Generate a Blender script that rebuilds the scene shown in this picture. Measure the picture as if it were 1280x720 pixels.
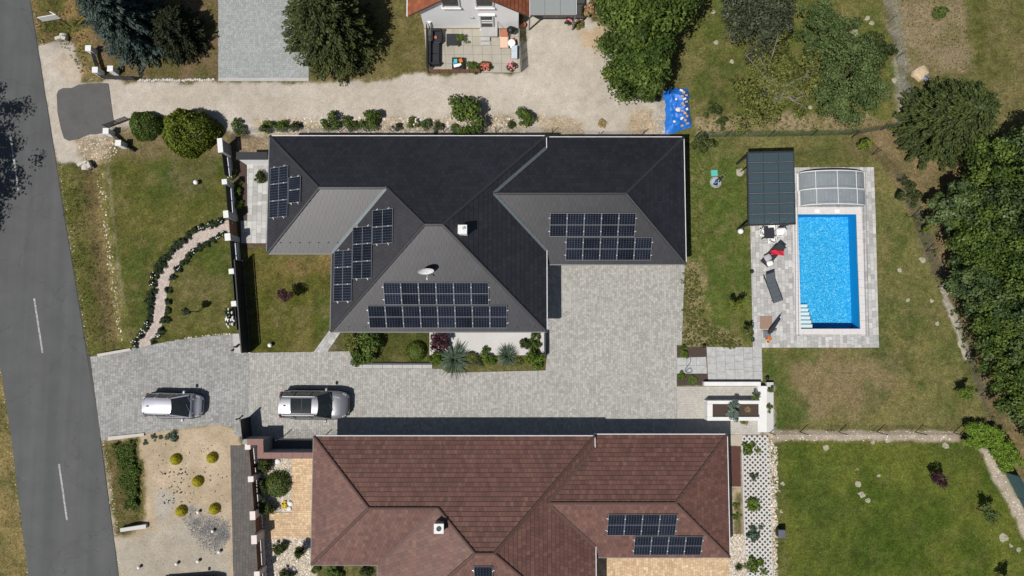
import bpy, math, random
import numpy as np
from mathutils import Vector, Matrix

for _o in list(bpy.data.objects):
    bpy.data.objects.remove(_o)
S = bpy.context.scene
COL = S.collection
rng = np.random.default_rng(11)
random.seed(5)
R = math.radians

# ------------------------------------------------------------------ camera, sun, sky, exposure
CAM_H, TILT, FPX = 47.4, R(4.0), 853.0
cam_data = bpy.data.cameras.new('camera')
cam_data.sensor_width = 36.0
cam_data.lens = 36.0 * FPX / 1280.0
cam_data.clip_end = 2000
cam = bpy.data.objects.new('camera', cam_data)
COL.objects.link(cam)
cam.location = (0, 0, CAM_H)
cam.rotation_euler = (TILT, 0, 0)
S.camera = cam

SUN_EL, SHADOW_AZ = R(61), R(42)          # shadows run along SHADOW_AZ from +X
sun_vec = Vector((-math.cos(SHADOW_AZ) * math.cos(SUN_EL), -math.sin(SHADOW_AZ) * math.cos(SUN_EL), math.sin(SUN_EL)))
sun_data = bpy.data.lights.new('sun', 'SUN')
sun_data.energy = 4.6
sun_data.angle = R(0.53)
sun_data.color = (1.0, 0.955, 0.89)
sun = bpy.data.objects.new('sun', sun_data)
COL.objects.link(sun)
sun.rotation_euler = (-sun_vec).to_track_quat('-Z', 'Y').to_euler()
sun.location = (0, 0, 60)

world = bpy.data.worlds.new('World')
S.world = world
world.use_nodes = True
_nt = world.node_tree
_bg = _nt.nodes['Background']
_sky = _nt.nodes.new('ShaderNodeTexSky')
_sky.sky_type = 'NISHITA'
_sky.sun_disc = False
_sky.sun_elevation = SUN_EL
_sky.sun_rotation = math.atan2(sun_vec.x, sun_vec.y)
_nt.links.new(_sky.outputs[0], _bg.inputs[0])
_bg.inputs[1].default_value = 0.055
S.view_settings.view_transform = 'Standard'
S.view_settings.look = 'None'
S.view_settings.exposure = 0.0
S.view_settings.gamma = 1.0
S.view_settings.use_curve_mapping = False
S.cycles.max_bounces = 8
S.cycles.transparent_max_bounces = 12
S.cycles.caustics_reflective = False
S.cycles.caustics_refractive = False

# ------------------------------------------------------------------ survey map: photo pixel + height -> metres
_ct, _st = math.cos(TILT), math.sin(TILT)
def PX(px, py, h=0.0):
    u, v = px - 640.0, 360.0 - py
    yy, zz = v * _ct + FPX * _st, v * _st - FPX * _ct
    k = (CAM_H - h) / (-zz)
    return Vector((u * k, yy * k, h))
def PXL(pts, h=0.0):
    return [PX(a, b, h) for a, b in pts]
def on_plane(px, py, p0, n):
    a = PX(px, py, 0.0); c = Vector((0, 0, CAM_H)); d = a - c
    t = (p0 - c).dot(n) / d.dot(n)
    return c + d * t
SC = 1 / 18.0

# ------------------------------------------------------------------ mesh builder
class MB:
    def __init__(s):
        s.v = []; s.f = []; s.m = []; s.mi = 0
    def add(s, vs, fs):
        b = len(s.v)
        s.v.extend([tuple(x) for x in vs])
        for f in fs:
            s.f.append([b + i for i in f]); s.m.append(s.mi)
        return s
    def prism(s, poly, z0, z1, bottom=True):
        n = len(poly)
        ar = sum(poly[i][0] * poly[(i + 1) % n][1] - poly[(i + 1) % n][0] * poly[i][1] for i in range(n))
        if ar < 0: poly = poly[::-1]
        vs = [(p[0], p[1], z0) for p in poly] + [(p[0], p[1], z1) for p in poly]
        fs = [[n + i for i in range(n)]] + [[i, (i + 1) % n, n + (i + 1) % n, n + i] for i in range(n)]
        if bottom: fs.append([n - 1 - i for i in range(n)])
        return s.add(vs, fs)
    def box(s, c, d, rz=0.0, bev=0.0, rx=0.0, ry=0.0):
        x, y, z = d[0] / 2, d[1] / 2, d[2] / 2
        if bev > 0:
            b = min(bev, x * .9, y * .9, z * .9)
            rings = []
            for zz, i in ((-z, b), (-z + b, 0), (z - b, 0), (z - b * .3, b * .35), (z, b)):
                xx, yy, e = x - i, y - i, b * .7
                rings.append([(xx - e, -yy, zz), (xx, -yy + e, zz), (xx, yy - e, zz), (xx - e, yy, zz),
                              (-xx + e, yy, zz), (-xx, yy - e, zz), (-xx, -yy + e, zz), (-xx + e, -yy, zz)])
            vs = [p for r in rings for p in r]
            fs = [[k * 8 + i, k * 8 + (i + 1) % 8, k * 8 + 8 + (i + 1) % 8, k * 8 + 8 + i] for k in range(4) for i in range(8)]
            fs += [[7 - i for i in range(8)], [32 + i for i in range(8)]]
        else:
            vs = [(-x, -y, -z), (x, -y, -z), (x, y, -z), (-x, y, -z), (-x, -y, z), (x, -y, z), (x, y, z), (-x, y, z)]
            fs = [[3, 2, 1, 0], [4, 5, 6, 7], [0, 1, 5, 4], [1, 2, 6, 5], [2, 3, 7, 6], [3, 0, 4, 7]]
        M = Matrix.Translation(Vector(c)) @ Matrix.Rotation(rz, 4, 'Z') @ Matrix.Rotation(ry, 4, 'Y') @ Matrix.Rotation(rx, 4, 'X')
        return s.add([M @ Vector(p) for p in vs], fs)
    def beam(s, a, b, w, h):
        a, b = Vector(a), Vector(b); d = (b - a)
        L = d.length
        if L < 1e-6: return s
        d.normalize()
        up = Vector((0, 0, 1)) if abs(d.z) < .95 else Vector((0, 1, 0))
        sx = d.cross(up).normalized() * (w / 2); uz = sx.cross(d).normalized() * (h / 2)
        vs = []
        for p in (a, b):
            vs += [p - sx - uz, p + sx - uz, p + sx + uz, p - sx + uz]
        return s.add(vs, [[3, 2, 1, 0], [4, 5, 6, 7], [0, 1, 5, 4], [1, 2, 6, 5], [2, 3, 7, 6], [3, 0, 4, 7]])
    def tube(s, pts, rad, n=8, cap=True):
        pts = [Vector(p) for p in pts]
        if not isinstance(rad, (list, tuple)): rad = [rad] * len(pts)
        vs = []; fs = []
        for i, p in enumerate(pts):
            d = (pts[min(i + 1, len(pts) - 1)] - pts[max(i - 1, 0)])
            d = d.normalized() if d.length > 1e-9 else Vector((0, 0, 1))
            up = Vector((0, 0, 1)) if abs(d.z) < .9 else Vector((1, 0, 0))
            a = d.cross(up).normalized(); b = a.cross(d).normalized()
            for k in range(n):
                t = 2 * math.pi * k / n
                vs.append(p + a * (rad[i] * math.cos(t)) + b * (rad[i] * math.sin(t)))
        for i in range(len(pts) - 1):
            for k in range(n):
                fs.append([i * n + k, i * n + (k + 1) % n, (i + 1) * n + (k + 1) % n, (i + 1) * n + k])
        if cap:
            fs.append([n - 1 - k for k in range(n)]); fs.append([(len(pts) - 1) * n + k for k in range(n)])
        return s.add(vs, fs)
    def lathe(s, c, prof, n=16):
        vs = []; fs = []
        for r, z in prof:
            for k in range(n):
                t = 2 * math.pi * k / n
                vs.append((c[0] + r * math.cos(t), c[1] + r * math.sin(t), c[2] + z))
        for i in range(len(prof) - 1):
            for k in range(n):
                fs.append([i * n + k, i * n + (k + 1) % n, (i + 1) * n + (k + 1) % n, (i + 1) * n + k])
        fs.append([n - 1 - k for k in range(n)]); fs.append([(len(prof) - 1) * n + k for k in range(n)])
        return s.add(vs, fs)
    def ball(s, c, r, n=12, m=8, sq=(1, 1, 1)):
        prof = [(max(.02, math.sin(math.pi * i / m)) * r * sq[0], -math.cos(math.pi * i / m) * r * sq[2]) for i in range(m + 1)]
        return s.lathe(c, prof, n)
    def stone(s, c, r, flat=.5, n=9, jit=.22):
        rs = [r * (1 + random.uniform(-jit, jit)) for _ in range(n)]
        h = r * flat
        ring0 = [(c[0] + rs[k] * math.cos(2 * math.pi * k / n), c[1] + rs[k] * math.sin(2 * math.pi * k / n), c[2]) for k in range(n)]
        ring1 = [(c[0] + rs[k] * .88 * math.cos(2 * math.pi * k / n), c[1] + rs[k] * .88 * math.sin(2 * math.pi * k / n), c[2] + h * random.uniform(.5, .75)) for k in range(n)]
        ring2 = [(c[0] + rs[k] * .5 * math.cos(2 * math.pi * k / n), c[1] + rs[k] * .5 * math.sin(2 * math.pi * k / n), c[2] + h * random.uniform(.85, 1)) for k in range(n)]
        vs = ring0 + ring1 + ring2
        fs = [[j * n + k, j * n + (k + 1) % n, j * n + n + (k + 1) % n, j * n + n + k] for j in (0, 1) for k in range(n)] + [[2 * n + k for k in range(n)]]
        return s.add(vs, fs)
    def build(s, name, mats, parent=None, smooth=False, origin=None):
        me = bpy.data.meshes.new(name)
        o = bpy.data.objects.new(name, me)
        COL.objects.link(o)
        off = Vector((0, 0, 0))
        if parent is not None:
            o.parent = parent; off = wloc(parent)
        elif origin is not None:
            off = Vector(origin); o.location = off
        me.from_pydata([(x - off.x, y - off.y, z - off.z) for x, y, z in s.v], [], s.f)
        if not isinstance(mats, (list, tuple)): mats = [mats]
        for mm in mats: me.materials.append(mm)
        if len(mats) > 1: me.polygons.foreach_set('material_index', s.m)
        if smooth: me.polygons.foreach_set('use_smooth', [True] * len(me.polygons))
        me.update()
        return o

def wloc(o):
    v = Vector((0, 0, 0))
    while o is not None:
        v = v + o.location; o = o.parent
    return v
def tag(o, label=None, cat=None, group=None, kind=None):
    if label: o['label'] = label
    if cat: o['category'] = cat
    if group: o['group'] = group
    if kind: o['kind'] = kind
    return o
def thing(name, label, cat, loc, group=None):
    o = bpy.data.objects.new(name, None)
    o.empty_display_size = .2
    COL.objects.link(o); o.location = Vector(loc)
    return tag(o, label, cat, group)
def copy_tree(o, parent=None):
    c = o.copy(); COL.objects.link(c); c.parent = parent
    for ch in list(o.children): copy_tree(ch, c)
    return c
def np_mesh(name, V, F, mat, parent=None, origin=None, attr=None, smooth=False, k=4):
    """V (n,3), F (m,k) numpy -> mesh object"""
    me = bpy.data.meshes.new(name)
    n, m = len(V), len(F)
    me.vertices.add(n); me.loops.add(m * k); me.polygons.add(m)
    off = np.zeros(3)
    o = bpy.data.objects.new(name, me); COL.objects.link(o)
    if parent is not None:
        o.parent = parent; off = np.array(wloc(parent))
    elif origin is not None:
        off = np.array(origin, dtype=float); o.location = origin
    me.vertices.foreach_set('co', (V - off).astype(np.float32).ravel())
    me.loops.foreach_set('vertex_index', F.astype(np.int32).ravel())
    me.polygons.foreach_set('loop_start', np.arange(0, m * k, k, dtype=np.int32))
    me.update(calc_edges=True)
    if smooth: me.polygons.foreach_set('use_smooth', np.ones(m, dtype=bool))
    if mat: me.materials.append(mat)
    if attr is not None:
        a = me.color_attributes.new('Col', 'FLOAT_COLOR', 'POINT')
        c4 = np.ones((n, 4), dtype=np.float32); c4[:, :3] = attr
        a.data.foreach_set('color', c4.ravel())
    return o

# ------------------------------------------------------------------ materials
def nodes(name):
    m = bpy.data.materials.new(name); m.use_nodes = True
    t = m.node_tree; b = t.nodes['Principled BSDF']
    return m, t, b
def c4(c): return (c[0], c[1], c[2], 1.0)
def N(t, typ, **kw):
    n = t.nodes.new(typ)
    for k, v in kw.items(): setattr(n, k, v)
    return n
def math_n(t, op, a, b=None):
    n = N(t, 'ShaderNodeMath', operation=op)
    for i, x in enumerate((a, b)):
        if x is None: continue
        if hasattr(x, 'links'): t.links.new(x, n.inputs[i])
        else: n.inputs[i].default_value = x
    return n.outputs[0]
def mixc(t, fac, a, b, mode='MIX'):
    n = N(t, 'ShaderNodeMix', data_type='RGBA', blend_type=mode)
    for i, x in ((0, fac), (6, a), (7, b)):
        if hasattr(x, 'links'): t.links.new(x, n.inputs[i])
        elif i == 0: n.inputs[0].default_value = x
        else: n.inputs[i].default_value = c4(x)
    return n.outputs[2]
def noise(t, scale, detail=4, rough=.6, vec=None):
    n = N(t, 'ShaderNodeTexNoise'); n.inputs['Scale'].default_value = scale
    n.inputs['Detail'].default_value = detail; n.inputs['Roughness'].default_value = rough
    if vec is None: vec = N(t, 'ShaderNodeNewGeometry').outputs['Position']
    t.links.new(vec, n.inputs['Vector'])
    return n.outputs['Fac']
def ramp(t, x, lo, hi):
    n = N(t, 'ShaderNodeMapRange'); t.links.new(x, n.inputs[0])
    n.inputs[1].default_value = lo; n.inputs[2].default_value = hi
    return n.outputs[0]
def gray(t, x):
    n = N(t, 'ShaderNodeCombineColor')
    for i in range(3): t.links.new(x, n.inputs[i])
    return n.outputs[0]
def bump(t, b, h, dist=.02, st=.5):
    n = N(t, 'ShaderNodeBump'); n.inputs['Distance'].default_value = dist; n.inputs['Strength'].default_value = st
    t.links.new(h, n.inputs['Height']); t.links.new(n.outputs[0], b.inputs['Normal'])
def mat(name, col, col2=None, scale=6, rough=.75, island=0.0, fine=.12, fscale=45, bumpd=0.0, metal=0.0, spec=.35, island_col=None, big=0.0, bigscale=.35, attr=False, coat=0.0):
    m, t, b = nodes(name)
    geo = N(t, 'ShaderNodeNewGeometry')
    pos = geo.outputs['Position']
    if attr:
        a = N(t, 'ShaderNodeVertexColor', layer_name='Col'); base = a.outputs[0]
    else:
        base = mixc(t, ramp(t, noise(t, scale, 5, .6, pos), .3, .7), col, col2 if col2 else [x * .85 for x in col])
    if island_col is not None:
        base = mixc(t, math_n(t, 'MULTIPLY', ramp(t, geo.outputs['Random Per Island'], .45, 1.0), .8), base, island_col)
    fac = None
    if island > 0:
        rr = math_n(t, 'FRACT', math_n(t, 'MULTIPLY', geo.outputs['Random Per Island'], 17.31))
        fac = math_n(t, 'ADD', math_n(t, 'MULTIPLY', rr, 2 * island), 1 - island)
    if fine > 0:
        f2 = math_n(t, 'ADD', math_n(t, 'MULTIPLY', ramp(t, noise(t, fscale, 3, .7, pos), .25, .75), 2 * fine), 1 - fine)
        fac = f2 if fac is None else math_n(t, 'MULTIPLY', fac, f2)
    if big > 0:
        f3 = math_n(t, 'ADD', math_n(t, 'MULTIPLY', ramp(t, noise(t, bigscale, 5, .65, pos), .3, .7), 2 * big), 1 - big)
        fac = f3 if fac is None else math_n(t, 'MULTIPLY', fac, f3)
    if fac is not None: base = mixc(t, 1.0, base, gray(t, fac), 'MULTIPLY')
    t.links.new(base, b.inputs['Base Color'])
    b.inputs['Roughness'].default_value = rough; b.inputs['Metallic'].default_value = metal
    b.inputs['Specular IOR Level'].default_value = spec
    b.inputs['Coat Weight'].default_value = coat; b.inputs['Coat Roughness'].default_value = .08
    if bumpd > 0: bump(t, b, noise(t, fscale * .8, 4, .7, pos), bumpd, .7)
    return m
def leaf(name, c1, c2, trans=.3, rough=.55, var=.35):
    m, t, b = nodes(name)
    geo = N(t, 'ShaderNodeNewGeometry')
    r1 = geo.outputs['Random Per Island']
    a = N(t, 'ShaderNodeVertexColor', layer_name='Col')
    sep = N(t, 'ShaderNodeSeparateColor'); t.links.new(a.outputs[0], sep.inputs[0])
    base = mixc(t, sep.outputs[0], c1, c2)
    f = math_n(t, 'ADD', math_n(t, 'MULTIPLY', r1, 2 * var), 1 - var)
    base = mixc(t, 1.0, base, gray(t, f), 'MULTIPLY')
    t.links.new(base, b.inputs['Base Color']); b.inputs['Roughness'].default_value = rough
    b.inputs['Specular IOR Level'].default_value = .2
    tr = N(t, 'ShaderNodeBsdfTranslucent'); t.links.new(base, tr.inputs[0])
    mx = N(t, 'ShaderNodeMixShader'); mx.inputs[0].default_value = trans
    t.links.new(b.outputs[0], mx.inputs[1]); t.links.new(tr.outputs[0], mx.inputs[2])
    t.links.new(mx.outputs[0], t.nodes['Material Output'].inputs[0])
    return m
def glassy(name, col, alpha=.4, rough=.08, tint=(.8, .85, .9), spec=.5):
    m, t, b = nodes(name)
    b.inputs['Base Color'].default_value = c4(col); b.inputs['Roughness'].default_value = rough
    b.inputs['Specular IOR Level'].default_value = spec
    tr = N(t, 'ShaderNodeBsdfTransparent'); tr.inputs[0].default_value = c4(tint)
    mx = N(t, 'ShaderNodeMixShader'); mx.inputs[0].default_value = alpha
    t.links.new(b.outputs[0], mx.inputs[1]); t.links.new(tr.outputs[0], mx.inputs[2])
    t.links.new(mx.outputs[0], t.nodes['Material Output'].inputs[0])
    return m

M = {}
M['asphalt'] = mat('asphalt', (.072, .075, .077), (.088, .09, .09), 1.2, .85, fine=.16, fscale=40, big=.1, bigscale=.5, bumpd=.006)
M['asphalt_old'] = mat('asphalt_old', (.105, .102, .1), (.085, .083, .083), 1.5, .9, fine=.15, fscale=30, big=.12, bumpd=.006)
M['roadpaint'] = mat('road_paint', (.13, .13, .13), (.48, .48, .46), 7, .85, fine=.3, fscale=25)
M['joint'] = mat('paver_joint', (.2, .195, .185), (.16, .155, .145), 4, .95)
M['paver'] = mat('paver_grey', (.355, .35, .328), (.315, .31, .29), 1.0, .85, island=.18, fine=.1, fscale=28, big=.07, bigscale=.25, island_col=(.36, .345, .31), bumpd=.004)
M['paver_street'] = mat('paver_street', (.305, .303, .29), (.26, .26, .252), .9, .88, island=.2, fine=.1, fscale=28, big=.1, bigscale=.3, bumpd=.004)
M['paver_top'] = mat('paver_top', (.32, .335, .33), (.28, .295, .29), 1.0, .85, island=.13, fine=.1, bumpd=.004)
M['paver_deck'] = mat('paver_deck', (.46, .455, .44), (.38, .378, .37), 1.3, .8, island=.22, fine=.1, fscale=24, island_col=(.36, .355, .34), bumpd=.004)
M['paver_path'] = mat('paver_pink', (.49, .41, .36), (.42, .355, .315), 2, .85, island=.16, fine=.1, bumpd=.004)
M['paver_tan'] = mat('paver_tan', (.53, .38, .235), (.47, .33, .2), 1.6, .85, island=.15, fine=.08, island_col=(.6, .46, .3), bumpd=.004)
M['paver_dark'] = mat('paver_dark', (.115, .105, .098), (.09, .085, .08), 1.5, .9, island=.12, fine=.2, fscale=20, bumpd=.006)
M['slab'] = mat('pale_slab', (.43, .425, .41), (.36, .355, .345), 2.5, .8, fine=.12, fscale=22, bumpd=.004)
M['slab_beige'] = mat('beige_slab', (.42, .375, .3), (.37, .33, .265), 1.6, .8, fine=.08, fscale=25, bumpd=.003)
M['concrete'] = mat('concrete', (.5, .47, .42), (.42, .4, .36), 3, .85, fine=.12, bumpd=.004)
M['concrete_white'] = mat('white_concrete', (.5, .49, .475), (.46, .45, .44), 1.2, .7, fine=.05)
M['render_white'] = mat('white_render', (.87, .87, .87), (.83, .83, .835), 1.5, .8, fine=.03, fscale=60)
M['cap_white'] = mat('white_cap_stone', (.7, .7, .69), (.6, .6, .6), 6, .7, fine=.08)
M['cap_pink'] = mat('pinkish_cap_stone', (.68, .6, .57), (.6, .53, .5), 6, .7, fine=.08)
M['gutter'] = mat('pale_gutter_metal', (.74, .74, .75), (.68, .68, .69), 8, .45)
M['gutter_grey'] = mat('grey_gutter_metal', (.2, .2, .21), None, 8, .5)
M['gutter_dark'] = mat('dark_gutter_metal', (.05, .05, .055), None, 8, .4, metal=.5)
M['valley'] = mat('valley_metal', (.12, .145, .155), (.09, .11, .12), 6, .5, metal=.2)
M['tile_black'] = mat('black_roof_tile', (.0165, .0163, .021), (.0132, .013, .017), .8, .48, island=.22, fine=.18, fscale=14, spec=.68, big=.16)
M['tile_brown'] = mat('brown_roof_tile', (.126, .056, .043), (.104, .049, .039), .7, .6, island=.2, fine=.16, fscale=14, spec=.5, island_col=(.138, .072, .053), big=.09)
M['tile_orange'] = mat('orange_roof_tile', (.27, .085, .04), (.21, .068, .034), 1.0, .75, island=.2, fine=.15, fscale=16)
M['under_black'] = mat('dark_underlay', (.015, .015, .017), None, 4, .8)
M['under_brown'] = mat('brown_underlay', (.04, .022, .018), None, 4, .8)
M['ridge_black'] = mat('black_ridge', (.034, .034, .038), (.028, .028, .032), 5, .45, spec=.6)
M['ridge_brown'] = mat('brown_ridge', (.11, .06, .05), (.085, .05, .04), 5, .6)
M['alu'] = mat('aluminium', (.6, .6, .62), None, 8, .35, metal=.7)
M['alu_light'] = mat('pale_frame', (.72, .72, .72), None, 8, .4)
M['steel_dark'] = mat('anthracite_steel', (.022, .024, .028), (.028, .03, .034), 6, .45)
M['steel_grey'] = mat('grey_steel', (.2, .21, .22), None, 6, .4, metal=.3)
M['post_green'] = mat('green_post', (.03, .055, .04), None, 6, .5)
M['wood_brown'] = mat('brown_board', (.15, .075, .045), (.11, .055, .035), 12, .7, fine=.15)
M['wood_pale'] = mat('pale_timber', (.5, .36, .22), (.42, .28, .17), 8, .8, fine=.15)
M['bark'] = mat('bark', (.075, .055, .04), (.05, .038, .03), 10, .95, bumpd=.02)
M['bark_pale'] = mat('pale_bark', (.25, .22, .18), (.18, .16, .13), 10, .95, bumpd=.01)
M['mulch'] = mat('mulch', (.075, .05, .04), (.05, .035, .03), 14, .95, fine=.35, fscale=24, bumpd=.03)
M['dirt'] = mat('dirt_soil', (.16, .12, .08), (.12, .09, .06), 8, .95, fine=.3, fscale=20, bumpd=.02)
M['white_plastic'] = mat('white_plastic', (.8, .8, .79), None, 6, .4, fine=.02)
M['black_plastic'] = mat('black_plastic', (.015, .015, .017), None, 6, .5)
M['fabric_dark'] = mat('charcoal_fabric', (.028, .03, .036), (.022, .024, .03), 12, .9)
M['fabric_grey'] = mat('grey_textile', (.085, .1, .115), (.07, .083, .095), 10, .85)
M['fabric_light'] = mat('light_textile', (.4, .4, .42), None, 10, .9)
M['red_cloth'] = mat('red_towel', (.55, .02, .05), (.45, .015, .04), 8, .9)
M['terracotta'] = mat('terracotta', (.4, .15, .08), None, 8, .8)
M['orange'] = mat('orange_petal', (.75, .2, .02), None, 8, .7, island=.2)
M['pink_petal'] = mat('pink_petal', (.6, .12, .2), (.7, .3, .35), 20, .7, island=.25)
M['red_petal'] = mat('red_petal', (.4, .04, .03), (.55, .2, .15), 20, .7, island=.3)
M['white_petal'] = mat('white_petal', (.8, .78, .74), None, 10, .7)
M['yellow_petal'] = mat('yellow_petal', (.7, .48, .03), None, 10, .7)
M['teal'] = mat('teal_plastic', (.1, .45, .4), (.08, .4, .36), 9, .5)
M['blue_toy'] = mat('blue_plastic', (.02, .3, .6), None, 9, .4)
M['brick'] = mat('tan_block', (.5, .35, .23), (.42, .27, .17), 6, .85, fine=.15)
M['stone'] = mat('pale_stone', (.4, .37, .3), (.24, .225, .16), 4, .9, fine=.3, fscale=20, bumpd=.02)
M['pebble'] = mat('pale_pebble', (.52, .45, .36), (.4, .34, .27), 5, .85, island=.4, fine=.05, island_col=(.6, .57, .52))
M['pebble_dark'] = mat('dark_pebble', (.03, .026, .025), (.05, .04, .035), 5, .85, island=.3)
M['lava'] = mat('grey_lava_gravel', (.1, .105, .115), (.07, .072, .08), 5, .9, island=.5, island_col=(.22, .22, .22))
M['lattice'] = mat('lattice_concrete', (.55, .535, .51), (.47, .455, .43), 4, .8)
M['coping'] = mat('pool_coping', (.6, .58, .57), (.54, .52, .51), 4, .7, fine=.05)
M['rose_stone'] = mat('reddish_wall_cap', (.26, .15, .13), (.22, .125, .11), 4, .8, island=.1, fine=.12)
M['wall_bluegrey'] = mat('grey_wall_render', (.3, .31, .32), None, 4, .85)
M['glass_dark'] = glassy('dark_window', (.02, .025, .03), .0, .05)
M['water_tint'] = None
# foliage
M['lf_spruce'] = leaf('spruce_needles', (.026, .044, .038), (.068, .098, .085), .1, .6, .3)
M['lf_dark'] = leaf('dark_leaf', (.028, .042, .013), (.075, .095, .025), .14, .5, .35)
M['lf_mid'] = leaf('mid_leaf', (.04, .07, .014), (.108, .155, .028), .16, .5, .35)
M['lf_bright'] = leaf('bright_leaf', (.085, .14, .02), (.155, .23, .032), .3, .5, .3)
M['lf_hedge'] = leaf('hedge_leaf', (.115, .15, .02), (.165, .205, .028), .2, .55, .3)
M['lf_shrub'] = leaf('shrub_leaf', (.062, .105, .02), (.125, .175, .038), .22, .5, .35)
M['lf_weed'] = leaf('weed_leaf', (.085, .11, .026), (.155, .165, .05), .25, .6, .35)
M['lf_yew'] = leaf('yew_leaf', (.03, .042, .014), (.07, .085, .024), .12, .55, .4)
M['lf_painted_shade'] = leaf('painted_shade_leaf', (.012, .018, .008), (.026, .034, .013), .08, .6, .4)  # near black: deep shade beside the spruce is put into the leaf colour
M['lf_lime'] = leaf('lime_hedge_leaf', (.12, .2, .024), (.2, .3, .04), .25, .55, .3)
M['lf_olive'] = leaf('olive_leaf', (.1, .12, .028), (.19, .2, .05), .25, .6, .35)
M['lf_soft'] = leaf('soft_green_leaf', (.06, .095, .03), (.12, .165, .055), .2, .6, .3)
M['lf_grey'] = leaf('grey_green_leaf', (.05, .064, .036), (.085, .1, .055), .2, .5, .35)
M['lf_wood'] = leaf('ash_leaf', (.034, .058, .022), (.105, .148, .048), .16, .42, .4)
M['lf_conifer'] = leaf('conifer_needles', (.034, .052, .016), (.075, .098, .026), .15, .6, .35)
M['lf_gold'] = leaf('golden_box_leaf', (.46, .41, .012), (.58, .52, .025), .2, .6, .25)
M['lf_purple'] = leaf('purple_leaf', (.05, .022, .03), (.09, .035, .045), .2, .5, .3)
M['lf_yucca'] = leaf('blue_green_blade', (.06, .095, .06), (.1, .14, .09), .15, .5, .3)
M['lf_rose'] = leaf('rose_leaf', (.03, .05, .024), (.06, .085, .04), .15, .5, .35)
M['lf_blue'] = leaf('blue_conifer', (.1, .15, .12), (.16, .21, .17), .1, .6, .3)
M['lf_dry'] = leaf('dry_stalks', (.3, .22, .1), (.4, .3, .15), .2, .8, .35)
M['blade'] = mat('grass_blade', (1, 1, 1), None, attr=True, rough=.8, spec=.06, island=.35, fine=0)
M['ground'] = mat('ground_soil', (1, 1, 1), None, attr=True, rough=.95, spec=.04, fine=.55, fscale=8, big=.22, bigscale=2.6, bumpd=.03)
M['ground_gravel'] = mat('ground_gravel', (1, 1, 1), None, attr=True, rough=.9, fine=.2, fscale=10, big=.1, bigscale=1.6, bumpd=.015)
# ------------------------------------------------------------------ noise, polygons
_T = rng.random((256, 256))
def vnoise(x, y):
    xi = np.floor(x).astype(int); yi = np.floor(y).astype(int)
    fx = x - xi; fy = y - yi
    fx = fx * fx * (3 - 2 * fx); fy = fy * fy * (3 - 2 * fy)
    a = _T[xi % 256, yi % 256]; b = _T[(xi + 1) % 256, yi % 256]; c = _T[xi % 256, (yi + 1) % 256]; d = _T[(xi + 1) % 256, (yi + 1) % 256]
    return (a * (1 - fx) + b * fx) * (1 - fy) + (c * (1 - fx) + d * fx) * fy
def fbm(x, y, s, o=4, seed=0):
    r = 0; a = .5; t = 0
    for i in range(o):
        r = r + a * vnoise(x * s + 13.7 * (i + seed), y * s + 7.3 * (i + seed * 2)); t += a; a *= .55; s *= 2.1
    return r / t
def sdf(X, Y, poly):
    """signed distance, positive inside"""
    d = np.full(X.shape, 1e9); ins = np.zeros(X.shape, bool)
    n = len(poly)
    for i in range(n):
        ax, ay = poly[i][0], poly[i][1]; bx, by = poly[(i + 1) % n][0], poly[(i + 1) % n][1]
        ex, ey = bx - ax, by - ay
        t = np.clip(((X - ax) * ex + (Y - ay) * ey) / (ex * ex + ey * ey + 1e-12), 0, 1)
        d = np.minimum(d, (X - ax - t * ex) ** 2 + (Y - ay - t * ey) ** 2)
        c = ((ay > Y) != (by > Y)) & (X < (bx - ax) * (Y - ay) / (by - ay + 1e-12) + ax)
        ins ^= c
    d = np.sqrt(d)
    return np.where(ins, d, -d)
def linedist(X, Y, pts):
    d = np.full(X.shape, 1e9)
    for (a, b) in zip(pts[:-1], pts[1:]):
        ex, ey = b[0] - a[0], b[1] - a[1]
        t = np.clip(((X - a[0]) * ex + (Y - a[1]) * ey) / (ex * ex + ey * ey + 1e-12), 0, 1)
        d = np.minimum(d, (X - a[0] - t * ex) ** 2 + (Y - a[1] - t * ey) ** 2)
    return np.sqrt(d)
def clip_to_convex(subj, clip):
    """Sutherland-Hodgman, clip counter-clockwise convex"""
    out = [tuple(p[:2]) for p in subj]
    n = len(clip)
    for i in range(n):
        a, b = clip[i], clip[(i + 1) % n]
        inp, out = out, []
        if not inp: return []
        def side(p): return (b[0] - a[0]) * (p[1] - a[1]) - (b[1] - a[1]) * (p[0] - a[0])
        for j in range(len(inp)):
            p, q = inp[j - 1], inp[j]
            sp, sq = side(p), side(q)
            if (sp >= 0) != (sq >= 0):
                t = sp / (sp - sq); out.append((p[0] + (q[0] - p[0]) * t, p[1] + (q[1] - p[1]) * t))
            if sq >= 0: out.append(q)
    r = []
    for p in out:
        if not r or (abs(p[0] - r[-1][0]) + abs(p[1] - r[-1][1])) > 1e-4: r.append(p)
    if len(r) > 1 and (abs(r[0][0] - r[-1][0]) + abs(r[0][1] - r[-1][1])) < 1e-4: r.pop()
    return r
def parea(p):
    return .5 * sum(p[i][0] * p[(i + 1) % len(p)][1] - p[(i + 1) % len(p)][0] * p[i][1] for i in range(len(p)))

# ------------------------------------------------------------------ ground: one fine sheet split into named regions
LAY = []
def layer(region, pxpoly, cA, cB, ns=.6, edge=.25, soft=.15, opacity=1.0, thr=(.35, .65), dens=0.0, blade=(.07, .05), o=4):
    LAY.append((region, PXL(pxpoly), np.array(cA), np.array(cB), ns, edge, soft, opacity, thr, dens, blade, o))
GR, DG, DRY, SOIL = (.07, .085, .02), (.045, .07, .015), (.14, .115, .045), (.17, .125, .078)
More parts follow.
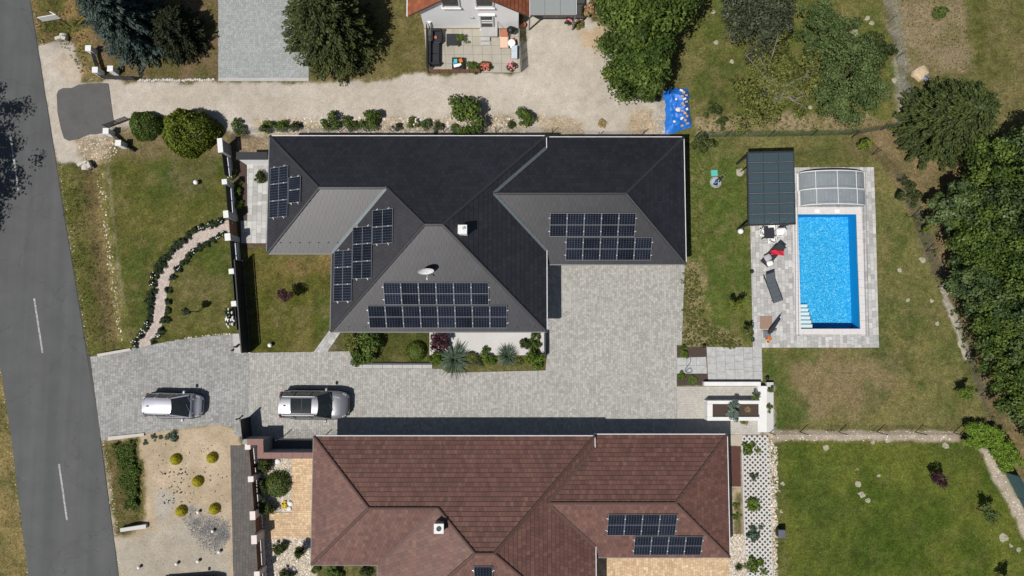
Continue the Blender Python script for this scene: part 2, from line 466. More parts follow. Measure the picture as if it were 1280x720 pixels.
# verges beside the road
layer('verge', [(-400, -300), (60, -300), (60, 900), (-400, 900)], (.2, .155, .065), (.095, .09, .033), .8, .3, .3, dens=30, blade=(.16, .04))
layer('verge', [(36, -40), (110, -40), (128, 100), (48, 100)], (.2, .135, .06), (.08, .082, .024), 1.1, .3, .3, dens=40, blade=(.13, .045))
layer('verge', [(60, 180), (140, 180), (170, 440), (105, 450)], (.11, .105, .034), (.078, .088, .022), .9, .2, .2, dens=45, blade=(.13, .045))
layer('verge', [(100, 205), (122, 205), (150, 420), (128, 435), (112, 330)], (.12, .09, .045), (.17, .125, .06), 1.5, .25, .35, .8, dens=30, blade=(.12, .05))
layer('verge', [(119, 215), (131, 215), (153, 425), (143, 425)], (.19, .165, .06), (.12, .11, .035), 1.6, .2, .3, .75, dens=50, blade=(.14, .05))
layer('verge', [(131, 200), (137, 200), (154, 380), (150, 390)], (.2, .17, .12), (.14, .12, .07), 2.5, .15, .15, .7)
layer('verge', [(68, 205), (92, 205), (118, 430), (108, 440)], (.075, .08, .02), (.105, .1, .03), 1.2, .2, .25, .8, dens=45, blade=(.13, .045))
# front lawn
layer('lawn', [(136, 190), (282, 190), (300, 300), (304, 430), (165, 440), (157, 380), (140, 240)], (.062, .074, .016), (.092, .09, .025), .5, .12, .15, dens=55)
layer('lawn', [(185, 205), (215, 205), (222, 250), (190, 258)], DG, DG, 1, .6, .5, .55, dens=0)
layer('lawn', [(160, 300), (190, 295), (188, 400), (160, 420)], DG, (.06, .07, .018), 1, .6, .6, .6)
layer('lawn', [(255, 300), (288, 310), (290, 350), (260, 340)], DG, DG, 1, .5, .5, .6)
layer('lawn', [(210, 195), (270, 193), (265, 225), (225, 260), (215, 230)], (.1, .09, .05), (.08, .08, .03), 1.4, .6, .5, .5)
layer('lawn', [(225, 330), (280, 345), (285, 400), (215, 410)], (.115, .1, .042), (.085, .083, .027), .9, .6, .6, .7)
layer('soil', [(138, 183), (270, 186), (276, 196), (205, 200), (140, 196)], (.15, .115, .065), (.11, .095, .04), 1.6, .3, .3, .8)
# inner lawn, beds
layer('lawn', [(303, 298), (416, 298), (416, 412), (398, 442), (312, 442)], (.07, .074, .016), (.104, .094, .028), .6, .1, .1, dens=55)
layer('lawn', [(340, 318), (414, 318), (414, 345), (350, 345)], (.2, .125, .06), (.12, .1, .035), 1.2, .4, .5, .6)
layer('lawn', [(395, 370), (415, 360), (412, 412), (392, 430)], DG, GR, 1, .4, .4, .6)
layer('soil', [(288, 165), (340, 165), (340, 310), (300, 310)], (.11, .08, .055), (.08, .06, .045), 1.5, .1, .1)
layer('soil', [(297, 172), (340, 172), (340, 192), (297, 192)], (.24, .185, .12), (.17, .13, .08), 1.5, .1, .1)
layer('lawn', [(408, 410), (545, 410), (545, 458), (441, 458), (408, 440)], (.05, .06, .016), (.075, .075, .022), 1.0, .1, .1, dens=70, blade=(.1, .05))
layer('soil', [(405, 420), (430, 418), (428, 437), (408, 440)], (.17, .14, .09), (.1, .09, .04), 2, .3, .3, .7)
# lane and yards
layer('soil', [(95, -40), (278, -40), (278, 104), (135, 104), (118, 60)], (.14, .1, .055), (.09, .08, .03), 1.2, .2, .2, dens=25, blade=(.12, .05))
layer('lawn', [(385, -40), (540, -40), (540, 94), (470, 104), (385, 104)], (.1, .09, .032), (.13, .11, .045), .8, .25, .25, dens=45)
layer('gravel_lane', [(47, 56), (72, 47), (88, 50), (97, 75), (100, 104), (140, 102), (272, 103), (386, 103), (470, 102), (508, 94), (535, 93), (660, 93), (655, 22), (640, -40), (740, -40), (735, 20), (752, 34), (785, 40), (760, 95), (800, 125), (840, 130), (836, 172), (695, 172), (330, 172), (290, 165), (150, 166), (140, 175), (133, 192), (100, 206), (72, 204), (62, 160)],
      (.385, .345, .29), (.43, .39, .335), .35, .2, .15)
layer('gravel_lane', [(75, 60), (97, 72), (100, 102), (80, 104), (70, 80)], (.33, .25, .17), (.45, .36, .26), 2, .3, .4, .5)
layer('gravel_lane', [(150, 120), (800, 122), (800, 130), (150, 128)], (.36, .31, .25), (.4, .35, .29), .5, .3, .5, .5)
layer('gravel_lane', [(650, 30), (740, 45), (720, 150), (640, 140)], (.46, .42, .36), (.41, .37, .31), .7, .6, .6, .7)
layer('gravel_lane', [(724, 36), (785, 34), (790, 60), (752, 70), (735, 60)], (.42, .3, .18), (.36, .27, .17), 1.2, .4, .5, .9)
layer('soil', [(676, 143), (730, 150), (728, 172), (676, 172)], (.3, .235, .14), (.36, .29, .2), 1.4, .3, .3, .8)
layer('soil', [(785, 138), (818, 135), (828, 172), (790, 172)], (.27, .2, .12), (.36, .28, .19), 1.3, .3, .3, .85)
layer('soil', [(818, 125), (840, 120), (838, 170), (820, 170)], (.36, .34, .32), (.3, .27, .22), 2, .2, .2, .8)
layer('soil', [(322, 149), (640, 146), (660, 172), (322, 172)], (.33, .265, .18), (.25, .2, .12), 1.6, .35, .3, .75, dens=6, blade=(.12, .05))
layer('soil', [(140, 160), (280, 166), (284, 190), (205, 188), (140, 178)], (.19, .14, .085), (.13, .1, .05), 1.6, .3, .3, .85)
layer('soil', [(88, 165), (128, 168), (150, 180), (140, 200), (112, 206), (96, 196)], (.3, .23, .15), (.2, .155, .09), 2.5, .4, .4, .8)
# back garden of the dark house
BY = [(852, 160), (1062, 170), (1092, 190), (1125, 240), (1160, 315), (1200, 400), (1236, 535), (962, 540), (850, 440)]
layer('lawn', BY, (.092, .1, .032), (.135, .124, .046), .45, .25, .2, dens=45)
layer('lawn', [(868, 185), (940, 205), (942, 436), (862, 436)], (.06, .09, .018), (.085, .1, .024), .5, .5, .5, .9, dens=20)
layer('lawn', [(990, 185), (1075, 185), (1092, 208), (990, 210)], (.06, .073, .02), (.1, .095, .034), .9, .4, .4, .8)
layer('soil', [(1050, 176), (1085, 176), (1092, 190), (1070, 196)], (.14, .11, .06), (.09, .085, .03), 1.5, .3, .3, .8)
layer('soil', [(852, 325), (876, 325), (884, 400), (930, 425), (940, 437), (852, 437)], (.13, .115, .04), (.24, .19, .11), 2.2, .4, .3, .7, dens=70, blade=(.16, .06))
layer('soil', [(868, 200), (880, 200), (880, 330), (866, 330)], (.16, .13, .065), (.09, .09, .028), 2, .3, .3, .6, dens=30, blade=(.13, .05))
layer('dry_grass', [(982, 452), (1060, 443), (1110, 440), (1135, 470), (1120, 495), (1080, 510), (1010, 520), (995, 490)], (.19, .145, .082), (.16, .125, .062), .9, .9, .8, .9, dens=20)
layer('lawn', [(955, 440), (1015, 440), (985, 455), (980, 480), (1008, 500), (1003, 535), (955, 540)], (.052, .08, .017), (.075, .088, .022), .7, .5, .5, .9, dens=20)
layer('lawn', [(1085, 480), (1108, 478), (1112, 495), (1082, 500)], DG, DG, 1, .8, .6, .7)
layer('lawn', [(1130, 445), (1150, 470), (1165, 490), (1150, 490), (1132, 465)], DG, DG, 1, .8, .6, .6)
layer('lawn', [(1090, 430), (1115, 430), (1110, 460), (1095, 462)], DG, DG, 1.5, .8, .5, .6)
layer('lawn', [(1128, 405), (1150, 405), (1148, 425), (1128, 420)], DG, DG, 1.5, .6, .5, .6)
layer('lawn', [(1115, 290), (1135, 295), (1130, 330), (1110, 330)], DG, GR, 1.5, .6, .5, .6)
# north-east meadow
layer('meadow', [(862, -60), (1110, -60), (1125, 158), (1060, 172), (862, 165)], (.074, .09, .022), (.12, .112, .038), .55, .3, .3, dens=55, blade=(.1, .05))
layer('meadow', [(870, 60), (925, 75), (930, 130), (880, 140)], (.05, .07, .018), (.07, .08, .02), 1, .7, .7, .8)
layer('soil', [(870, 148), (1000, 142), (1090, 145), (1100, 158), (870, 170)], (.3, .23, .15), (.2, .155, .085), 1.5, .4, .3, .8)
layer('dry_grass', [(1098, -60), (1215, -60), (1222, 90), (1160, 95), (1130, 90), (1115, 60)], (.2, .158, .095), (.15, .128, .062), .7, .5, .4, dens=35, blade=(.12, .05))
layer('meadow', [(1202, -60), (1290, -60), (1290, 200), (1225, 160), (1215, 80)], (.092, .092, .03), (.125, .108, .045), .5, .5, .5, dens=30)
layer('meadow', [(1205, -60), (1222, -60), (1240, 90), (1216, 80)], (.07, .08, .02), (.085, .086, .024), .8, .4, .4, .8)
layer('soil', [(1100, -40), (1118, -40), (1140, 120), (1135, 160), (1118, 160), (1120, 80)], (.24, .23, .19), (.17, .16, .11), 1.5, .25, .3, .75)
layer('woodland_floor', [(1062, 160), (1130, 150), (1180, 190), (1320, 170), (1340, 720), (1262, 590), (1238, 535), (1200, 400), (1150, 300), (1110, 215)], (.175, .13, .07), (.12, .1, .045), 1.2, .3, .3, dens=25, blade=(.14, .05))
layer('woodland_floor', [(1120, 215), (1145, 245), (1180, 345), (1225, 470), (1248, 540), (1238, 540), (1205, 440), (1150, 300)], (.12, .1, .07), (.095, .095, .06), 1.5, .3, .3, .8)
layer('stone_edge', [(1172, 352), (1184, 368), (1206, 420), (1213, 448), (1206, 450), (1192, 410)], (.4, .36, .31), (.3, .26, .22), 2.5, .12, .12)
# south-east lawn and strips
layer('lawn', [(958, 552), (1196, 552), (1225, 560), (1300, 690), (1300, 900), (958, 900)], (.05, .074, .012), (.09, .105, .02), .42, .2, .2, dens=60)
layer('lawn', [(1100, 600), (1180, 620), (1180, 690), (1080, 690)], (.052, .08, .012), (.04, .066, .011), .7, .8, .8, .6)
layer('lawn', [(1010, 600), (1090, 640), (1080, 720), (1000, 720)], (.04, .062, .012), (.055, .078, .014), .7, .9, .8, .6)
layer('lawn', [(1130, 560), (1190, 565), (1180, 620), (1120, 600)], (.1, .11, .022), (.08, .095, .018), .7, .9, .8, .6)
layer('lawn', [(1000, 580), (1050, 570), (1040, 640), (1000, 660)], DG, DG, .9, .9, .8, .5)
layer('lawn', [(958, 545), (975, 545), (985, 720), (958, 760)], (.12, .11, .045), (.08, .08, .025), 1.5, .4, .4, .5)
layer('gravel_strip', [(962, 539), (1200, 539), (1200, 553), (1080, 550), (962, 550)], (.36, .3, .235), (.28, .235, .175), 1.6, .12, .12)
layer('gravel_path', [(1222, 560), (1236, 560), (1290, 650), (1290, 690)], (.37, .32, .25), (.3, .26, .2), 1.6, .12, .12)
# strip between houses and the brown house gardens
layer('soil', [(846, 483), (968, 483), (968, 545), (846, 545)], (.3, .27, .22), (.24, .21, .17), 1.5, .1, .1)
layer('soil', [(905, 542), (965, 542), (968, 900), (905, 900)], (.36, .31, .22), (.28, .23, .15), 1.5, .15, .15)
layer('soil', [(918, 615), (928, 615), (928, 668), (918, 668)], (.1, .095, .04), (.14, .11, .055), 1.5, .1, .15)
layer('pebble_bed', [(322, 560), (395, 560), (395, 900), (322, 900)], (.46, .4, .31), (.36, .3, .22), 1.8, .1, .1)
layer('gravel_garden', [(126, 550), (215, 537), (268, 530), (290, 532), (300, 545), (300, 900), (150, 900)], (.42, .335, .235), (.34, .27, .18), .8, .15, .12)
layer('gravel_garden', [(145, 680), (235, 640), (292, 640), (292, 900), (150, 900)], (.34, .315, .265), (.3, .275, .23), .9, .7, .7, .85)
layer('gravel_garden', [(195, 615), (222, 615), (215, 650), (195, 660)], (.36, .345, .31), (.3, .29, .26), .9, .5, .5, .8)
layer('gravel_garden', [(284, 560), (296, 560), (300, 720), (288, 720)], (.4, .31, .215), (.33, .25, .17), 1, .15, .15, .7)
layer('gravel_garden', [(232, 645), (290, 648), (288, 682), (272, 688), (255, 672)], (.1, .104, .112), (.24, .225, .2), 2.2, .8, .5, .9)
layer('verge', [(124, 550), (172, 546), (180, 600), (182, 650), (165, 668), (145, 668)], (.16, .125, .06), (.09, .085, .028), 1.3, .25, .25, dens=40, blade=(.13, .05))
layer('verge', [(128, 556), (138, 556), (150, 655), (142, 658)], (.09, .085, .024), (.12, .105, .035), 1.2, .2, .2, .8, dens=40, blade=(.13, .05))
layer('verge', [(138, 556), (170, 550), (176, 600), (172, 645), (160, 640)], (.05, .075, .018), (.045, .06, .015), 1.2, .25, .25, .95, dens=90, blade=(.25, .06))

X0, X1, Y0, Y1, CELL = -41.0, 41.0, -20.5, 28.5, .125
nx, ny = int((X1 - X0) / CELL) + 1, int((Y1 - Y0) / CELL) + 1
gx, gy = np.meshgrid(X0 + np.arange(nx) * CELL, Y0 + np.arange(ny) * CELL)
gcol = np.zeros(gx.shape + (3,)); gcol[:] = (.1, .095, .035)
greg = np.zeros(gx.shape, int); gdens = np.full(gx.shape, 25.0); gbl = np.full(gx.shape, .1); gbw = np.full(gx.shape, .05)
REG = ['meadow']
_n_edge = fbm(gx, gy, 1.1, 4, 3) - .5
_n_fine = fbm(gx, gy, 3.0, 3, 9) - .5
for li, (reg, poly, cA, cB, ns, edge, soft, op, thr, dens, bl, oc) in enumerate(LAY):
    if reg not in REG: REG.append(reg)
    xs = [p[0] for p in poly]; ys = [p[1] for p in poly]
    pad = edge + soft + .6
    i0 = max(0, int((min(xs) - pad - X0) / CELL)); i1 = min(nx, int((max(xs) + pad - X0) / CELL) + 2)
    j0 = max(0, int((min(ys) - pad - Y0) / CELL)); j1 = min(ny, int((max(ys) + pad - Y0) / CELL) + 2)
    if i0 >= i1 or j0 >= j1: continue
    sl = (slice(j0, j1), slice(i0, i1))
    d = sdf(gx[sl], gy[sl], poly) + _n_edge[sl] * edge * 3.2 + _n_fine[sl] * edge * 1.2
    w = np.clip((d + soft) / (2 * soft), 0, 1); w = w * w * (3 - 2 * w) * op
    f = np.clip((fbm(gx[sl], gy[sl], ns, oc, li + 20) - thr[0]) / (thr[1] - thr[0]), 0, 1)[..., None]
    c = cA * (1 - f) + cB * f
    gcol[sl] = gcol[sl] * (1 - w[..., None]) + c * w[..., None]
    on = w > .5
    greg[sl] = np.where(on, REG.index(reg), greg[sl])
    gdens[sl] = np.where(on, dens if op > .65 or dens > 0 else gdens[sl], gdens[sl])
    gbl[sl] = np.where(on & (dens > 0), bl[0], gbl[sl]); gbw[sl] = np.where(on & (dens > 0), bl[1], gbw[sl])
# medium mottling
_m = fbm(gx, gy, 1.6, 5, 77); _m2 = fbm(gx, gy, 5.0, 3, 91); _m3 = fbm(gx, gy, .5, 4, 61)
_grassy = np.isin(greg, [REG.index(q) for q in ('lawn', 'meadow', 'verge')])
gcol *= np.where(_grassy, .42 + .55 * _m + .6 * _m2, .8 + .22 * _m + .18 * _m2)[..., None]
_dry = np.clip((fbm(gx, gy, 1.1, 4, 140) - .56) / .14, 0, 1) * .46 * _grassy * np.where((gx > PX(955, 550).x) & (gy < PX(955, 548).y), .25, 1)
gcol = gcol * (1 - _dry[..., None]) + np.array([.15, .125, .055]) * (.7 + .6 * _m2)[..., None] * _dry[..., None]
# relief
gz = (fbm(gx, gy, .8, 4, 50) - .5) * .03 - .012
DITCH = [(PXL([(62, -60), (78, 45)]), .42, .8), (PXL([(112, 208), (122, 300), (136, 400), (141, 428)]), .42, .85), (PXL([(153, 556), (160, 600), (168, 650)]), .4, .75)]
for pts, dep, wd in DITCH:
    gz -= dep * np.exp(-(linedist(gx, gy, pts) / wd) ** 2)
POOL = PXL([(997, 268), (1070, 268), (1075, 411), (1001, 411)])
fx = (gx[:-1, :-1] + CELL / 2); fy = (gy[:-1, :-1] + CELL / 2)
freg = greg[:-1, :-1].copy()
freg[sdf(fx, fy, POOL) > -.25] = -1
PITS = []
idx = np.arange(nx * ny).reshape(ny, nx)
allV = np.stack([gx.ravel(), gy.ravel(), gz.ravel()], 1); allC = gcol.reshape(-1, 3)
NICE = {'lawn': 'lawn', 'verge': 'grass_verge', 'soil': 'soil', 'meadow': 'meadow', 'dry_grass': 'dry_grass_ground', 'woodland_floor': 'woodland_ground',
        'gravel_lane': 'gravel_lane', 'gravel_strip': 'gravel_strip', 'gravel_path': 'gravel_path', 'stone_edge': 'stone_path', 'pebble_bed': 'pebble_ground', 'gravel_garden': 'gravel_ground'}
for ri, rn in enumerate(REG):
    jj, ii = np.nonzero(freg == ri)
    if len(jj) == 0: continue
    F = np.stack([idx[jj, ii], idx[jj, ii + 1], idx[jj + 1, ii + 1], idx[jj + 1, ii]], 1)
    u, inv = np.unique(F, return_inverse=True)
    o = np_mesh(NICE[rn], allV[u], inv.reshape(F.shape), M['ground_gravel'] if 'gravel' in rn or 'pebble' in rn or 'stone' in rn else M['ground'], attr=allC[u], smooth=True)
    tag(o, kind='structure')
# far ground ring round the fine sheet, out to the horizon
fr = MB(); BIG = 900
for a, b, c, d in ((-BIG, -BIG, BIG, Y0), (-BIG, Y1, BIG, BIG), (-BIG, Y0, X0, Y1), (X1, Y0, BIG, Y1)):
    fr.add([(a, b, -.012), (c, b, -.012), (c, d, -.012), (a, d, -.012)], [[0, 1, 2, 3]])
tag(fr.build('ground', mat('far_ground', (.1, .095, .035), (.13, .11, .045), .15, .95, fine=.2, fscale=2, big=.25, bigscale=.05)), kind='structure')

def ground_z(x, y):
    i = min(nx - 1, max(0, int(round((x - X0) / CELL)))); j = min(ny - 1, max(0, int(round((y - Y0) / CELL))))
    return float(gz[j, i])

# ------------------------------------------------------------------ hard surfaces
HARD = []
def sheet(name, poly, z, m, parent=None, kind='structure', thick=.06):
    mb = MB(); mb.prism(poly, z - thick, z, bottom=False)
    o = mb.build(name, m, parent)
    if parent is None: tag(o, kind=kind); HARD.append(poly)
    return o
def smooth_line(pts, n=6):
    out = []
    P = [Vector((p[0], p[1], 0)) for p in pts]
    for i in range(len(P) - 1):
        p0, p1, p2, p3 = P[max(i - 1, 0)], P[i], P[i + 1], P[min(i + 2, len(P) - 1)]
        for k in range(n):
            t = k / n
            out.append(.5 * ((2 * p1) + (p2 - p0) * t + (2 * p0 - 5 * p1 + 4 * p2 - p3) * t * t + (3 * p1 - p0 - 3 * p2 + p3) * t ** 3))
    out.append(P[-1])
    return out
def pavers(name, poly, z, m, row=.2, lens=(.15, .2, .3), ang=0.0, gap=.008, parent=None, thick=.02, offs=True, kind='stuff', jit=.0015):
    if parea(poly) < 0: poly = poly[::-1]
    ca, sa = math.cos(ang), math.sin(ang)
    loc = [(p[0] * ca + p[1] * sa, -p[0] * sa + p[1] * ca) for p in poly]
    x0 = min(p[0] for p in loc); x1 = max(p[0] for p in loc); y0 = min(p[1] for p in loc); y1 = max(p[1] for p in loc)
    rects = []
    y = y0
    while y < y1:
        x = x0 - (random.random() * lens[0] if offs else 0)
        while x < x1:
            L = random.choice(lens); rects.append((x, y, x + L - gap, y + row - gap)); x += L
        y += row
    Rr = np.array(rects)
    cx, cy = (Rr[:, 0] + Rr[:, 2]) / 2, (Rr[:, 1] + Rr[:, 3]) / 2
    d = sdf(cx, cy, loc); hd = max(row, max(lens)) * .75
    mb = MB()
    for r, dd in zip(rects, d):
        if dd < -hd: continue
        q = [(r[0], r[1]), (r[2], r[1]), (r[2], r[3]), (r[0], r[3])]
        if dd < hd:
            q = clip_to_convex(loc, q)
            if len(q) < 3 or abs(parea(q)) < .003: continue
        zz = z + random.uniform(-jit, jit)
        n = len(q)
        vs = [(a * ca - b * sa, a * sa + b * ca, zz) for a, b in q] + [(a * ca - b * sa, a * sa + b * ca, zz - thick) for a, b in q]
        mb.add(vs, [list(range(n))] + [[i, n + i, n + (i + 1) % n, (i + 1) % n] for i in range(n)])
    o = mb.build(name, m, parent)
    return tag(o, kind=kind)
def paved(name, pxpoly, z, m, joint='joint', **kw):
    poly = PXL(pxpoly)
    b = sheet(name, poly, z - .012, M[joint])
    pavers('paver', poly, z, m, parent=b, **kw)
    return b

# road
RE = [(22, -120), (37, 0), (47, 60), (66, 180), (80, 270), (95, 360), (108, 440), (124, 540), (134, 615), (148, 720), (170, 880)]
LE = [(-95, -120), (-76, 0), (-65, 60), (-46, 180), (-32, 270), (-16, 360), (-2, 440), (14, 540), (23, 615), (36, 720), (58, 880)]
re_, le_ = PXL(RE), PXL(LE)
ext = lambda a, b, L: a + (a - b).normalized() * L
re_ = [ext(re_[0], re_[1], 300)] + re_ + [ext(re_[-1], re_[-2], 300)]
le_ = [ext(le_[0], le_[1], 300)] + le_ + [ext(le_[-1], le_[-2], 300)]
rpoly = [(p.x, p.y) for p in re_] + [(p.x, p.y) for p in reversed(le_)]
rd = MB(); n_ = len(re_)
rd.add([(p.x, p.y, .02) for p in re_] + [(p.x, p.y, .02) for p in le_] + [(p.x + .12, p.y, -.06) for p in re_] + [(p.x - .12, p.y, -.06) for p in le_],
       [[i + 1, n_ + i + 1, n_ + i, i] for i in range(n_ - 1)] + [[2 * n_ + i + 1, i + 1, i, 2 * n_ + i] for i in range(n_ - 1)] + [[n_ + i + 1, 3 * n_ + i + 1, 3 * n_ + i, n_ + i] for i in range(n_ - 1)])
def road_mat():
    m, t, b = nodes('road_asphalt')
    geo = N(t, 'ShaderNodeNewGeometry'); pos = geo.outputs['Position']
    mp = N(t, 'ShaderNodeMapping'); t.links.new(pos, mp.inputs[0])
    mp.inputs['Rotation'].default_value = (0, 0, R(8.5)); mp.inputs['Scale'].default_value = (1.3, .035, 1)
    streak = ramp(t, noise(t, 1.0, 3, .5, mp.outputs[0]), .3, .7)
    base = mixc(t, streak, (.064, .067, .068), (.083, .086, .086))
    f = math_n(t, 'ADD', math_n(t, 'MULTIPLY', ramp(t, noise(t, 45, 3, .7, pos), .25, .75), .36), .82)
    f2 = math_n(t, 'ADD', math_n(t, 'MULTIPLY', ramp(t, noise(t, .6, 5, .6, pos), .3, .7), .22), .89)
    vo = N(t, 'ShaderNodeTexVoronoi', feature='DISTANCE_TO_EDGE'); vo.inputs['Scale'].default_value = .22
    wv = N(t, 'ShaderNodeMix', data_type='VECTOR'); wv.inputs[0].default_value = .12
    nz = N(t, 'ShaderNodeTexNoise'); nz.inputs['Scale'].default_value = 1.5; t.links.new(pos, nz.inputs[0])
    va = N(t, 'ShaderNodeVectorMath', operation='ADD'); t.links.new(pos, va.inputs[0]); t.links.new(nz.outputs['Color'], va.inputs[1])
    t.links.new(va.outputs[0], vo.inputs['Vector'])
    crack = math_n(t, 'ADD', math_n(t, 'MULTIPLY', ramp(t, vo.outputs['Distance'], .0, .009), .2), .8)
    base = mixc(t, 1, base, gray(t, math_n(t, 'MULTIPLY', math_n(t, 'MULTIPLY', f, f2), crack)), 'MULTIPLY')
    t.links.new(base, b.inputs['Base Color']); b.inputs['Roughness'].default_value = .85
    bump(t, b, noise(t, 50, 3, .7, pos), .006, .6)
    return m
road = tag(rd.build('road', road_mat()), kind='structure'); HARD.append(rpoly)
# pale worn edge line of gravel beside the asphalt is left to the verge colours; dashed centre line:
def dash(a, b):
    p, q = PX(*a), PX(*b); d = (q - p).normalized(); s = Vector((-d.y, d.x, 0)) * .062
    mb = MB(); mb.add([(x.x, x.y, .024) for x in (p - s, p + s, q + s, q - s)], [[0, 1, 2, 3]])
    mb.build('centre_line', M['roadpaint'], road)
dash((43, 373), (53.5, 441)); dash((74, 580), (84, 650)); dash((13, 168), (23, 238)); dash((-16, -30), (-6, 30))
# dark repair seam along the drive entrance
seam = PXL([(109.5, 444), (113, 444), (127, 546), (124, 548)])
mb = MB(); mb.add([(p.x, p.y, .025) for p in seam], [[3, 2, 1, 0]]); mb.build('drain_channel', M['black_plastic'], road)
# asphalt apron of the gravel lane
ap = smooth_line(PXL([(71, 118), (73, 113), (79, 110), (90, 110), (98, 106), (110, 104.5), (124, 104), (134, 104), (135.5, 105), (137, 115), (139, 130), (142, 150), (142.5, 154), (136, 160), (130, 166), (120, 168), (112, 168), (104, 171), (98, 174), (86, 176), (80, 173), (76, 160), (72, 140), (71, 118)]), 1)
sheet('asphalt_apron', [(p.x, p.y) for p in ap[:-1]], .018, M['asphalt_old'])
# paved surfaces
paved('upper_driveway', [(273, -60), (386, -60), (386, 101), (273, 101)], .03, M['paver_top'], row=.16, lens=(.16, .2))
eb = sheet('driveway_edging', PXL([(273, 97.6), (386, 97.6), (386, 101.4), (273, 101.4)]), .036, M['slab'])
paved('street_driveway', [(113, 446), (140, 441), (170, 434.5), (205, 428), (240, 422.5), (268, 419.5), (296, 418), (300, 441), (312, 441), (312, 545), (296, 546), (290, 533), (268, 530.5), (215, 537.5), (182, 542), (136, 549), (127, 551)], .03, M['paver_street'], row=.18, lens=(.12, .16, .2), ang=R(90))
DRIVE = [(312, 441), (441, 439), (441, 461), (552, 461), (560, 466), (682, 463), (684, 440), (681, 414), (684, 330), (856, 330), (852, 431), (846, 431), (846, 542), (392, 548), (312, 548)]
drv = paved('driveway', DRIVE, .031, M['paver'], row=.15, lens=(.1, .15, .2, .24), ang=R(90))
edge = PXL([(853.5, 333), (856.5, 333), (852.5, 431), (849.5, 431)])
PATHC = smooth_line(PXL([(290, 281), (275, 287), (258, 293), (240, 304), (222, 321), (208, 343), (201.5, 365), (199, 385), (194, 407), (181, 428), (173, 436)]), 6)
def ribbon(cl, w):
    L, Rr = [], []
    for i, p in enumerate(cl):
        d = (cl[min(i + 1, len(cl) - 1)] - cl[max(i - 1, 0)]).normalized(); s = Vector((-d.y, d.x, 0)) * (w / 2)
        L.append(p + s); Rr.append(p - s)
    return [(p.x, p.y) for p in L] + [(p.x, p.y) for p in reversed(Rr)]
pth = ribbon(PATHC, .86)
pb = sheet('garden_path', pth, .012, M['joint']); pavers('paver', pth, .022, M['paver_path'], row=.11, lens=(.2, .2, .22), ang=R(55), parent=pb)
paved('house_path', [(412, 413), (426, 415), (409, 440), (392, 440)], .028, M['paver_deck'], row=.2, lens=(.2, .3), ang=R(55))
paved('side_terrace', [(309, 203), (338, 203), (338, 304), (302, 304), (301, 276), (309, 276)], .03, M['paver_deck'], row=.33, lens=(.3, .45, .6), ang=R(90), gap=.012)
sheet('white_terrace', PXL([(537, 408), (682, 408), (682, 444), (537, 444)]), .05, M['concrete_white'])
DECK_IN = [(992, 262.5), (1075, 262.5), (1080.5, 416), (996, 416)]
dk = [[(936, 200), (990, 200), (992, 262.5), (996, 416), (996, 434.5), (941, 434.5)], [(990, 209.5), (1092, 209), (1094, 262.5), (1075, 262.5), (992, 262.5)],
      [(1075, 262.5), (1094, 262.5), (1098.5, 434.5), (1080.7, 434.5), (1080.5, 416)], [(996, 416), (1080.5, 416), (1080.7, 434.5), (996, 434.5)]]
mb = MB()
for q in dk: mb.prism([tuple(p[:2]) for p in PXL(q)], -.03, .018, bottom=False)
deck = tag(mb.build('pool_deck', M['joint']), kind='structure'); HARD.append(PXL([(936, 200), (990, 200), (990, 209.5), (1092, 209), (1098.5, 434.5), (941, 434.5)]))
for q in dk: pavers('paver', PXL(q), .03, M['paver_deck'], row=.25, lens=(.25, .3, .4, .5), ang=R(90), gap=.012, parent=deck)
paved('beige_terrace', [(846, 483), (950, 483), (950, 543), (846, 543)], .028, mat('pale_beige_paver', (.43, .41, .37), (.39, .37, .335), 1.2, .8, island=.09, fine=.1), row=.12, lens=(.12, .15))
paved('tan_path', [(365, 572), (400, 572), (400, 672), (334, 672), (332, 641), (365, 641)], .03, M['paver_tan'], row=.14, lens=(.2, .24))
paved('tan_terrace', [(745, 690), (913, 690), (912, 697), (905, 900), (745, 900)], .03, M['paver_tan'], row=.16, lens=(.2, .24), ang=R(90))
paved('side_path', [(288, 557), (322, 557), (328, 900), (296, 900)], .028, M['paver_dark'], row=.2, lens=(.2, .3), ang=R(90))
# ------------------------------------------------------------------ roofs
class Plane:
    def __init__(s, p0, inward, he, tan):
        s.p0 = Vector((p0[0], p0[1], he)); s.d = Vector((inward[0], inward[1], 0)); s.tan = tan; s.he = he
        s.n = Vector((-s.d.x * tan, -s.d.y * tan, 1)).normalized()
        s.u = Vector((-s.d.y, s.d.x, 0)); s.up = Vector((s.d.x, s.d.y, tan)).normalized()
        s.u = s.up.cross(s.n)
    def z(s, x, y): return s.he + s.tan * ((x - s.p0.x) * s.d.x + (y - s.p0.y) * s.d.y)
    def uv(s, p): q = Vector(p) - s.p0; return (q.dot(s.u), q.dot(s.up))
    def pt(s, u, v, w=0.0): return s.p0 + s.u * u + s.up * v + s.n * w
    def px(s, x, y): return on_plane(x, y, s.p0, s.n)
def isect(a, b, c):
    A = Matrix((a.n, b.n, c.n)); d = Vector((a.n.dot(a.p0), b.n.dot(b.p0), c.n.dot(c.p0)))
    return A.inverted() @ d
def isect_x(a, b, x):
    """where planes a and b meet, at plan x"""
    # a.z = b.z along y
    f = lambda y: a.z(x, y) - b.z(x, y)
    f0, f1 = f(0.0), f(1.0)
    y = -f0 / (f1 - f0)
    return Vector((x, y, a.z(x, y)))
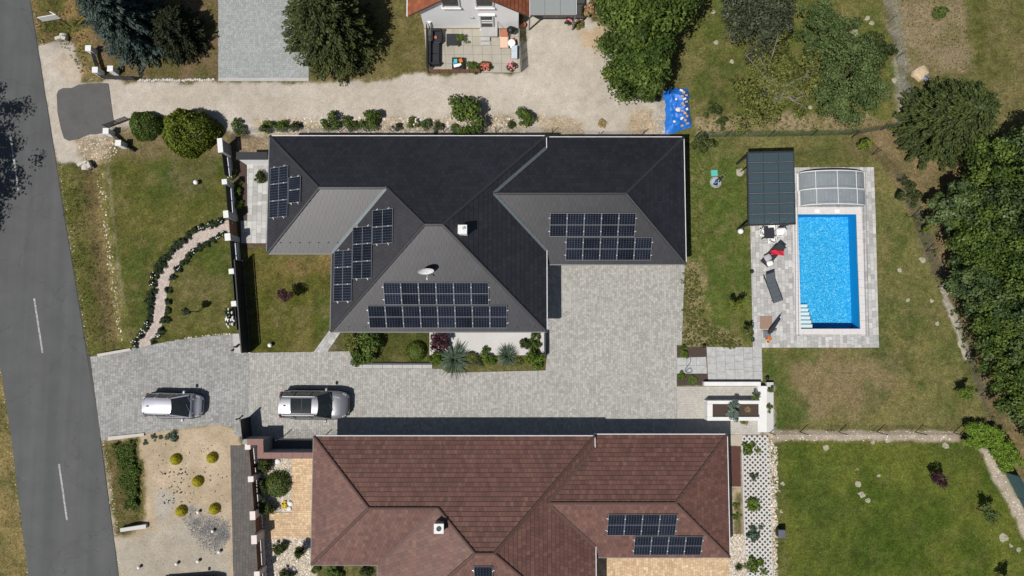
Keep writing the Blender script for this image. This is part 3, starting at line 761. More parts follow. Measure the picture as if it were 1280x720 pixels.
def tiles(pl, polys, m, roof, w=.3, row=.33, step=.03, gap=.007, name='roof_tile'):
    mb = MB()
    for poly in polys:
        loc = [pl.uv(p) for p in poly]
        if parea(loc) < 0: loc = loc[::-1]
        u0 = min(p[0] for p in loc); u1 = max(p[0] for p in loc); v1 = max(p[1] for p in loc); v0 = min(p[1] for p in loc)
        r = math.floor(v0 / row)
        while r * row < v1:
            k = math.floor(u0 / w - 1)
            while k * w < u1 + w:
                uu = k * w + (w / 2 if r % 2 else 0)
                q = clip_to_convex([(uu, r * row), (uu + w - gap, r * row), (uu + w - gap, (r + 1) * row), (uu, (r + 1) * row)], loc)
                k += 1
                if len(q) < 3 or abs(parea(q)) < .004: continue
                j = random.uniform(-.003, .003)
                hh = lambda v: .012 + j + step * (1 - (v - r * row) / row)
                n = len(q)
                vs = [pl.pt(a, b, hh(b)) for a, b in q] + [pl.pt(a, b, -.01) for a, b in q]
                mb.add(vs, [list(range(n))] + [[i, n + i, n + (i + 1) % n, (i + 1) % n] for i in range(n)])
            r += 1
    return tag(mb.build(name, m, roof), kind='stuff')
def caps(mb, a, b, rad=.1, seg=.38):
    a, b = Vector(a), Vector(b); L = (b - a).length; d = (b - a) / L
    n = max(1, int(L / seg))
    for i in range(n):
        p = a + d * (L * i / n); q = a + d * min(L, L * (i + 1) / n + .03)
        mb.tube([p + Vector((0, 0, .03)), q + Vector((0, 0, .015))], [rad * 1.06, rad * .94], 8)
def strip(mb, a, b, w=.2, lift=.1):
    a, b = Vector(a) + Vector((0, 0, lift)), Vector(b) + Vector((0, 0, lift))
    mb.beam(a, b, w, .02)
def hip_house(name, label, cfg, m_tile, m_under, m_ridge, m_valley, loc):
    he, hg, T = cfg['he'], cfg['hg'], cfg['tan']
    xW, xMW, xME, xGE = cfg['xW'], cfg['xMW'], cfg['xME'], cfg['xGE']
    yN, yWS, yMS, yGN, yGS = cfg['yN'], cfg['yWS'], cfg['yMS'], cfg['yGN'], cfg['yGS']
    P = {}
    P['N'] = Plane((xW, yN), (0, -1), he, T); P['WW'] = Plane((xW, yN), (1, 0), he, T); P['WS'] = Plane((xW, yWS), (0, 1), he, T)
    P['MW'] = Plane((xMW, yMS), (1, 0), he, T); P['MS'] = Plane((xMW, yMS), (0, 1), he, T); P['ME'] = Plane((xME, yMS), (-1, 0), he, T)
    P['GN'] = Plane((xME, yGN), (0, -1), hg, T); P['GS'] = Plane((xME, yGS), (0, 1), hg, T); P['GE'] = Plane((xGE, yGN), (-1, 0), hg, T)
    V = lambda x, y, z: Vector((x, y, z))
    NW, NE = V(xW, yN, he), V(xME, yN, he)
    SWW, WSE = V(xW, yWS, he), V(xMW, yWS, he)
    SWM, SEM = V(xMW, yMS, he), V(xME, yMS, he)
    r1 = isect(P['N'], P['WW'], P['WS']); r2 = isect(P['N'], P['WS'], P['MW'])
    if cfg.get('ridge', 'x') == 'x':
        t1 = isect(P['N'], P['MW'], P['MS']); t2 = isect(P['N'], P['ME'], P['MS'])
    vN = isect_x(P['ME'], P['GN'], xME); vS = isect_x(P['ME'], P['GS'], xME)
    g1 = isect(P['ME'], P['GN'], P['GS']); g2 = isect(P['GE'], P['GN'], P['GS'])
    gm_ = V(xME, g1.y, g1.z)
    GNW, GNE = V(xME, yGN, hg), V(xGE, yGN, hg); GSE, GSW = V(xGE, yGS, hg), V(xME, yGS, hg)
    r2e = V(r2.x, yN, he)
    t1e, t2e = V(t1.x, yN, he), V(t2.x, yN, he)
    SL = {'N': [[NW, r1, r2, r2e], [r2e, r2, t1, t2, NE]], 'WW': [[NW, SWW, r1]], 'WS': [[SWW, WSE, r2, r1]],
          'MW': [[SWM, t1, r2, WSE]], 'MS': [[SWM, SEM, t2, t1]], 'ME': [[t2, NE, vN, g1], [t2, g1, vS, SEM]],
          'GN': [[GNW, GNE, g2, gm_, vN], [vN, gm_, g1]], 'GS': [[GSW, vS, gm_, g2, GSE], [vS, g1, gm_]], 'GE': [[GNE, GSE, g2]]}
    root = thing(name, label, 'house', loc)
    ub = MB()
    for k, ps in SL.items():
        for p in ps:
            q = [Vector(a) for a in p]
            if (q[1] - q[0]).cross(q[2] - q[1]).z < 0: q = q[::-1]
            ub.add(q, [list(range(len(q)))])
    # soffit undersides
    e = .02
    for (x0, x1, y0, y1, hh) in ((xW, xMW, yWS, yN, he), (xMW, xME, yMS, yN, he - .003), (xME, xGE, yGS, yGN, hg - .003)):
        ub.box(((x0 + x1) / 2, (y0 + y1) / 2, hh - .12), (x1 - x0 - e, y1 - y0 - e, .2))
    ub.add([vN, GNW, NE], [[0, 1, 2]])
    roof = ub.build('roof', m_under, root)
    for k, ps in SL.items(): tiles(P[k], ps, m_tile, roof, w=cfg.get('w', .3), row=cfg.get('row', .33), step=cfg.get('step', .03))
    rc = MB()
    for a, b in ((NW, r1), (r1, r2), (SWW, r1), (r2, t1), (t1, t2), (t2, NE), (SWM, t1), (SEM, t2), (g1, g2), (GNE, g2), (GSE, g2)): caps(rc, a, b, cfg.get('cap', .1))
    rc.build('ridge_cap', m_ridge, roof, smooth=False)
    for a, b in ((r2, WSE), (vN, g1), (vS, g1)): vg = MB(); strip(vg, a, b); vg.build('valley_gutter', m_valley, roof)
    gt = MB()
    G = .05
    for a, b in ((NW, NE), (GNW, GNE), (NW, SWW), (SWW, WSE), (WSE, SWM), (SWM, SEM), (vS, SEM), (NE, vN), (GSW, GSE), (GNE, GSE)):
        d = (Vector(b) - Vector(a)).normalized(); o = Vector((0, 0, -.03)); ctr = V((xW + xGE) / 2, (yN + yMS) / 2, 0)
        sd = Vector((-d.y, d.x, 0))
        # push the gutter outwards from the eave
        tests = {(0, 1): 1}
        out = cfg['out'].get((round(a.x, 2), round(a.y, 2), round(b.x, 2), round(b.y, 2)))
        sd = Vector((d.y, -d.x, 0)); mid = (Vector(a) + Vector(b)) / 2
        ins = any(x0 < mid.x + sd.x * .3 < x1 and y0 < mid.y + sd.y * .3 < y1 for (x0, x1, y0, y1, hh) in ((xW, xMW, yWS, yN, 0), (xMW, xME, yMS, yN, 0), (xME, xGE, yGS, yGN, 0)))
        o = o + sd * (-.035 if ins else .035) + Vector((0, 0, .02))
        gt = MB(); gt.tube([Vector(a) + o, Vector(b) + o], G, 8); gt.build('gutter', M['gutter'] if (sd.x > .5 or sd.y > .5) != ins else M['gutter_grey'], root)
    # walls
    o = .62; w1 = MB()
    w1.prism([(xW + o, yN - o), (xW + o, yWS + o), (xMW + o, yWS + o), (xMW + o, yMS + o), (xME - o, yMS + o), (xME - o, yN - o)], -.05, he - .22)
    w1.build('wall', M['render_white'], root)
    w2 = MB(); w2.prism([(xME - o, yGS + o), (xGE - o, yGS + o), (xGE - o, yGN - o), (xME - o, yGN - o)], -.05, hg - .22); w2.build('wall', M['render_white'], root)
    # windows and doors: (wall, centre, width, sill, head)
    for (sx, sy, ox, oy, wd, z0, z1, kind) in cfg['openings']:
        nx_, ny_ = ox, oy; tx, ty = -oy, ox
        c = Vector((sx, sy, (z0 + z1) / 2))
        fr = MB(); h = z1 - z0
        for s_ in (-1, 1): fr.box((sx + tx * s_ * (wd / 2 - .04) + ox * .03, sy + ty * s_ * (wd / 2 - .04) + oy * .03, (z0 + z1) / 2), (abs(tx) * .08 + abs(ox) * .09, abs(ty) * .08 + abs(oy) * .09, h))
        for zz in (z0 + .04, z1 - .04): fr.box((sx + ox * .03, sy + oy * .03, zz), (abs(tx) * (wd - .165) + abs(ox) * .085, abs(ty) * (wd - .165) + abs(oy) * .085, .08))
        f = fr.build(kind, M['alu_light'], root)
        pn = MB(); pn.box((sx + ox * .015, sy + oy * .015, (z0 + z1) / 2), (abs(tx) * (wd - .16) + abs(ox) * .05, abs(ty) * (wd - .16) + abs(oy) * .05, h - .16))
        pn.build('pane' if kind != 'garage_door' else 'door_panel', M['glass_dark'] if kind != 'garage_door' else M['cap_white'], f)
    return root, roof, P, dict(NW=NW, NE=NE, r1=r1, r2=r2, t1=t1, t2=t2, g1=g1, g2=g2, SWM=SWM, SEM=SEM)

bx = lambda px, py, h: PX(px, py, h).x
by = lambda px, py, h: PX(px, py, h).y
cb = dict(he=2.7, hg=2.25, tan=.52, xW=bx(336, 240, 2.7), xMW=bx(414.5, 365, 2.7), xME=bx(683, 363, 2.7), xGE=bx(855.5, 250, 2.25),
          yN=by(500, 170.5, 2.7), yWS=by(375, 316.5, 2.7), yMS=by(550, 414.2, 2.7), yGN=by(770, 172, 2.25), yGS=by(770, 330, 2.25), out={})
o = .62
ys, yg = cb['yMS'] + o, cb['yGS'] + o
cb['openings'] = [(bx(480, 414, 0), ys, 0, -1, 2.2, .9, 2.2, 'window'), (bx(590, 414, 0), ys, 0, -1, 3.2, .05, 2.2, 'terrace_door'), (bx(650, 414, 0), ys, 0, -1, 1.0, .05, 2.2, 'front_door'),
                  (bx(745, 330, 0), yg, 0, -1, 2.6, .02, 1.9, 'garage_door'), (bx(810, 330, 0), yg, 0, -1, 2.6, .02, 1.9, 'garage_door'),
                  (cb['xW'] + o, by(300, 225, 0), -1, 0, 1.2, .9, 2.2, 'window'), (bx(375, 316, 0), cb['yWS'] + o, 0, -1, 1.8, .9, 2.2, 'window'),
                  (cb['xGE'] - o, by(850, 230, 0), 1, 0, 1.2, .9, 1.9, 'window'), (cb['xMW'] + o, by(420, 360, 0), -1, 0, 1.4, .9, 2.2, 'window')]
HB, RB, PB, VB = hip_house('house', 'dark roofed bungalow with black tiled hip roof and attached garage wing', cb, M['tile_black'], M['under_black'], M['ridge_black'], M['valley'], PX(600, 300))
cr = dict(he=2.4, hg=2.0, tan=.52, xW=bx(391, 630, 2.4), xMW=bx(472.5, 712, 2.4), xME=bx(743.5, 620, 2.4), xGE=bx(910, 620, 2.0),
          yN=by(560, 545.5, 2.4), yWS=by(430, 705.5, 2.4), yGN=by(820, 543.5, 2.0), yGS=by(830, 696, 2.0), out={}, w=.25, row=.3, step=.032)
cr['yMS'] = cr['yN'] - ((cr['xME'] - cr['xMW']) - 1.15)
yg = cr['yGS'] + o
cr['openings'] = [(bx(800, 690, 0), yg, 0, -1, 2.4, .02, 1.7, 'garage_door'), (bx(870, 690, 0), yg, 0, -1, 2.4, .02, 1.7, 'garage_door'), (cr['xW'] + o, by(395, 620, 0), -1, 0, 1.2, .9, 2.0, 'window'),
                  (bx(430, 700, 0), cr['yWS'] + o, 0, -1, 1.4, .9, 2.0, 'window'), (cr['xGE'] - o, by(905, 640, 0), 1, 0, 1.0, .9, 1.7, 'window'), (bx(600, 545, 0), cr['yN'] - o, 0, 1, 1.2, 1.1, 2.0, 'window')]
HR, RR_, PR, VR = hip_house('house', 'brown roofed bungalow with reddish brown tiled hip roof, below the dark house', cr, M['tile_brown'], M['under_brown'], M['ridge_brown'], M['ridge_brown'], PX(640, 640))

# snow stops on the lower courses of the dark roof's south side
mb = MB()
for k in range(7):
    for pl, y0 in ((PB['WS'], 1.1),):
        p = pl.pt(0, .75, .06); q = Vector((cb['xW'] + 1.0 + k * .62, p.y, 0)); q.z = pl.z(q.x, q.y) + .08; mb.box(q, (.05, .05, .09))
for k in range(13):
    q = Vector((cb['xMW'] + 1.2 + k * 1.1, cb['yMS'] + .28, 0)); q.z = PB['MS'].z(q.x, q.y) + .08; mb.box(q, (.05, .05, .09))
tag(mb.build('snow_guard', M['steel_dark'], RB), kind='stuff')

# ------------------------------------------------------------------ solar arrays
def solar_mat(name, vert=True):
    m, t, b = nodes(name)
    tc = N(t, 'ShaderNodeUVMap'); sp = N(t, 'ShaderNodeSeparateXYZ'); t.links.new(tc.outputs[0], sp.inputs[0])
    def line(x, n, w):
        f = math_n(t, 'FRACT', math_n(t, 'MULTIPLY', x, n))
        d = math_n(t, 'ABSOLUTE', math_n(t, 'SUBTRACT', f, .5))
        return math_n(t, 'GREATER_THAN', d, .5 - w)
    l1 = line(sp.outputs[0], 6, .045); l2 = line(sp.outputs[1], 12, .03)
    g = math_n(t, 'MAXIMUM', l1, l2)
    geo = N(t, 'ShaderNodeNewGeometry')
    base = mixc(t, g, (.006, .008, .015), (.065, .075, .09))
    oi = N(t, 'ShaderNodeObjectInfo')
    dust = math_n(t, 'ADD', math_n(t, 'MULTIPLY', ramp(t, noise(t, .9, 4), .3, .7), .6), math_n(t, 'ADD', math_n(t, 'MULTIPLY', oi.outputs['Random'], .7), .45))
    base = mixc(t, 1, base, gray(t, dust), 'MULTIPLY')
    t.links.new(base, b.inputs['Base Color']); b.inputs['Roughness'].default_value = .14; b.inputs['Specular IOR Level'].default_value = .2
    return m
M['solar'] = solar_mat('solar_cell')
M['solar_frame'] = mat('solar_frame', (.34, .35, .37), None, 8, .35, metal=.5)
M['solar_frame_dark'] = mat('solar_frame_dark', (.05, .055, .06), None, 8, .35, metal=.5)
_pan = {}
def panel_mesh(w, h, black):
    key = (round(w, 3), round(h, 3), black)
    if key in _pan: return _pan[key]
    fm = MB()
    t = .022; z = .09
    for x in (-w / 2 + t / 2, w / 2 - t / 2): fm.box((x, 0, z), (t, h, .04))
    for y in (-h / 2 + t / 2, h / 2 - t / 2): fm.box((0, y, z), (w - 2 * t, t, .038))
    if h > 1.2 or w > 1.2:
        if h > w: fm.box((0, 0, z + .001), (w - 2 * t, .03, .034))
        else: fm.box((0, 0, z + .001), (.03, h - 2 * t, .034))
    me = bpy.data.meshes.new('panel_frame'); me.from_pydata(fm.v, [], fm.f); me.materials.append(M['solar_frame_dark'] if black else M['solar_frame']); me.update()
    gm = bpy.data.meshes.new('solar_panel'); a, b = w / 2 - t, h / 2 - t
    gm.from_pydata([(-a, -b, z + .012), (a, -b, z + .012), (a, b, z + .012), (-a, b, z + .012), (-a, -b, z - .012), (a, -b, z - .012), (a, b, z - .012), (-a, b, z - .012)], [], [[0, 1, 2, 3], [7, 6, 5, 4]])
    uv = gm.uv_layers.new(name='UVMap')
    q = [(0, 0), (1, 0), (1, 1), (0, 1)] if h >= w else [(0, 0), (0, 1), (1, 1), (1, 0)]
    for i in range(4): uv.data[i].uv = q[i]
    gm.materials.append(M['solar']); gm.update()
    _pan[key] = (gm, me); return _pan[key]
def array(label, pl, rows, black=False, group='solar arrays on the roofs'):
    """rows: (px0, py0, px1, py1, nx, ny) pixel rectangle on the slope split in nx by ny panels"""
    c0 = pl.px((rows[0][0] + rows[0][2]) / 2, (rows[0][1] + rows[0][3]) / 2)
    root = thing('solar_array', label, 'solar array', c0, group)
    rail = MB(); cl = MB()
    for (x0, y0, x1, y1, nxp, nyp) in rows:
        a = pl.uv(pl.px(x0, y0)); b = pl.uv(pl.px(x1, y0)); c = pl.uv(pl.px(x1, y1)); d = pl.uv(pl.px(x0, y1))
        us = sorted([(a[0] + d[0]) / 2 if abs(pl.d.y) > .5 else (a[0] + b[0]) / 2, (b[0] + c[0]) / 2 if abs(pl.d.y) > .5 else (c[0] + d[0]) / 2])
        vs = sorted([(a[1] + b[1]) / 2 if abs(pl.d.y) > .5 else (a[1] + d[1]) / 2, (c[1] + d[1]) / 2 if abs(pl.d.y) > .5 else (b[1] + c[1]) / 2])
        ax, ay = (nxp, nyp) if abs(pl.d.y) > .5 else (nyp, nxp)
        w = (us[1] - us[0]) / ax; h = (vs[1] - vs[0]) / ay
        gm, me = panel_mesh(w - .018, h - .018, black)
        rot = Matrix((pl.u, pl.up, pl.n)).transposed().to_euler()
        for i in range(ax):
            for j in range(ay):
                p = pl.pt(us[0] + w * (i + .5), vs[0] + h * (j + .5), .035)
                o1 = bpy.data.objects.new('solar_panel', gm); COL.objects.link(o1); o1.parent = root; o1.location = p - c0; o1.rotation_euler = (rot[0] + random.uniform(-.008, .008), rot[1] + random.uniform(-.008, .008), rot[2])
                o2 = bpy.data.objects.new('panel_frame', me); COL.objects.link(o2); o2.parent = o1
        for j in range(ay):
            for f in (.22, .78):
                v = vs[0] + h * (j + f)
                rail.beam(pl.pt(us[0] - .1, v, .07), pl.pt(us[1] + .1, v, .07), .045, .05)
                for i in range(ax + 1): cl.box(pl.pt(us[0] + w * i, v, .155), (.05, .05, .03))
    rail.build('mounting_rail', M['alu'], root)
    cl.build('panel_clamp', M['alu_light'], root)
    return root
array('wide two row solar array below the satellite dish on the dark roof', PB['MS'], [(480, 352, 611, 380, 6, 1), (461, 380.8, 634, 409, 8, 1)])
array('solar array of ten panels on the garage wing of the dark house', PB['GS'], [(687, 265.5, 794, 295, 5, 1), (707, 295.8, 814, 324.5, 5, 1)])
array('stepped solar array in three columns on the west slope of the dark house', PB['MW'], [(419, 313, 441.5, 377, 1, 3), (442.3, 283.5, 466.5, 348.5, 1, 3), (467, 262, 492.5, 305, 1, 2)])
array('column of three large solar panels at the left end of the dark roof', PB['WW'], [(339, 209, 361.5, 272, 1, 3)])
array('two small gridded solar panels right of the three panel column', PB['WW'], [(362.3, 221.5, 377.5, 254, 1, 2)], black=False)
array('two row array of eight solar panels on the garage wing of the brown house', PR['GS'], [(759, 641, 845, 667.5, 4, 1), (792, 668.5, 877, 692, 4, 1)])
array('single solar panel near the peak of the brown roof at the bottom edge', PR['MS'], [(592.5, 706, 616, 732, 1, 1)])

# ------------------------------------------------------------------ chimneys, dish, vents
def chimney(parent, pl, px, py, w, htop, body, capm, hole=False):
    p = PX(px, py, htop)
    z0 = pl.z(p.x, p.y) - .4
    mb = MB(); mb.box((p.x, p.y, (z0 + htop - .08) / 2), (w * .86, w * .86, htop - .08 - z0))
    ch = mb.build('chimney', body, parent)
    mb = MB(); mb.box((p.x, p.y, htop - .04), (w, w, .08), bev=.02); mb.build('chimney_cap', capm, ch)
    mb = MB()
    if hole: mb.lathe((p.x, p.y, htop - .005), [(.15, 0), (.15, .05), (.12, .05), (.12, .012)], 14)
    else: mb.tube([(p.x + .08, p.y + .06, htop), (p.x + .08, p.y + .06, htop + .1)], .09, 10)
    mb.build('flue', M['black_plastic'] if hole else M['alu'], ch)
chimney(HB, PB['ME'], 578, 286.5, .56, PB['ME'].z(PX(578, 287, 6).x, 0) + .95, M['render_white'], M['alu_light'])
chimney(HR, PR['MW'], 548.5, 661, .6, PR['MW'].z(PX(548, 661, 5).x, 0) + .9, M['slab_beige'], M['cap_white'], True)
def dish():
    pl = PB['MS']; p = pl.px(534, 341)
    r = thing('satellite_dish', 'white satellite dish on a short mast on the south slope of the dark roof', 'satellite dish', p)
    mb = MB(); mb.tube([p, p + Vector((0, 0, .5))], .03, 8); mb.box(p + Vector((0, 0, .01)), (.2, .2, .03)); mb.build('mast', M['alu'], r)
    c = p + Vector((0, .12, .75)); ax = Vector((.12, -.8, .2)).normalized()
    a = ax.cross(Vector((0, 0, 1))).normalized(); b = a.cross(ax)
    mb = MB(); n = 20; rings = 5; vs = []; fs = []
    for i in range(rings + 1):
        rr = .5 * i / rings
        for k in range(n):
            t = 2 * math.pi * k / n
            vs.append(c + a * (rr * math.cos(t)) + b * (rr * 1.08 * math.sin(t)) + ax * (rr * rr * .45))
    for i in range(rings):
        for k in range(n): fs.append([i * n + k, i * n + (k + 1) % n, (i + 1) * n + (k + 1) % n, (i + 1) * n + k])
    mb.add(vs, fs)
    vs2 = [v - ax * .02 for v in vs]; mb.add(vs2, [f[::-1] for f in fs]); mb.build('reflector', M['white_plastic'], r, smooth=True)
    mb = MB(); f = c + ax * .62 - b * .12; mb.tube([c - b * .5 + ax * .1, f], .015, 6); mb.build('feed_arm', M['alu_light'], r)
    mb = MB(); mb.tube([f, f + ax * -.14], [.045, .03], 8); mb.build('receiver', M['white_plastic'], r)
dish()

# ------------------------------------------------------------------ white house at the top
def white_house():
    he, hr = 2.4, 6.0
    xl, xr = bx(510, 21, he), bx(661, 18, he); yS = by(585, 20, he); yN = yS + 11
    xc = (xl + xr) / 2; T = (hr - he) / ((xr - xl) / 2)
    r = thing('house', 'white gabled house with orange tiled roof behind the patio at the top', 'house', (xc, yS + 2, 0))
    PL = Plane((xl, yS), (1, 0), he, T); PRt = Plane((xr, yS), (-1, 0), he, T)
    A, B, C, D, E, F = Vector((xl, yS, he)), Vector((xc, yS, hr)), Vector((xr, yS, he)), Vector((xl, yN, he)), Vector((xc, yN, hr)), Vector((xr, yN, he))
    ub = MB(); th = Vector((0, 0, -.16))
    ub.add([A, B, E, D, A + th, B + th, E + th, D + th], [[0, 1, 2, 3], [7, 6, 5, 4], [0, 4, 5, 1], [2, 6, 7, 3], [3, 7, 4, 0]])
    ub.add([C, B, E, F, C + th, B + th, E + th, F + th], [[3, 2, 1, 0], [4, 5, 6, 7], [1, 5, 4, 0], [3, 7, 6, 2], [0, 4, 7, 3]])
    rf = ub.build('roof', M['wood_brown'], r)
    tiles(PL, [[A, B, E, D]], M['tile_orange'], rf, row=.34, step=.045); tiles(PRt, [[C, B, E, F]], M['tile_orange'], rf, row=.34, step=.045)
    rc = MB(); caps(rc, B, E, .12); rc.build('ridge_cap', M['tile_orange'], rf)
    g = MB(); g.tube([A + Vector((-.05, 0, -.05)), D + Vector((-.05, 0, -.05))], .065, 8); g.tube([C + Vector((.05, 0, -.05)), F + Vector((.05, 0, -.05))], .065, 8); g.build('gutter', M['gutter'], r)
    yw = by(600, 36, 0); wl, wr = bx(531, 36, 0), bx(648, 36, 0)
    zt = lambda x: he - .17 + T * ((xr - xl) / 2 - abs(x - xc))
    mb = MB(); w = [(wl, -.05), (wr, -.05), (wr, zt(wr)), (xc, zt(xc)), (wl, zt(wl))]
    n = 5; vs = [(x, yw, z) for x, z in w] + [(x, yN - .3, z) for x, z in w]
    mb.add(vs, [[0, 1, 2, 3, 4], [9, 8, 7, 6, 5]] + [[i, n + i, n + (i + 1) % n, (i + 1) % n] for i in range(n)])
    mb.build('wall', M['render_white'], r)
    mb = MB(); mb.box(((wl + wr) / 2, yw - .02, .12), (wr - wl + .04, .04, .24)); mb.build('plinth', M['slab_beige'], r)
    def opening(kind, x, z0, z1, wd, bars):
        fm = MB(); h = z1 - z0
        for s_ in (-1, 1): fm.box((x + s_ * (wd / 2 - .04), yw - .03, (z0 + z1) / 2), (.08, .1, h))
        for zz in [z0 + .04, z1 - .04] + bars: fm.box((x, yw - .03, zz), (wd - .16, .09, .08))
        f = fm.build(kind, M['alu_light'], r)
        pn = MB(); pn.box((x, yw - .01, (z0 + z1) / 2), (wd - .14, .04, h - .1)); pn.build('pane', M['glass_dark'], f)
        sl = MB(); sl.box((x, yw - .08, z0 - .03), (wd + .12, .2, .05)); sl.build('sill', M['cap_white'], f)
    xx = lambda px, py, h: bx(px, py, h)
    opening('door', xx(608.5, 28, 1), .1, 2.1, .95, [1.05, 1.35])
    opening('window', xx(564, 4, 3.3), 3.3, 4.6, 1.2, [])
    opening('window', xx(606, 4, 3.3), 3.3, 4.6, 1.2, [])
    mb = MB(); mb.box((xx(589, 19, 2), yw - .05, 1.85), (.3, .12, .06)); mb.build('wall_lamp', M['alu'], r)
    # awning-like shutter box over the door
    mb = MB(); mb.box((xx(608.5, 20, 2.2), yw - .06, 2.2), (1.15, .14, .18), bev=.03); mb.build('shutter_box', M['white_plastic'], r)
    return r, xr, yS, yw
WH, wh_xr, wh_yS, wh_yw = white_house()
# steps in front of its door
def steps():
    c = PX(609, 42)
    r = thing('door_steps', 'pale grey steps leading up to the white house door', 'steps', c)
    for i, (a, b, d, e, h) in enumerate(((601, 34.5, 622, 47.5, .36), (601, 47.6, 612.5, 52.5, .24), (601, 52.6, 612.5, 57, .12))):
        p, q = PX(a, e), PX(d, b); mb = MB(); mb.box(((p.x + q.x) / 2, (p.y + q.y) / 2 + (-.01 if i == 0 else 0), h / 2), (abs(q.x - p.x), abs(q.y - p.y), h), bev=.015); mb.build('step', M['slab'], r)
    mb = MB(); a = PX(621, 36); mb.tube([(a.x + .1, a.y, 0), (a.x + .1, a.y, 1.1), (a.x + .1, a.y - .6, 1.1), (a.x + .1, a.y - .6, 0)], .02, 6); mb.build('handrail', M['steel_dark'], r)
steps()
# carport with glass roof
def carport():
    h = 2.35; x0, x1 = bx(661.5, 10, h), bx(720, 10, h); y0 = by(690, 19, h); y1 = y0 + 5.5
    r = thing('carport', 'grey framed carport with translucent glass roof beside the white house', 'carport', ((x0 + x1) / 2, y0, 0))
    mb = MB()
    for x in (x0 + .05, x1 - .05):
        for y in (y0 + .05, y1 - .05): mb.box((x, y, h / 2 - .06), (.09, .09, h - .12))
    mb.build('post', M['steel_grey'], r)
    mb = MB()
    for k in range(6): mb.box(((x0 + x1) / 2, y0 + .04 + k * (y1 - y0 - .08) / 5, h - .07 + .001 * k), (x1 - x0, .07, .09))
    for x in (x0 + .04, x1 - .04): mb.box((x, (y0 + y1) / 2, h - .075), (.07, y1 - y0 - .1, .1))
    mb.build('frame', M['wood_brown'], r)
    gm = glassy('carport_glass', (.4, .43, .43), .45, .15, (.75, .78, .78))
    for k in range(3):
        for j in range(2):
            w = (x1 - x0) / 3; l = (y1 - y0) / 2
            mb = MB(); mb.box((x0 + w * (k + .5), y0 + l * (j + .5), h), (w - .02, l - .02, .015)); mb.build('glass_panel', gm, r)
    mb = MB(); mb.tube([(x1 + .02, y0 + .1, h - .1), (x1 + .02, y1, h - .1)], .05, 8); mb.build('gutter', M['gutter'], r)
carport()
# patio slabs, one object each
def slab_field(name, pxq, nxs, nys, z, m, gap=.007, thick=.05, stuffname='slab', jit=.003, irregular=False):
    a, b, c, d = PXL(pxq)   # a top-left, b top-right, c bottom-right, d bottom-left
    base = sheet(name, [tuple(p[:2]) for p in (a, b, c, d)], z - .015, M['joint'])
    for i in range(nxs):
        cuts = [k / nys for k in range(nys + 1)]
        if irregular:
            cuts = [0.0]
            while cuts[-1] < .86: cuts.append(min(1.0, cuts[-1] + random.choice((.13, .18, .24, .3))))
            cuts[-1] = 1.0
        for j in range(len(cuts) - 1):
            v0, v1 = cuts[j], cuts[j + 1]
            def at(u, v): return a * (1 - u) * (1 - v) + b * u * (1 - v) + c * u * v + d * (1 - u) * v
            q = [at(i / nxs, v0), at((i + 1) / nxs, v0), at((i + 1) / nxs, v1), at(i / nxs, v1)]
            ct = sum(q, Vector()) / 4
            q = [ct + (p - ct) * (1 - gap * 2 / (p - ct).length) for p in q]
            mb = MB(); mb.prism([tuple(p[:2]) for p in q], z - thick, z + random.uniform(-jit, jit)); mb.build(stuffname, m, base)
    return base
M['patio'] = mat('patio_slab', (.37, .345, .29), (.33, .305, .255), 1.1, .8, fine=.08, big=.1, bigscale=.8)
slab_field('patio', [(530, 35), (650, 35), (650, 91), (535, 91)], 10, 5, .05, M['patio'])
M['path_slab'] = mat('path_slab', (.47, .47, .46), (.38, .385, .38), 3.5, .8, fine=.2, fscale=14, big=.14, bigscale=2.3, island=.1)
slab_field('garden_path', [(883, 433.5), (952, 434), (953, 476), (885, 476)], 6, 5, .03, M['path_slab'], irregular=True)
slab_field('garden_path', [(846, 447), (882.5, 446), (884, 467), (846, 467)], 3, 2, .026, M['path_slab'])
# edging slabs of the front bed
def edging():
    r = thing('bed_edging', 'row of grey edging slabs along the front of the planted bed', 'edging', PX(490, 457))
    for k in range(8):
        x = 441.5 + k * 12.4
        q = PXL([(x, 455.8), (x + 12.1, 455.8), (x + 12.1, 460.6), (x, 460.6)])
        mb = MB(); mb.prism([tuple(p[:2]) for p in q], -.02, .1 + random.uniform(-.004, .004)); mb.build('slab', M['slab'], r)
    q = PXL([(441.3, 453.4), (541, 453.4), (541, 455.5), (441.3, 455.5)]); mb = MB(); mb.prism([tuple(p[:2]) for p in q], -.05, .16); mb.build('metal_edge', M['steel_dark'], r)
edging()
# ------------------------------------------------------------------ walls and fences
def slat_panel(root, a, b, z0, z1, n, m, t=.02, frame=None):
    for k in range(n):
        z = z0 + (z1 - z0) * (k + .5) / n
        mb = MB(); mb.beam((a.x, a.y, z), (b.x, b.y, z), t, (z1 - z0) / n * .8); mb.build('slat', m, root)
def pillar(root, p, w, d, h, body, capm, rz):
    mb = MB(); mb.box((p.x, p.y, h / 2 - .04), (w * .84, d * .84, h - .08), rz=rz); o = mb.build('pillar', body, root)
    mb = MB(); mb.box((p.x, p.y, h - .04), (w, d, .08), rz=rz, bev=.02); mb.build('pillar_cap', capm, o)
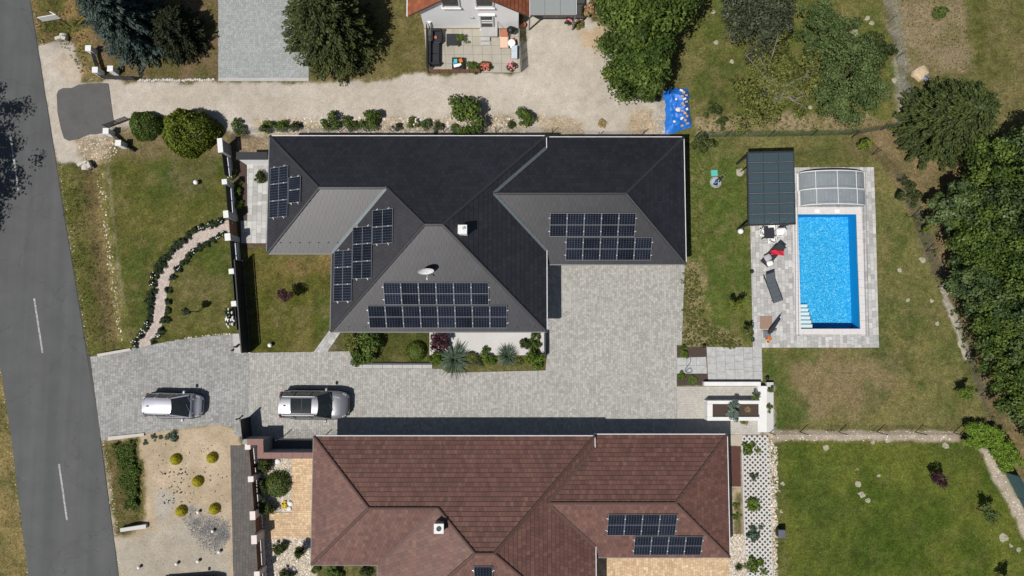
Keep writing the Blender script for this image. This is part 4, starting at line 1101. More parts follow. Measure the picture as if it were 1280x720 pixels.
# dark slat fence with white capped pillars, west of the dark house
H1 = 1.55
fp = [PX(275, 181.5, H1), PX(280.3, 227, H1), PX(283.3, 268, H1), PX(285.5, 296.5, H1), PX(289, 339, H1), PX(292, 379.5, H1), PX(295, 416, H1)]
WF = thing('fence', 'dark slatted garden fence with white capped pillars left of the dark house', 'fence', fp[3] * 1.0 - Vector((0, 0, H1)))
rzf = math.atan2(fp[5].y - fp[0].y, fp[5].x - fp[0].x) + math.pi / 2
for i, p in enumerate(fp[:6]):
    pillar(WF, p, .36 if i not in (3,) else .4, (.36, .36, .5, .5, .36, .36)[i] if i else 1.0, H1 + (.15 if i in (2, 3) else 0), M['wall_bluegrey'], M['cap_white'], rzf)
def fence_bay(root, a, b, gap, wall_m, cap_m, slat_m, n=7, top=1.4):
    a, b = Vector((a.x, a.y, 0)), Vector((b.x, b.y, 0)); d = (b - a).normalized(); a = a + d * gap; b = b - d * gap
    mb = MB(); mb.beam(a + Vector((0, 0, .2)), b + Vector((0, 0, .2)), .22, .5); w = mb.build('low_wall', wall_m, root)
    mb = MB(); mb.beam(a + Vector((0, 0, .475)), b + Vector((0, 0, .475)), .3, .05); mb.build('wall_cap', cap_m, w)
    slat_panel(root, a, b, .56, top, n, slat_m)
    mb = MB()
    for f in (.0, .5, 1.0): p = a * (1 - f) + b * f; mb.beam((p.x, p.y, .5), (p.x, p.y, top), .05, .05)
    mb.build('fence_post', slat_m, root)
for i in (0, 1, 2, 4, 5):
    if i == 2: continue
    fence_bay(WF, fp[i], fp[i + 1], (.55 if i == 0 else .22), M['wall_bluegrey'], M['cap_white'], M['steel_dark'])
fence_bay(WF, fp[3], fp[4], .24, M['wall_bluegrey'], M['cap_white'], M['steel_dark'])
# pedestrian gate between the two taller pillars
g = thing('garden_gate', 'narrow dark garden gate between two pillars at the end of the pink path', 'gate', (fp[2] + fp[3]) / 2 - Vector((0, 0, H1)))
a, b = fp[2] * 1, fp[3] * 1; a.z = b.z = 0; d = (b - a).normalized()
for k in range(6):
    z = .12 + k * .21; mb = MB(); mb.beam(a + d * .3 + Vector((0, 0, z)), b - d * .3 + Vector((0, 0, z)), .03, .17); mb.build('board', M['wood_brown'], g)
mb = MB()
for f in (.28, (b - a).length - .28): p = a + d * f; mb.beam((p.x, p.y, .02), (p.x, p.y, 1.35), .05, .05)
mb.build('gate_frame', M['steel_dark'], g); mb = MB(); p = (a + b) / 2; mb.box((p.x + .05, p.y + .3, .95), (.08, .12, .03)); mb.build('handle', M['alu'], g)
# long sliding gate parked along the fence
g = thing('sliding_gate', 'long black slatted sliding gate parked open along the garden fence', 'gate', PX(303, 385))
a, b = PX(304, 328), PX(312.5, 440)
for k in range(9):
    z = .12 + k * .165; mb = MB(); mb.beam(a + Vector((0, 0, z)), b + Vector((0, 0, z)), .035, .135); mb.build('slat', M['steel_dark'], g)
mb = MB()
for f in (0, .25, .5, .75, 1): p = a * (1 - f) + b * f; mb.beam((p.x + .04, p.y, .03), (p.x + .04, p.y, 1.6), .06, .06)
mb.beam(a + Vector((.04, 0, 1.62)), b + Vector((.04, 0, 1.62)), .07, .06)
mb.build('gate_frame', M['steel_dark'], g)
mb = MB(); mb.beam(PX(303, 325) + Vector((0, 0, .04)), PX(312, 441) + Vector((0, 0, .04)), .12, .05); mb.build('guide_rail', M['alu'], g)
t_ = thing('gate_foundation', 'pale concrete gate base with a dark lock post at the driveway edge', 'concrete base', PX(297, 428))
mb = MB(); mb.prism([tuple(p[:2]) for p in PXL([(291, 417), (299, 417), (302, 442), (293, 441)])], -.05, .06); mb.build('slab', M['slab'], t_)
mb = MB(); p = PX(296, 433.5); mb.box((p.x, p.y, .25), (.12, .12, .5)); p = PX(291, 438); mb.box((p.x, p.y, .14), (.1, .1, .28)); mb.build('sensor_post', M['black_plastic'], t_)
t_ = thing('light_beam_post', 'tiny dark sensor post standing on the driveway paving near the gate', 'post', PX(299.5, 523)); p = PX(299.5, 523)
mb = MB(); mb.tube([p, p + Vector((0, 0, .5))], .05, 8); mb.build('tube', M['black_plastic'], t_); mb = MB(); mb.ball(p + Vector((0, 0, .52)), .07); mb.build('lens', M['black_plastic'], t_)
# white retaining wall with slate coping by the terrace left of the dark house
t_ = thing('garden_wall', 'short white wall with dark coping left of the dark house', 'wall', PX(322, 205))
hw = 1.7
q0, q1 = PX(309, 206.5), PX(345, 206.5)
mb = MB(); mb.box(((q0.x + q1.x) / 2, q0.y + .15, hw / 2), (q1.x - q0.x, .3, hw)); mb.build('wall_body', M['render_white'], t_)
mb = MB(); mb.box(((q0.x + q1.x) / 2 - .02, q0.y + .2, hw + .04), (q1.x - q0.x + .1, .52, .08)); mb.build('coping', M['steel_dark'], t_)
# gate receiver fence beside the street end of the driveway
t_ = thing('fence', 'tall black fence section standing on the driveway between the two cars', 'fence', PX(316, 530))
a, b = PX(312.5, 521.5), PX(315, 545)
for k in range(9):
    z = .1 + k * .19; mb = MB(); mb.beam(a + Vector((0, 0, z)), b + Vector((0, 0, z)), .03, .19); mb.build('board', M['steel_dark'], t_)
mb = MB()
for p in (a, b): mb.beam(p, p + Vector((0, 0, 1.78)), .1, .1)
mb.build('fence_post', M['steel_dark'], t_)
# reddish capped L wall of the brown house
t_ = thing('garden_wall', 'L shaped wall with reddish coping stones beside the brown house', 'wall', PX(330, 562))
hw = 1.8
def wall_run(pts, th=.4):
    P_ = [PX(a, b, hw) for a, b in pts]
    for p, q in zip(P_[:-1], P_[1:]):
        d = (q - p).normalized(); L = (q - p).length
        mb = MB(); mb.beam(Vector((p.x, p.y, hw / 2 - .06)) - d * .14, Vector((q.x, q.y, hw / 2 - .06)) - d * .16, th * .8, hw - .1); w = mb.build('wall_body', M['wall_bluegrey'], t_)
        n = max(1, int(L / .62)); 
        for k in range(n):
            u = p + d * (L * k / n + (th / 2 if k == 0 else 0)); v = p + d * (L * (k + 1) / n - .012 + (th / 2 if k == n - 1 else 0))
            mb = MB(); mb.beam(Vector((u.x, u.y, hw - .03 + random.uniform(-.004, .004))), Vector((v.x, v.y, hw - .03)), th, .07); mb.build('coping_stone', M['rose_stone'], w)
wall_run([(305, 552.5), (325.5, 552.5), (325.5, 569.5), (392, 569.5)])
mb = MB(); mb.prism([tuple(p[:2]) for p in PXL([(328, 546), (392, 546), (392, 569), (330, 569)])], -.02, .026); tag(mb.build('bin_yard', mat('shade_painted_concrete', (.09, .1, .1), (.075, .082, .085), 2, .85)), kind='structure')  # shade behind the wall is painted into the dark floor colour
# timber fence with pinkish pillars west of the brown house
H2 = 1.45
fr_ = [PX(309.5, 558.5, H2), PX(313.3, 599, H2), PX(316.5, 644, H2), PX(318.3, 674, H2), PX(321, 718, H2), PX(325, 765, H2)]
BF = thing('fence', 'brown timber fence with pinkish pillars left of the brown house', 'fence', fr_[2] - Vector((0, 0, H2)))
for i, p in enumerate(fr_): pillar(BF, p, .38, .38 if i not in (2, 3) else .58, H2 + (.12 if i in (2, 3) else 0), M['cap_pink'], M['cap_pink'], .06)
for i in (0, 1, 3, 4): fence_bay(BF, fr_[i], fr_[i + 1], .22, M['cap_pink'], M['cap_pink'], M['wood_brown'], n=6, top=1.3)
a, b = fr_[2] * 1, fr_[3] * 1; a.z = b.z = 0; d = (b - a).normalized()
for k in range(6): mb = MB(); mb.beam(a + d * .3 + Vector((0, 0, .12 + k * .2)), b - d * .3 + Vector((0, 0, .12 + k * .2)), .03, .16); mb.build('board', M['wood_brown'], BF)
# wire mesh fences
def mesh_fence(label, pts, h=1.4, m=None, cloth=False, step=None, lean=0.0):
    m = m or M['post_green']
    P_ = [PX(a, b) for a, b in pts]
    r = thing('fence', label, 'fence', P_[len(P_) // 2])
    for p in P_:
        p.z = ground_z(p.x, p.y)
        mb = MB(); mb.tube([p, p + Vector((lean, 0, h))], .03, 6); mb.build('fence_post', m, r)
    mb = MB()
    for p, q in zip(P_[:-1], P_[1:]):
        for z in np.arange(.08, h, .16): mb.beam(p + Vector((0, 0, z)), q + Vector((0, 0, z)), .006, .006)
        L = (q - p).length; n = max(1, int(L / .35))
        for k in range(n):
            u = p.lerp(q, k / n); mb.beam(u + Vector((0, 0, .05)), u + Vector((0, 0, h - .02)), .005, .005)
    tag(mb.build('wire_mesh', m, r), kind='stuff')
    if cloth:
        mb = MB()
        for p, q in zip(P_[:-1], P_[1:]): mb.beam(p + Vector((0, 0, h * .45)), q + Vector((0, 0, h * .45)), .012, h * .8)
        mb.build('shade_cloth', M['shade'], r)
    return r
M['shade'] = glassy('green_shade_cloth', (.25, .3, .24), .92, .8, (.9, .95, .92), .1)
M['shade_blue'] = mat('blue_green_sheet', (.04, .09, .1), (.03, .07, .08), 3, .7)
mesh_fence('wire fence with posts along the north edge of the dark house', [(300, 166), (360, 165.5), (425, 165), (490, 165), (555, 165), (620, 165.5), (690, 166), (747, 171), (803, 168)], 1.1, M['steel_grey'])
mesh_fence('green mesh fence between the back garden and the meadow above the pool', [(868, 172), (906, 171), (960, 171), (1013, 170), (1061, 169), (1100, 163), (1117, 159)], 1.3, None, True)
mesh_fence('wire fence running down from the top edge beside the dry grass', [(1096, -25), (1109, 29), (1120, 73), (1128, 118), (1132, 150)], 1.3, M['steel_grey'])
mesh_fence('slanting wire fence between the back garden and the woodland', [(1064, 172), (1089, 194), (1122, 227), (1139, 271), (1157, 314), (1172, 359), (1194, 403), (1208, 448), (1226, 494), (1243, 540)], 1.4, M['steel_dark'])
mesh_fence('short low wire fence above the yard beside the brown house', [(354, 546), (404, 546.5), (420, 546.5)], 1.5, M['steel_dark'])
mesh_fence('wire fence with dark posts along the lower edge of the back garden', [(960, 540), (1000, 540), (1048, 540), (1096, 540), (1144, 540), (1192, 541)], 1.35, M['steel_dark'])
t_ = thing('privacy_screen', 'blue green privacy sheet at the right edge beside the pale path', 'screen', PX(1272, 620))
P_ = [PX(1255, 590), PX(1272, 622), PX(1296, 668)]
for p in P_: mb = MB(); mb.tube([p, p + Vector((0, 0, 1.5))], .035, 6); mb.build('post', M['steel_dark'], t_)
for p, q in zip(P_[:-1], P_[1:]): mb = MB(); mb.beam(p + Vector((0, 0, .78)), q + Vector((0, 0, .78)), .02, 1.4); mb.build('sheet', M['shade_blue'], t_)
# fence pillars and gates of the plots across the lane
def pillar_thing(label, px, py, h=.85, w=.42, group='white pillars of the lane gates'):
    p = PX(px, py, h); t = thing('gate_pillar', label, 'pillar', (p.x, p.y, 0), group)
    mb = MB(); mb.box((p.x, p.y, h / 2 - .03), (w * .85, w * .85, h - .06)); mb.build('shaft', M['render_white'], t)
    mb = MB(); mb.box((p.x, p.y, h - .03), (w, w, .07), bev=.02); mb.build('cap', M['cap_white'], t)
    return p
a1 = pillar_thing('white pillar under the left side of the blue spruce', 110, 60)
a2 = pillar_thing('white pillar at the lane corner below the spruce, left of the gate', 118.5, 87)
a3 = pillar_thing('white pillar tucked against the bottom of the blue spruce', 137.5, 85.5)
a4 = pillar_thing('white pillar at the corner of the asphalt apron', 132, 163.5)
a5 = pillar_thing('white pillar beside the dry bed, below the round hedge', 147.5, 178.5)
def simple_fence(name, label, pts, h, m, cat='fence', n=5, capm=None):
    P_ = [Vector((p.x, p.y, 0)) for p in pts]
    r = thing(name, label, cat, P_[0])
    for p, q in zip(P_[:-1], P_[1:]):
        for k in range(n): mb = MB(); z = .12 + (h - .2) * k / (n - 1); mb.beam(p + Vector((0, 0, z)), q + Vector((0, 0, z)), .03, .06); mb.build('rail', m, r)
        mb = MB(); L = (q - p).length; c = max(2, int(L / .6))
        for k in range(c + 1): u = p.lerp(q, k / c); mb.beam(u, u + Vector((0, 0, h)), .035, .035)
        mb.build('upright', m, r)
    return r
simple_fence('fence', 'low dark railing between two white pillars by the spruce', [a1, a2], .7, M['steel_dark'])
simple_fence('lane_gate', 'open dark metal gate beside the white stone row on the lane', [PX(121, 92), PX(131, 99), PX(171, 101)], .8, M['steel_dark'], 'gate')
simple_fence('lane_gate', 'open dark metal gate above the asphalt apron corner', [PX(136, 160), PX(163, 150)], .8, M['steel_dark'], 'gate')
simple_fence('fence', 'low pale railing between the two pillars of the dry bed', [a4, a5, PX(168, 190)], .65, M['steel_grey'])
# white stones along the lane edge
for k in range(34):
    x = 173 + k * 2.85; p = PX(x, 100.6 - .03 * k + random.uniform(-.8, .8)); r_ = random.uniform(.07, .13)
    mb = MB(); mb.stone(Vector((p.x, p.y, ground_z(p.x, p.y) - .02)), r_, .8, 7); o_ = mb.build('stone', M['concrete_white'], origin=p)
    tag(o_, 'small white edging stone in the row below the blue spruce, left of the grey driveway', 'stone', 'white stones edging the lane')
# sign panel at the top left
t_ = thing('road_sign', 'white and grey sign panel on a thin dark pole, leaning over the verge', 'sign', PX(88, 32))
b0 = PX(89, 33.5); h = 2.5
mb = MB(); mb.tube([(b0.x, b0.y, 0), (b0.x + .02, b0.y, h)], .035, 8); mb.build('pole', M['steel_dark'], t_)
pa, pb_, pc = PX(48, 23, 2.75), PX(71, 19, 2.75), PX(82, 31, 1.95)
mb = MB()
for s_, off in ((1, 0),): 
    u = (pb_ - pa); mb.beam(Vector((pa.x, pa.y, 2.6)), Vector((pb_.x, pb_.y, 2.6)), .05, .55); mb.beam(Vector((pb_.x, pb_.y, 2.3)), Vector((b0.x, b0.y, 2.2)), .05, .3)
mb.build('panel', M['alu_light'], t_)

# concrete culvert ends
def culvert(label, pxpts, hole):
    c = PX(*pxpts[0]); t = thing('culvert_head', label, 'culvert', PX(*hole))
    mb = MB()
    P_ = [PX(a, b) for a, b in pxpts]
    for p, q in zip(P_[:-1], P_[1:]): mb.beam(p + Vector((0, 0, .0)), q + Vector((0, 0, .0)), .22, .3)
    mb.build('head_wall', M['concrete'], t)
    hp = PX(*hole); mb = MB(); mb.tube([hp + Vector((0, .25, -.2)), hp + Vector((0, -.15, -.25))], .28, 12, cap=False); mb.build('pipe', M['concrete'], t)
    mb = MB(); mb.tube([hp + Vector((0, .0, -.22)), hp + Vector((0, -.02, -.22))], .25, 12); mb.build('pipe_dark_disc', M['black_plastic'], t)  # black disc stands in for the darkness inside the pipe
culvert('small concrete culvert end in the ditch below the asphalt apron', [(98, 207), (104, 204), (110, 203), (113, 210)], (105, 209))
culvert('small concrete culvert end at the sandy strip near the road sign', [(70, 49), (77, 47), (83, 49)], (77.5, 45.5))
def block(name, label, cat, px4, h, m, z0=-.05):
    q = PXL(px4); c = sum(q, Vector()) / 4; c.z = 0
    mb = MB(); mb.prism([tuple(p[:2]) for p in q], z0, h); o_ = mb.build(name, m, origin=c)
    return tag(o_, label, cat)
block('concrete_slab', 'long pale concrete culvert slab between the grey driveway and the green ditch', 'slab', [(136, 545.5), (181, 541), (181, 544.5), (136, 550.5)], .12, M['concrete'])
block('concrete_slab', 'short pale concrete beam lying at the lower end of the grassy ditch', 'slab', [(152, 659.5), (184, 654.5), (184.5, 659.5), (152.5, 664)], .2, M['concrete_white'])
block('concrete_slab', 'pale concrete culvert slab along the foot of the front lawn by the road', 'slab', [(122, 442.5), (163, 435.3), (164.5, 438), (123, 446)], .08, M['concrete'])

# ------------------------------------------------------------------ white garden structure with planter
M['planter_white'] = mat('planter_render', (.7, .695, .68), (.62, .615, .6), 1.5, .8, fine=.05)
t_ = thing('planter_wall', 'white masonry planter and low walls with a mulch bed, right of the driveway', 'planter', PX(920, 505))
def run(name, a, b, c, d, h, m, z0=0.0):
    q = PXL([(a, b), (c, b), (c, d), (a, d)], 0); mb = MB(); mb.prism([tuple(p[:2]) for p in q], z0, h); return mb.build(name, m, t_)
run('wall', 878, 476.8, 948, 481.8, .45, M['planter_white']); run('wall', 944.2, 482, 955.5, 539, .452, M['planter_white'])
run('wall', 956, 477.5, 964.5, 539.5, .35, M['concrete_white'])
run('planter_side', 880, 499.5, 943.8, 503.5, .8, M['planter_white']); run('planter_side', 880, 519.5, 943.8, 524, .8, M['planter_white'])
run('planter_side', 880, 503.7, 886.5, 519.3, .8, M['planter_white'])
run('mulch', 886.6, 503.7, 943.8, 519.3, .66, M['mulch'])
block('mulch_bed', 'small dark mulch bed with a shrub above the garden path', 'bed', [(846, 434), (883, 434), (883, 446), (846, 446)], .03, M['mulch'])
block('mulch_bed', 'small dark mulch bed with a shrub below the garden path', 'bed', [(846, 467.5), (884.5, 467.5), (884.5, 476), (878, 481), (846, 481.5)], .03, M['mulch'])
block('mulch_bed', 'brown mulch planting strip beside the terrace left of the dark house', 'bed', [(299, 203), (308.5, 203), (308.5, 275.5), (300.5, 275.5), (298, 210)], .03, M['mulch'])
block('mulch_bed', 'narrow dark mulch strip between the brown house and the lattice', 'bed', [(913.5, 558), (925.5, 558), (926, 608), (914, 608)], .03, mat('bark_mulch', (.1, .045, .035), (.07, .03, .025), 9, .95, fine=.3))
M['bed_timber'] = M['concrete']
block('bed_edge', 'cream coloured slab at the upper right corner of the brown house', 'slab', [(912, 543.5), (928, 543), (928, 556.5), (912, 556.5)], .04, M['slab_beige'])
# lattice of paving strips
t_ = thing('lattice_paving', 'long white diamond lattice of paving grid right of the brown house', 'lattice', PX(944, 640))
poly = [tuple(p[:2]) for p in PXL([(927.5, 544), (960, 544), (963, 620), (966, 735), (934, 735), (929, 640)])]
mb = MB(); xs = [p[0] for p in poly]; ys_ = [p[1] for p in poly]
pit = .25; cx0, cy0 = min(xs), min(ys_)
L_ = max(ys_) - min(ys_) + max(xs) - min(xs)
if parea(poly) < 0: poly = poly[::-1]
for s_ in (1, -1):
    k = -80
    while k < 80:
        ox = cx0 + k * pit * 1.414; k += 1
        w = .05; dx, dy = s_ * .7071, .7071; nxn, nyn = -dy, dx
        a = (ox, cy0 - 1); e = (ox + dx * L_ * 1.6, cy0 - 1 + dy * L_ * 1.6)
        q = [(a[0] - nxn * w, a[1] - nyn * w), (e[0] - nxn * w, e[1] - nyn * w), (e[0] + nxn * w, e[1] + nyn * w), (a[0] + nxn * w, a[1] + nyn * w)]
        if parea(q) < 0: q = q[::-1]
        r_ = clip_to_convex(q, poly) if True else q
        if len(r_) >= 3 and abs(parea(r_)) > .002: mb.prism(r_, .0, .06 + (.004 if s_ > 0 else 0), bottom=False)
tag(mb.build('lattice', M['lattice'], t_), kind='stuff')
mb = MB(); mb.prism([(p[0], p[1]) for p in poly], -.03, .012, bottom=False); mb.build('soil_base', mat('lattice_soil', (.1, .095, .085), (.06, .055, .05), 6, .95), t_)
mb = MB(); a, b = PX(926.5, 556), PX(929, 640); mb.beam(a + Vector((0, 0, .08)), b + Vector((0, 0, .08)), .08, .18); mb.beam(b + Vector((0, 0, .08)), PX(930.5, 670) + Vector((0, 0, .08)), .08, .18); mb.build('edge_board', M['concrete_white'], t_)

# ------------------------------------------------------------------ swimming pool
t_ = thing('swimming_pool', 'rectangular swimming pool with bright blue water and white coping', 'swimming pool', PX(1036, 340))
A_, B_, C_, D_ = POOL
dep = 1.15
def liner(name, caustics):
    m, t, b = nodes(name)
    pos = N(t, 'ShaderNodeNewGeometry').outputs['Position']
    if caustics:  # pale speckle paints sunlight rippling through the water into the floor colour
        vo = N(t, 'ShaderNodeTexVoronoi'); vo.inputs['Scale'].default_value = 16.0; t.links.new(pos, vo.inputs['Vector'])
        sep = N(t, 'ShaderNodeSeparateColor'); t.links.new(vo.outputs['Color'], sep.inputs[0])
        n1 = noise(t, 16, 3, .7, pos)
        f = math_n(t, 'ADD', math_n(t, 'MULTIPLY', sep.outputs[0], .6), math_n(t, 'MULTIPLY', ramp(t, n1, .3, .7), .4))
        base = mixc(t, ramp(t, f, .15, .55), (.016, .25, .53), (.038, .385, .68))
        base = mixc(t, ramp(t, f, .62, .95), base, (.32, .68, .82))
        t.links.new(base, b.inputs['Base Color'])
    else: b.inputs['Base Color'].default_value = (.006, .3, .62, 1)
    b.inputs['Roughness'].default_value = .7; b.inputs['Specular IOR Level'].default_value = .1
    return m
mb = MB(); V4 = [Vector((p.x, p.y, 0)) for p in POOL]
dz = Vector((0, 0, -dep))
mb.add(V4 + [v + dz for v in V4], [[0, 1, 5, 4], [1, 2, 6, 5], [2, 3, 7, 6], [3, 0, 4, 7]]); mb.build('basin_wall', liner('plain_liner', False), t_)
mb = MB(); mb.add([v + dz for v in V4], [[3, 2, 1, 0]]); mb.build('basin_floor', liner('painted_caustics_liner', True), t_)
for k in range(6):
    z = -.14 - k * .16; y1 = 409.5 - k * 5.15
    q = [PX(1001.2 - .12 * (5 - k), y1 - 4.0, 0), PX(1016.5, y1 - 4.0, 0), PX(1016.5, y1, 0), PX(1001.2, y1, 0)]
    mb = MB(); mb.prism([(p.x, p.y) for p in q], z - .1, z); mb.build('step', M['white_plastic'], t_)
wm, wt, wb = nodes('pool_water')
tr = N(wt, 'ShaderNodeBsdfTransparent'); tr.inputs[0].default_value = (.84, .965, 1, 1)
gl = N(wt, 'ShaderNodeBsdfGlossy'); gl.inputs['Roughness'].default_value = .04
fr2 = N(wt, 'ShaderNodeFresnel'); fr2.inputs['IOR'].default_value = 1.33
bp = N(wt, 'ShaderNodeBump'); bp.inputs['Distance'].default_value = .03; bp.inputs['Strength'].default_value = .5
wt.links.new(noise(wt, 5, 3, .5), bp.inputs['Height']); wt.links.new(bp.outputs[0], gl.inputs['Normal']); wt.links.new(bp.outputs[0], fr2.inputs['Normal'])
mx = N(wt, 'ShaderNodeMixShader'); wt.links.new(fr2.outputs[0], mx.inputs[0]); wt.links.new(tr.outputs[0], mx.inputs[1]); wt.links.new(gl.outputs[0], mx.inputs[2])
wt.links.new(mx.outputs[0], wt.nodes['Material Output'].inputs[0])
mb = MB(); mb.add([v + Vector((0, 0, -.07)) for v in V4], [[3, 2, 1, 0]]); mb.build('water', wm, t_)
# coping stones
def coping(a, b, inward, w, n, z=.045):
    for k in range(n):
        p, q = a.lerp(b, k / n), a.lerp(b, (k + 1) / n); d = (q - p).normalized() * .004
        mb = MB(); o2 = inward * w
        mb.prism([(v.x, v.y) for v in (p + d, q - d, q - d + o2, p + d + o2)], -.06, z + random.uniform(-.002, .002)); mb.build('coping_stone', M['coping'], t_)
cw = .38
ox = Vector((1, 0, 0)); oy = Vector((0, 1, 0))
coping(A_ - ox * cw, B_ + ox * cw, oy, cw + .12, 9); coping(D_ - ox * cw, C_ + ox * cw, -oy, cw, 9)
coping(A_ - ox * .0, D_, -ox, cw, 14); coping(B_, C_, ox, cw, 14)
for px_ in (1021, 1046):
    p = PX(px_, 264); mb = MB(); mb.box((p.x, p.y, .052), (.32, .26, .02)); mb.build('skimmer_lid', M['white_plastic'], t_)
# telescopic enclosure pushed to the north end
def enclosure():
    r = thing('pool_enclosure', 'low arched translucent pool cover pushed to the upper end of the pool', 'pool enclosure', PX(1036, 237))
    pc = glassy('polycarbonate', (.3, .34, .37), .45, .28, (.8, .85, .88))
    def module(py0, py1, xl, xr, ht, n):
        y0, y1 = by(1036, py0, .6), by(1036, py1, .6)
        x0, x1 = bx(xl, (py0 + py1) / 2, 0), bx(xr, (py0 + py1) / 2, 0); c = (x0 + x1) / 2; hw_ = (x1 - x0) / 2
        arch = lambda t: (c - hw_ * math.cos(t) * (1 if True else 0), ht * (math.sin(t) ** .85))
        K = 24
        pts = [arch(math.pi * i / K) for i in range(K + 1)]
        for s0, s1 in ((1, 7), (7, 12), (12, 17), (17, 23)):
            mb = MB(); q = pts[s0:s1 + 1]; m_ = len(q)
            mb.add([(a, y0 - .03, b) for a, b in q] + [(a, y1 + .03, b) for a, b in q], [[i, i + 1, m_ + i + 1, m_ + i] for i in range(m_ - 1)]); mb.build('panel', pc, r, smooth=True)
        for y in (y0, y1):
            mb = MB(); mb.tube([(a, y, b + .01) for a, b in pts], .035, 6); mb.build('arch', M['alu_light'], r)
        for i in (1, 7, 12, 17, 23): mb = MB(); mb.beam((pts[i][0], y0, pts[i][1] + .015), (pts[i][0], y1, pts[i][1] + .015), .035, .035); mb.build('frame_bar', M['alu_light'], r)
        mb = MB()
        for i in range(2, 23):
            if i not in (7, 12, 17): mb.beam((pts[i][0], y0, pts[i][1] + .004), (pts[i][0], y1, pts[i][1] + .004), .012, .012)
        tag(mb.build('panel_rib', M['alu'], r), kind='stuff')
        for x in (x0, x1): mb = MB(); mb.beam((x, y0, .06), (x, y1, .06), .08, .1); mb.build('base_rail', M['alu_light'], r)
        return pts, y0, y1
    pts, y0, y1 = module(215, 237, 996, 1078, 1.12, 2)
    mb = MB(); mb.add([(a, y0 + .02, b) for a, b in pts], [list(range(len(pts)))]); mb.build('end_panel', M['steel_dark'], r)
    pts, y0, y1 = module(236, 256, 998, 1080, 1.0, 2)
    mb = MB(); mb.add([(a, y1 - .02, b) for a, b in pts], [list(range(len(pts)))]); mb.build('end_panel', pc, r)
    for (xa, xb) in ((992.5, 994.5), (1078, 1082)):
        mb = MB(); mb.beam(PX(xa, 214) + Vector((0, 0, .055)), PX(xb, 420) + Vector((0, 0, .055)), .05, .02); mb.build('floor_rail', M['alu'], r)
        mb = MB(); mb.beam(PX(xa + 3.5, 214) + Vector((0, 0, .052)), PX(xb + 3.5, 420) + Vector((0, 0, .052)), .04, .02); mb.build('floor_rail', M['alu'], r)
    for px_ in (1026, 1044): p = PX(px_, 257); mb = MB(); mb.box((p.x, p.y, .3), (.12, .06, .05)); mb.build('handle', M['wood_brown'], r)
enclosure()
def pergola():
    h = 2.55
    q = [PX(934.5, 191, h), PX(991.5, 189.5, h), PX(993.5, 279.5, h), PX(936, 281, h)]
    r = thing('pergola', 'dark glass roofed pergola beside the pool', 'pergola', (q[0] + q[2]) / 2 - Vector((0, 0, h)))
    mb = MB()
    for p, s_ in zip(q, ((1, -1), (-1, -1), (-1, 1), (1, 1))): mb.box((p.x + s_[0] * .1, p.y + s_[1] * .1, h / 2 - .08), (.12, .12, h - .16)) if True else None
    mb.build('post', M['steel_dark'], r)
    for i in range(4):
        a, b = q[i], q[(i + 1) % 4]; d = (b - a).normalized() * .06
        mb = MB(); mb.beam(a - d + Vector((0, 0, -.05)), b - d + Vector((0, 0, -.05)), .11, .16); mb.build('beam', M['steel_dark'], r)
    gm = glassy('pergola_glass', (.065, .095, .11), .28, .1, (.5, .6, .62), .6)
    def at(u, v): return q[0] * (1 - u) * (1 - v) + q[1] * u * (1 - v) + q[2] * u * v + q[3] * (1 - u) * v
    NX, NY = 3, 7
    for i in range(NX):
        for j in range(NY):
            z = Vector((0, 0, .04 + .0 * j)); e = .012
            vs = [at(i / NX + e / 2, j / NY + e), at((i + 1) / NX - e / 2, j / NY + e), at((i + 1) / NX - e / 2, (j + 1) / NY - e), at(i / NX + e / 2, (j + 1) / NY - e)]
            mb = MB(); mb.prism([(p.x, p.y) for p in vs], h + .03, h + .045); mb.build('glass_panel', gm, r)
    for j in range(1, NY): mb = MB(); mb.beam(at(0, j / NY) + Vector((0, 0, .04)), at(1, j / NY) + Vector((0, 0, .04)), .035, .05); mb.build('glazing_bar', M['steel_grey'], r)
    for i in range(1, NX): mb = MB(); mb.beam(at(i / NX, 0) + Vector((0, 0, .0)), at(i / NX, 1) + Vector((0, 0, .0)), .05, .07); mb.build('rafter', M['steel_dark'], r)
pergola()
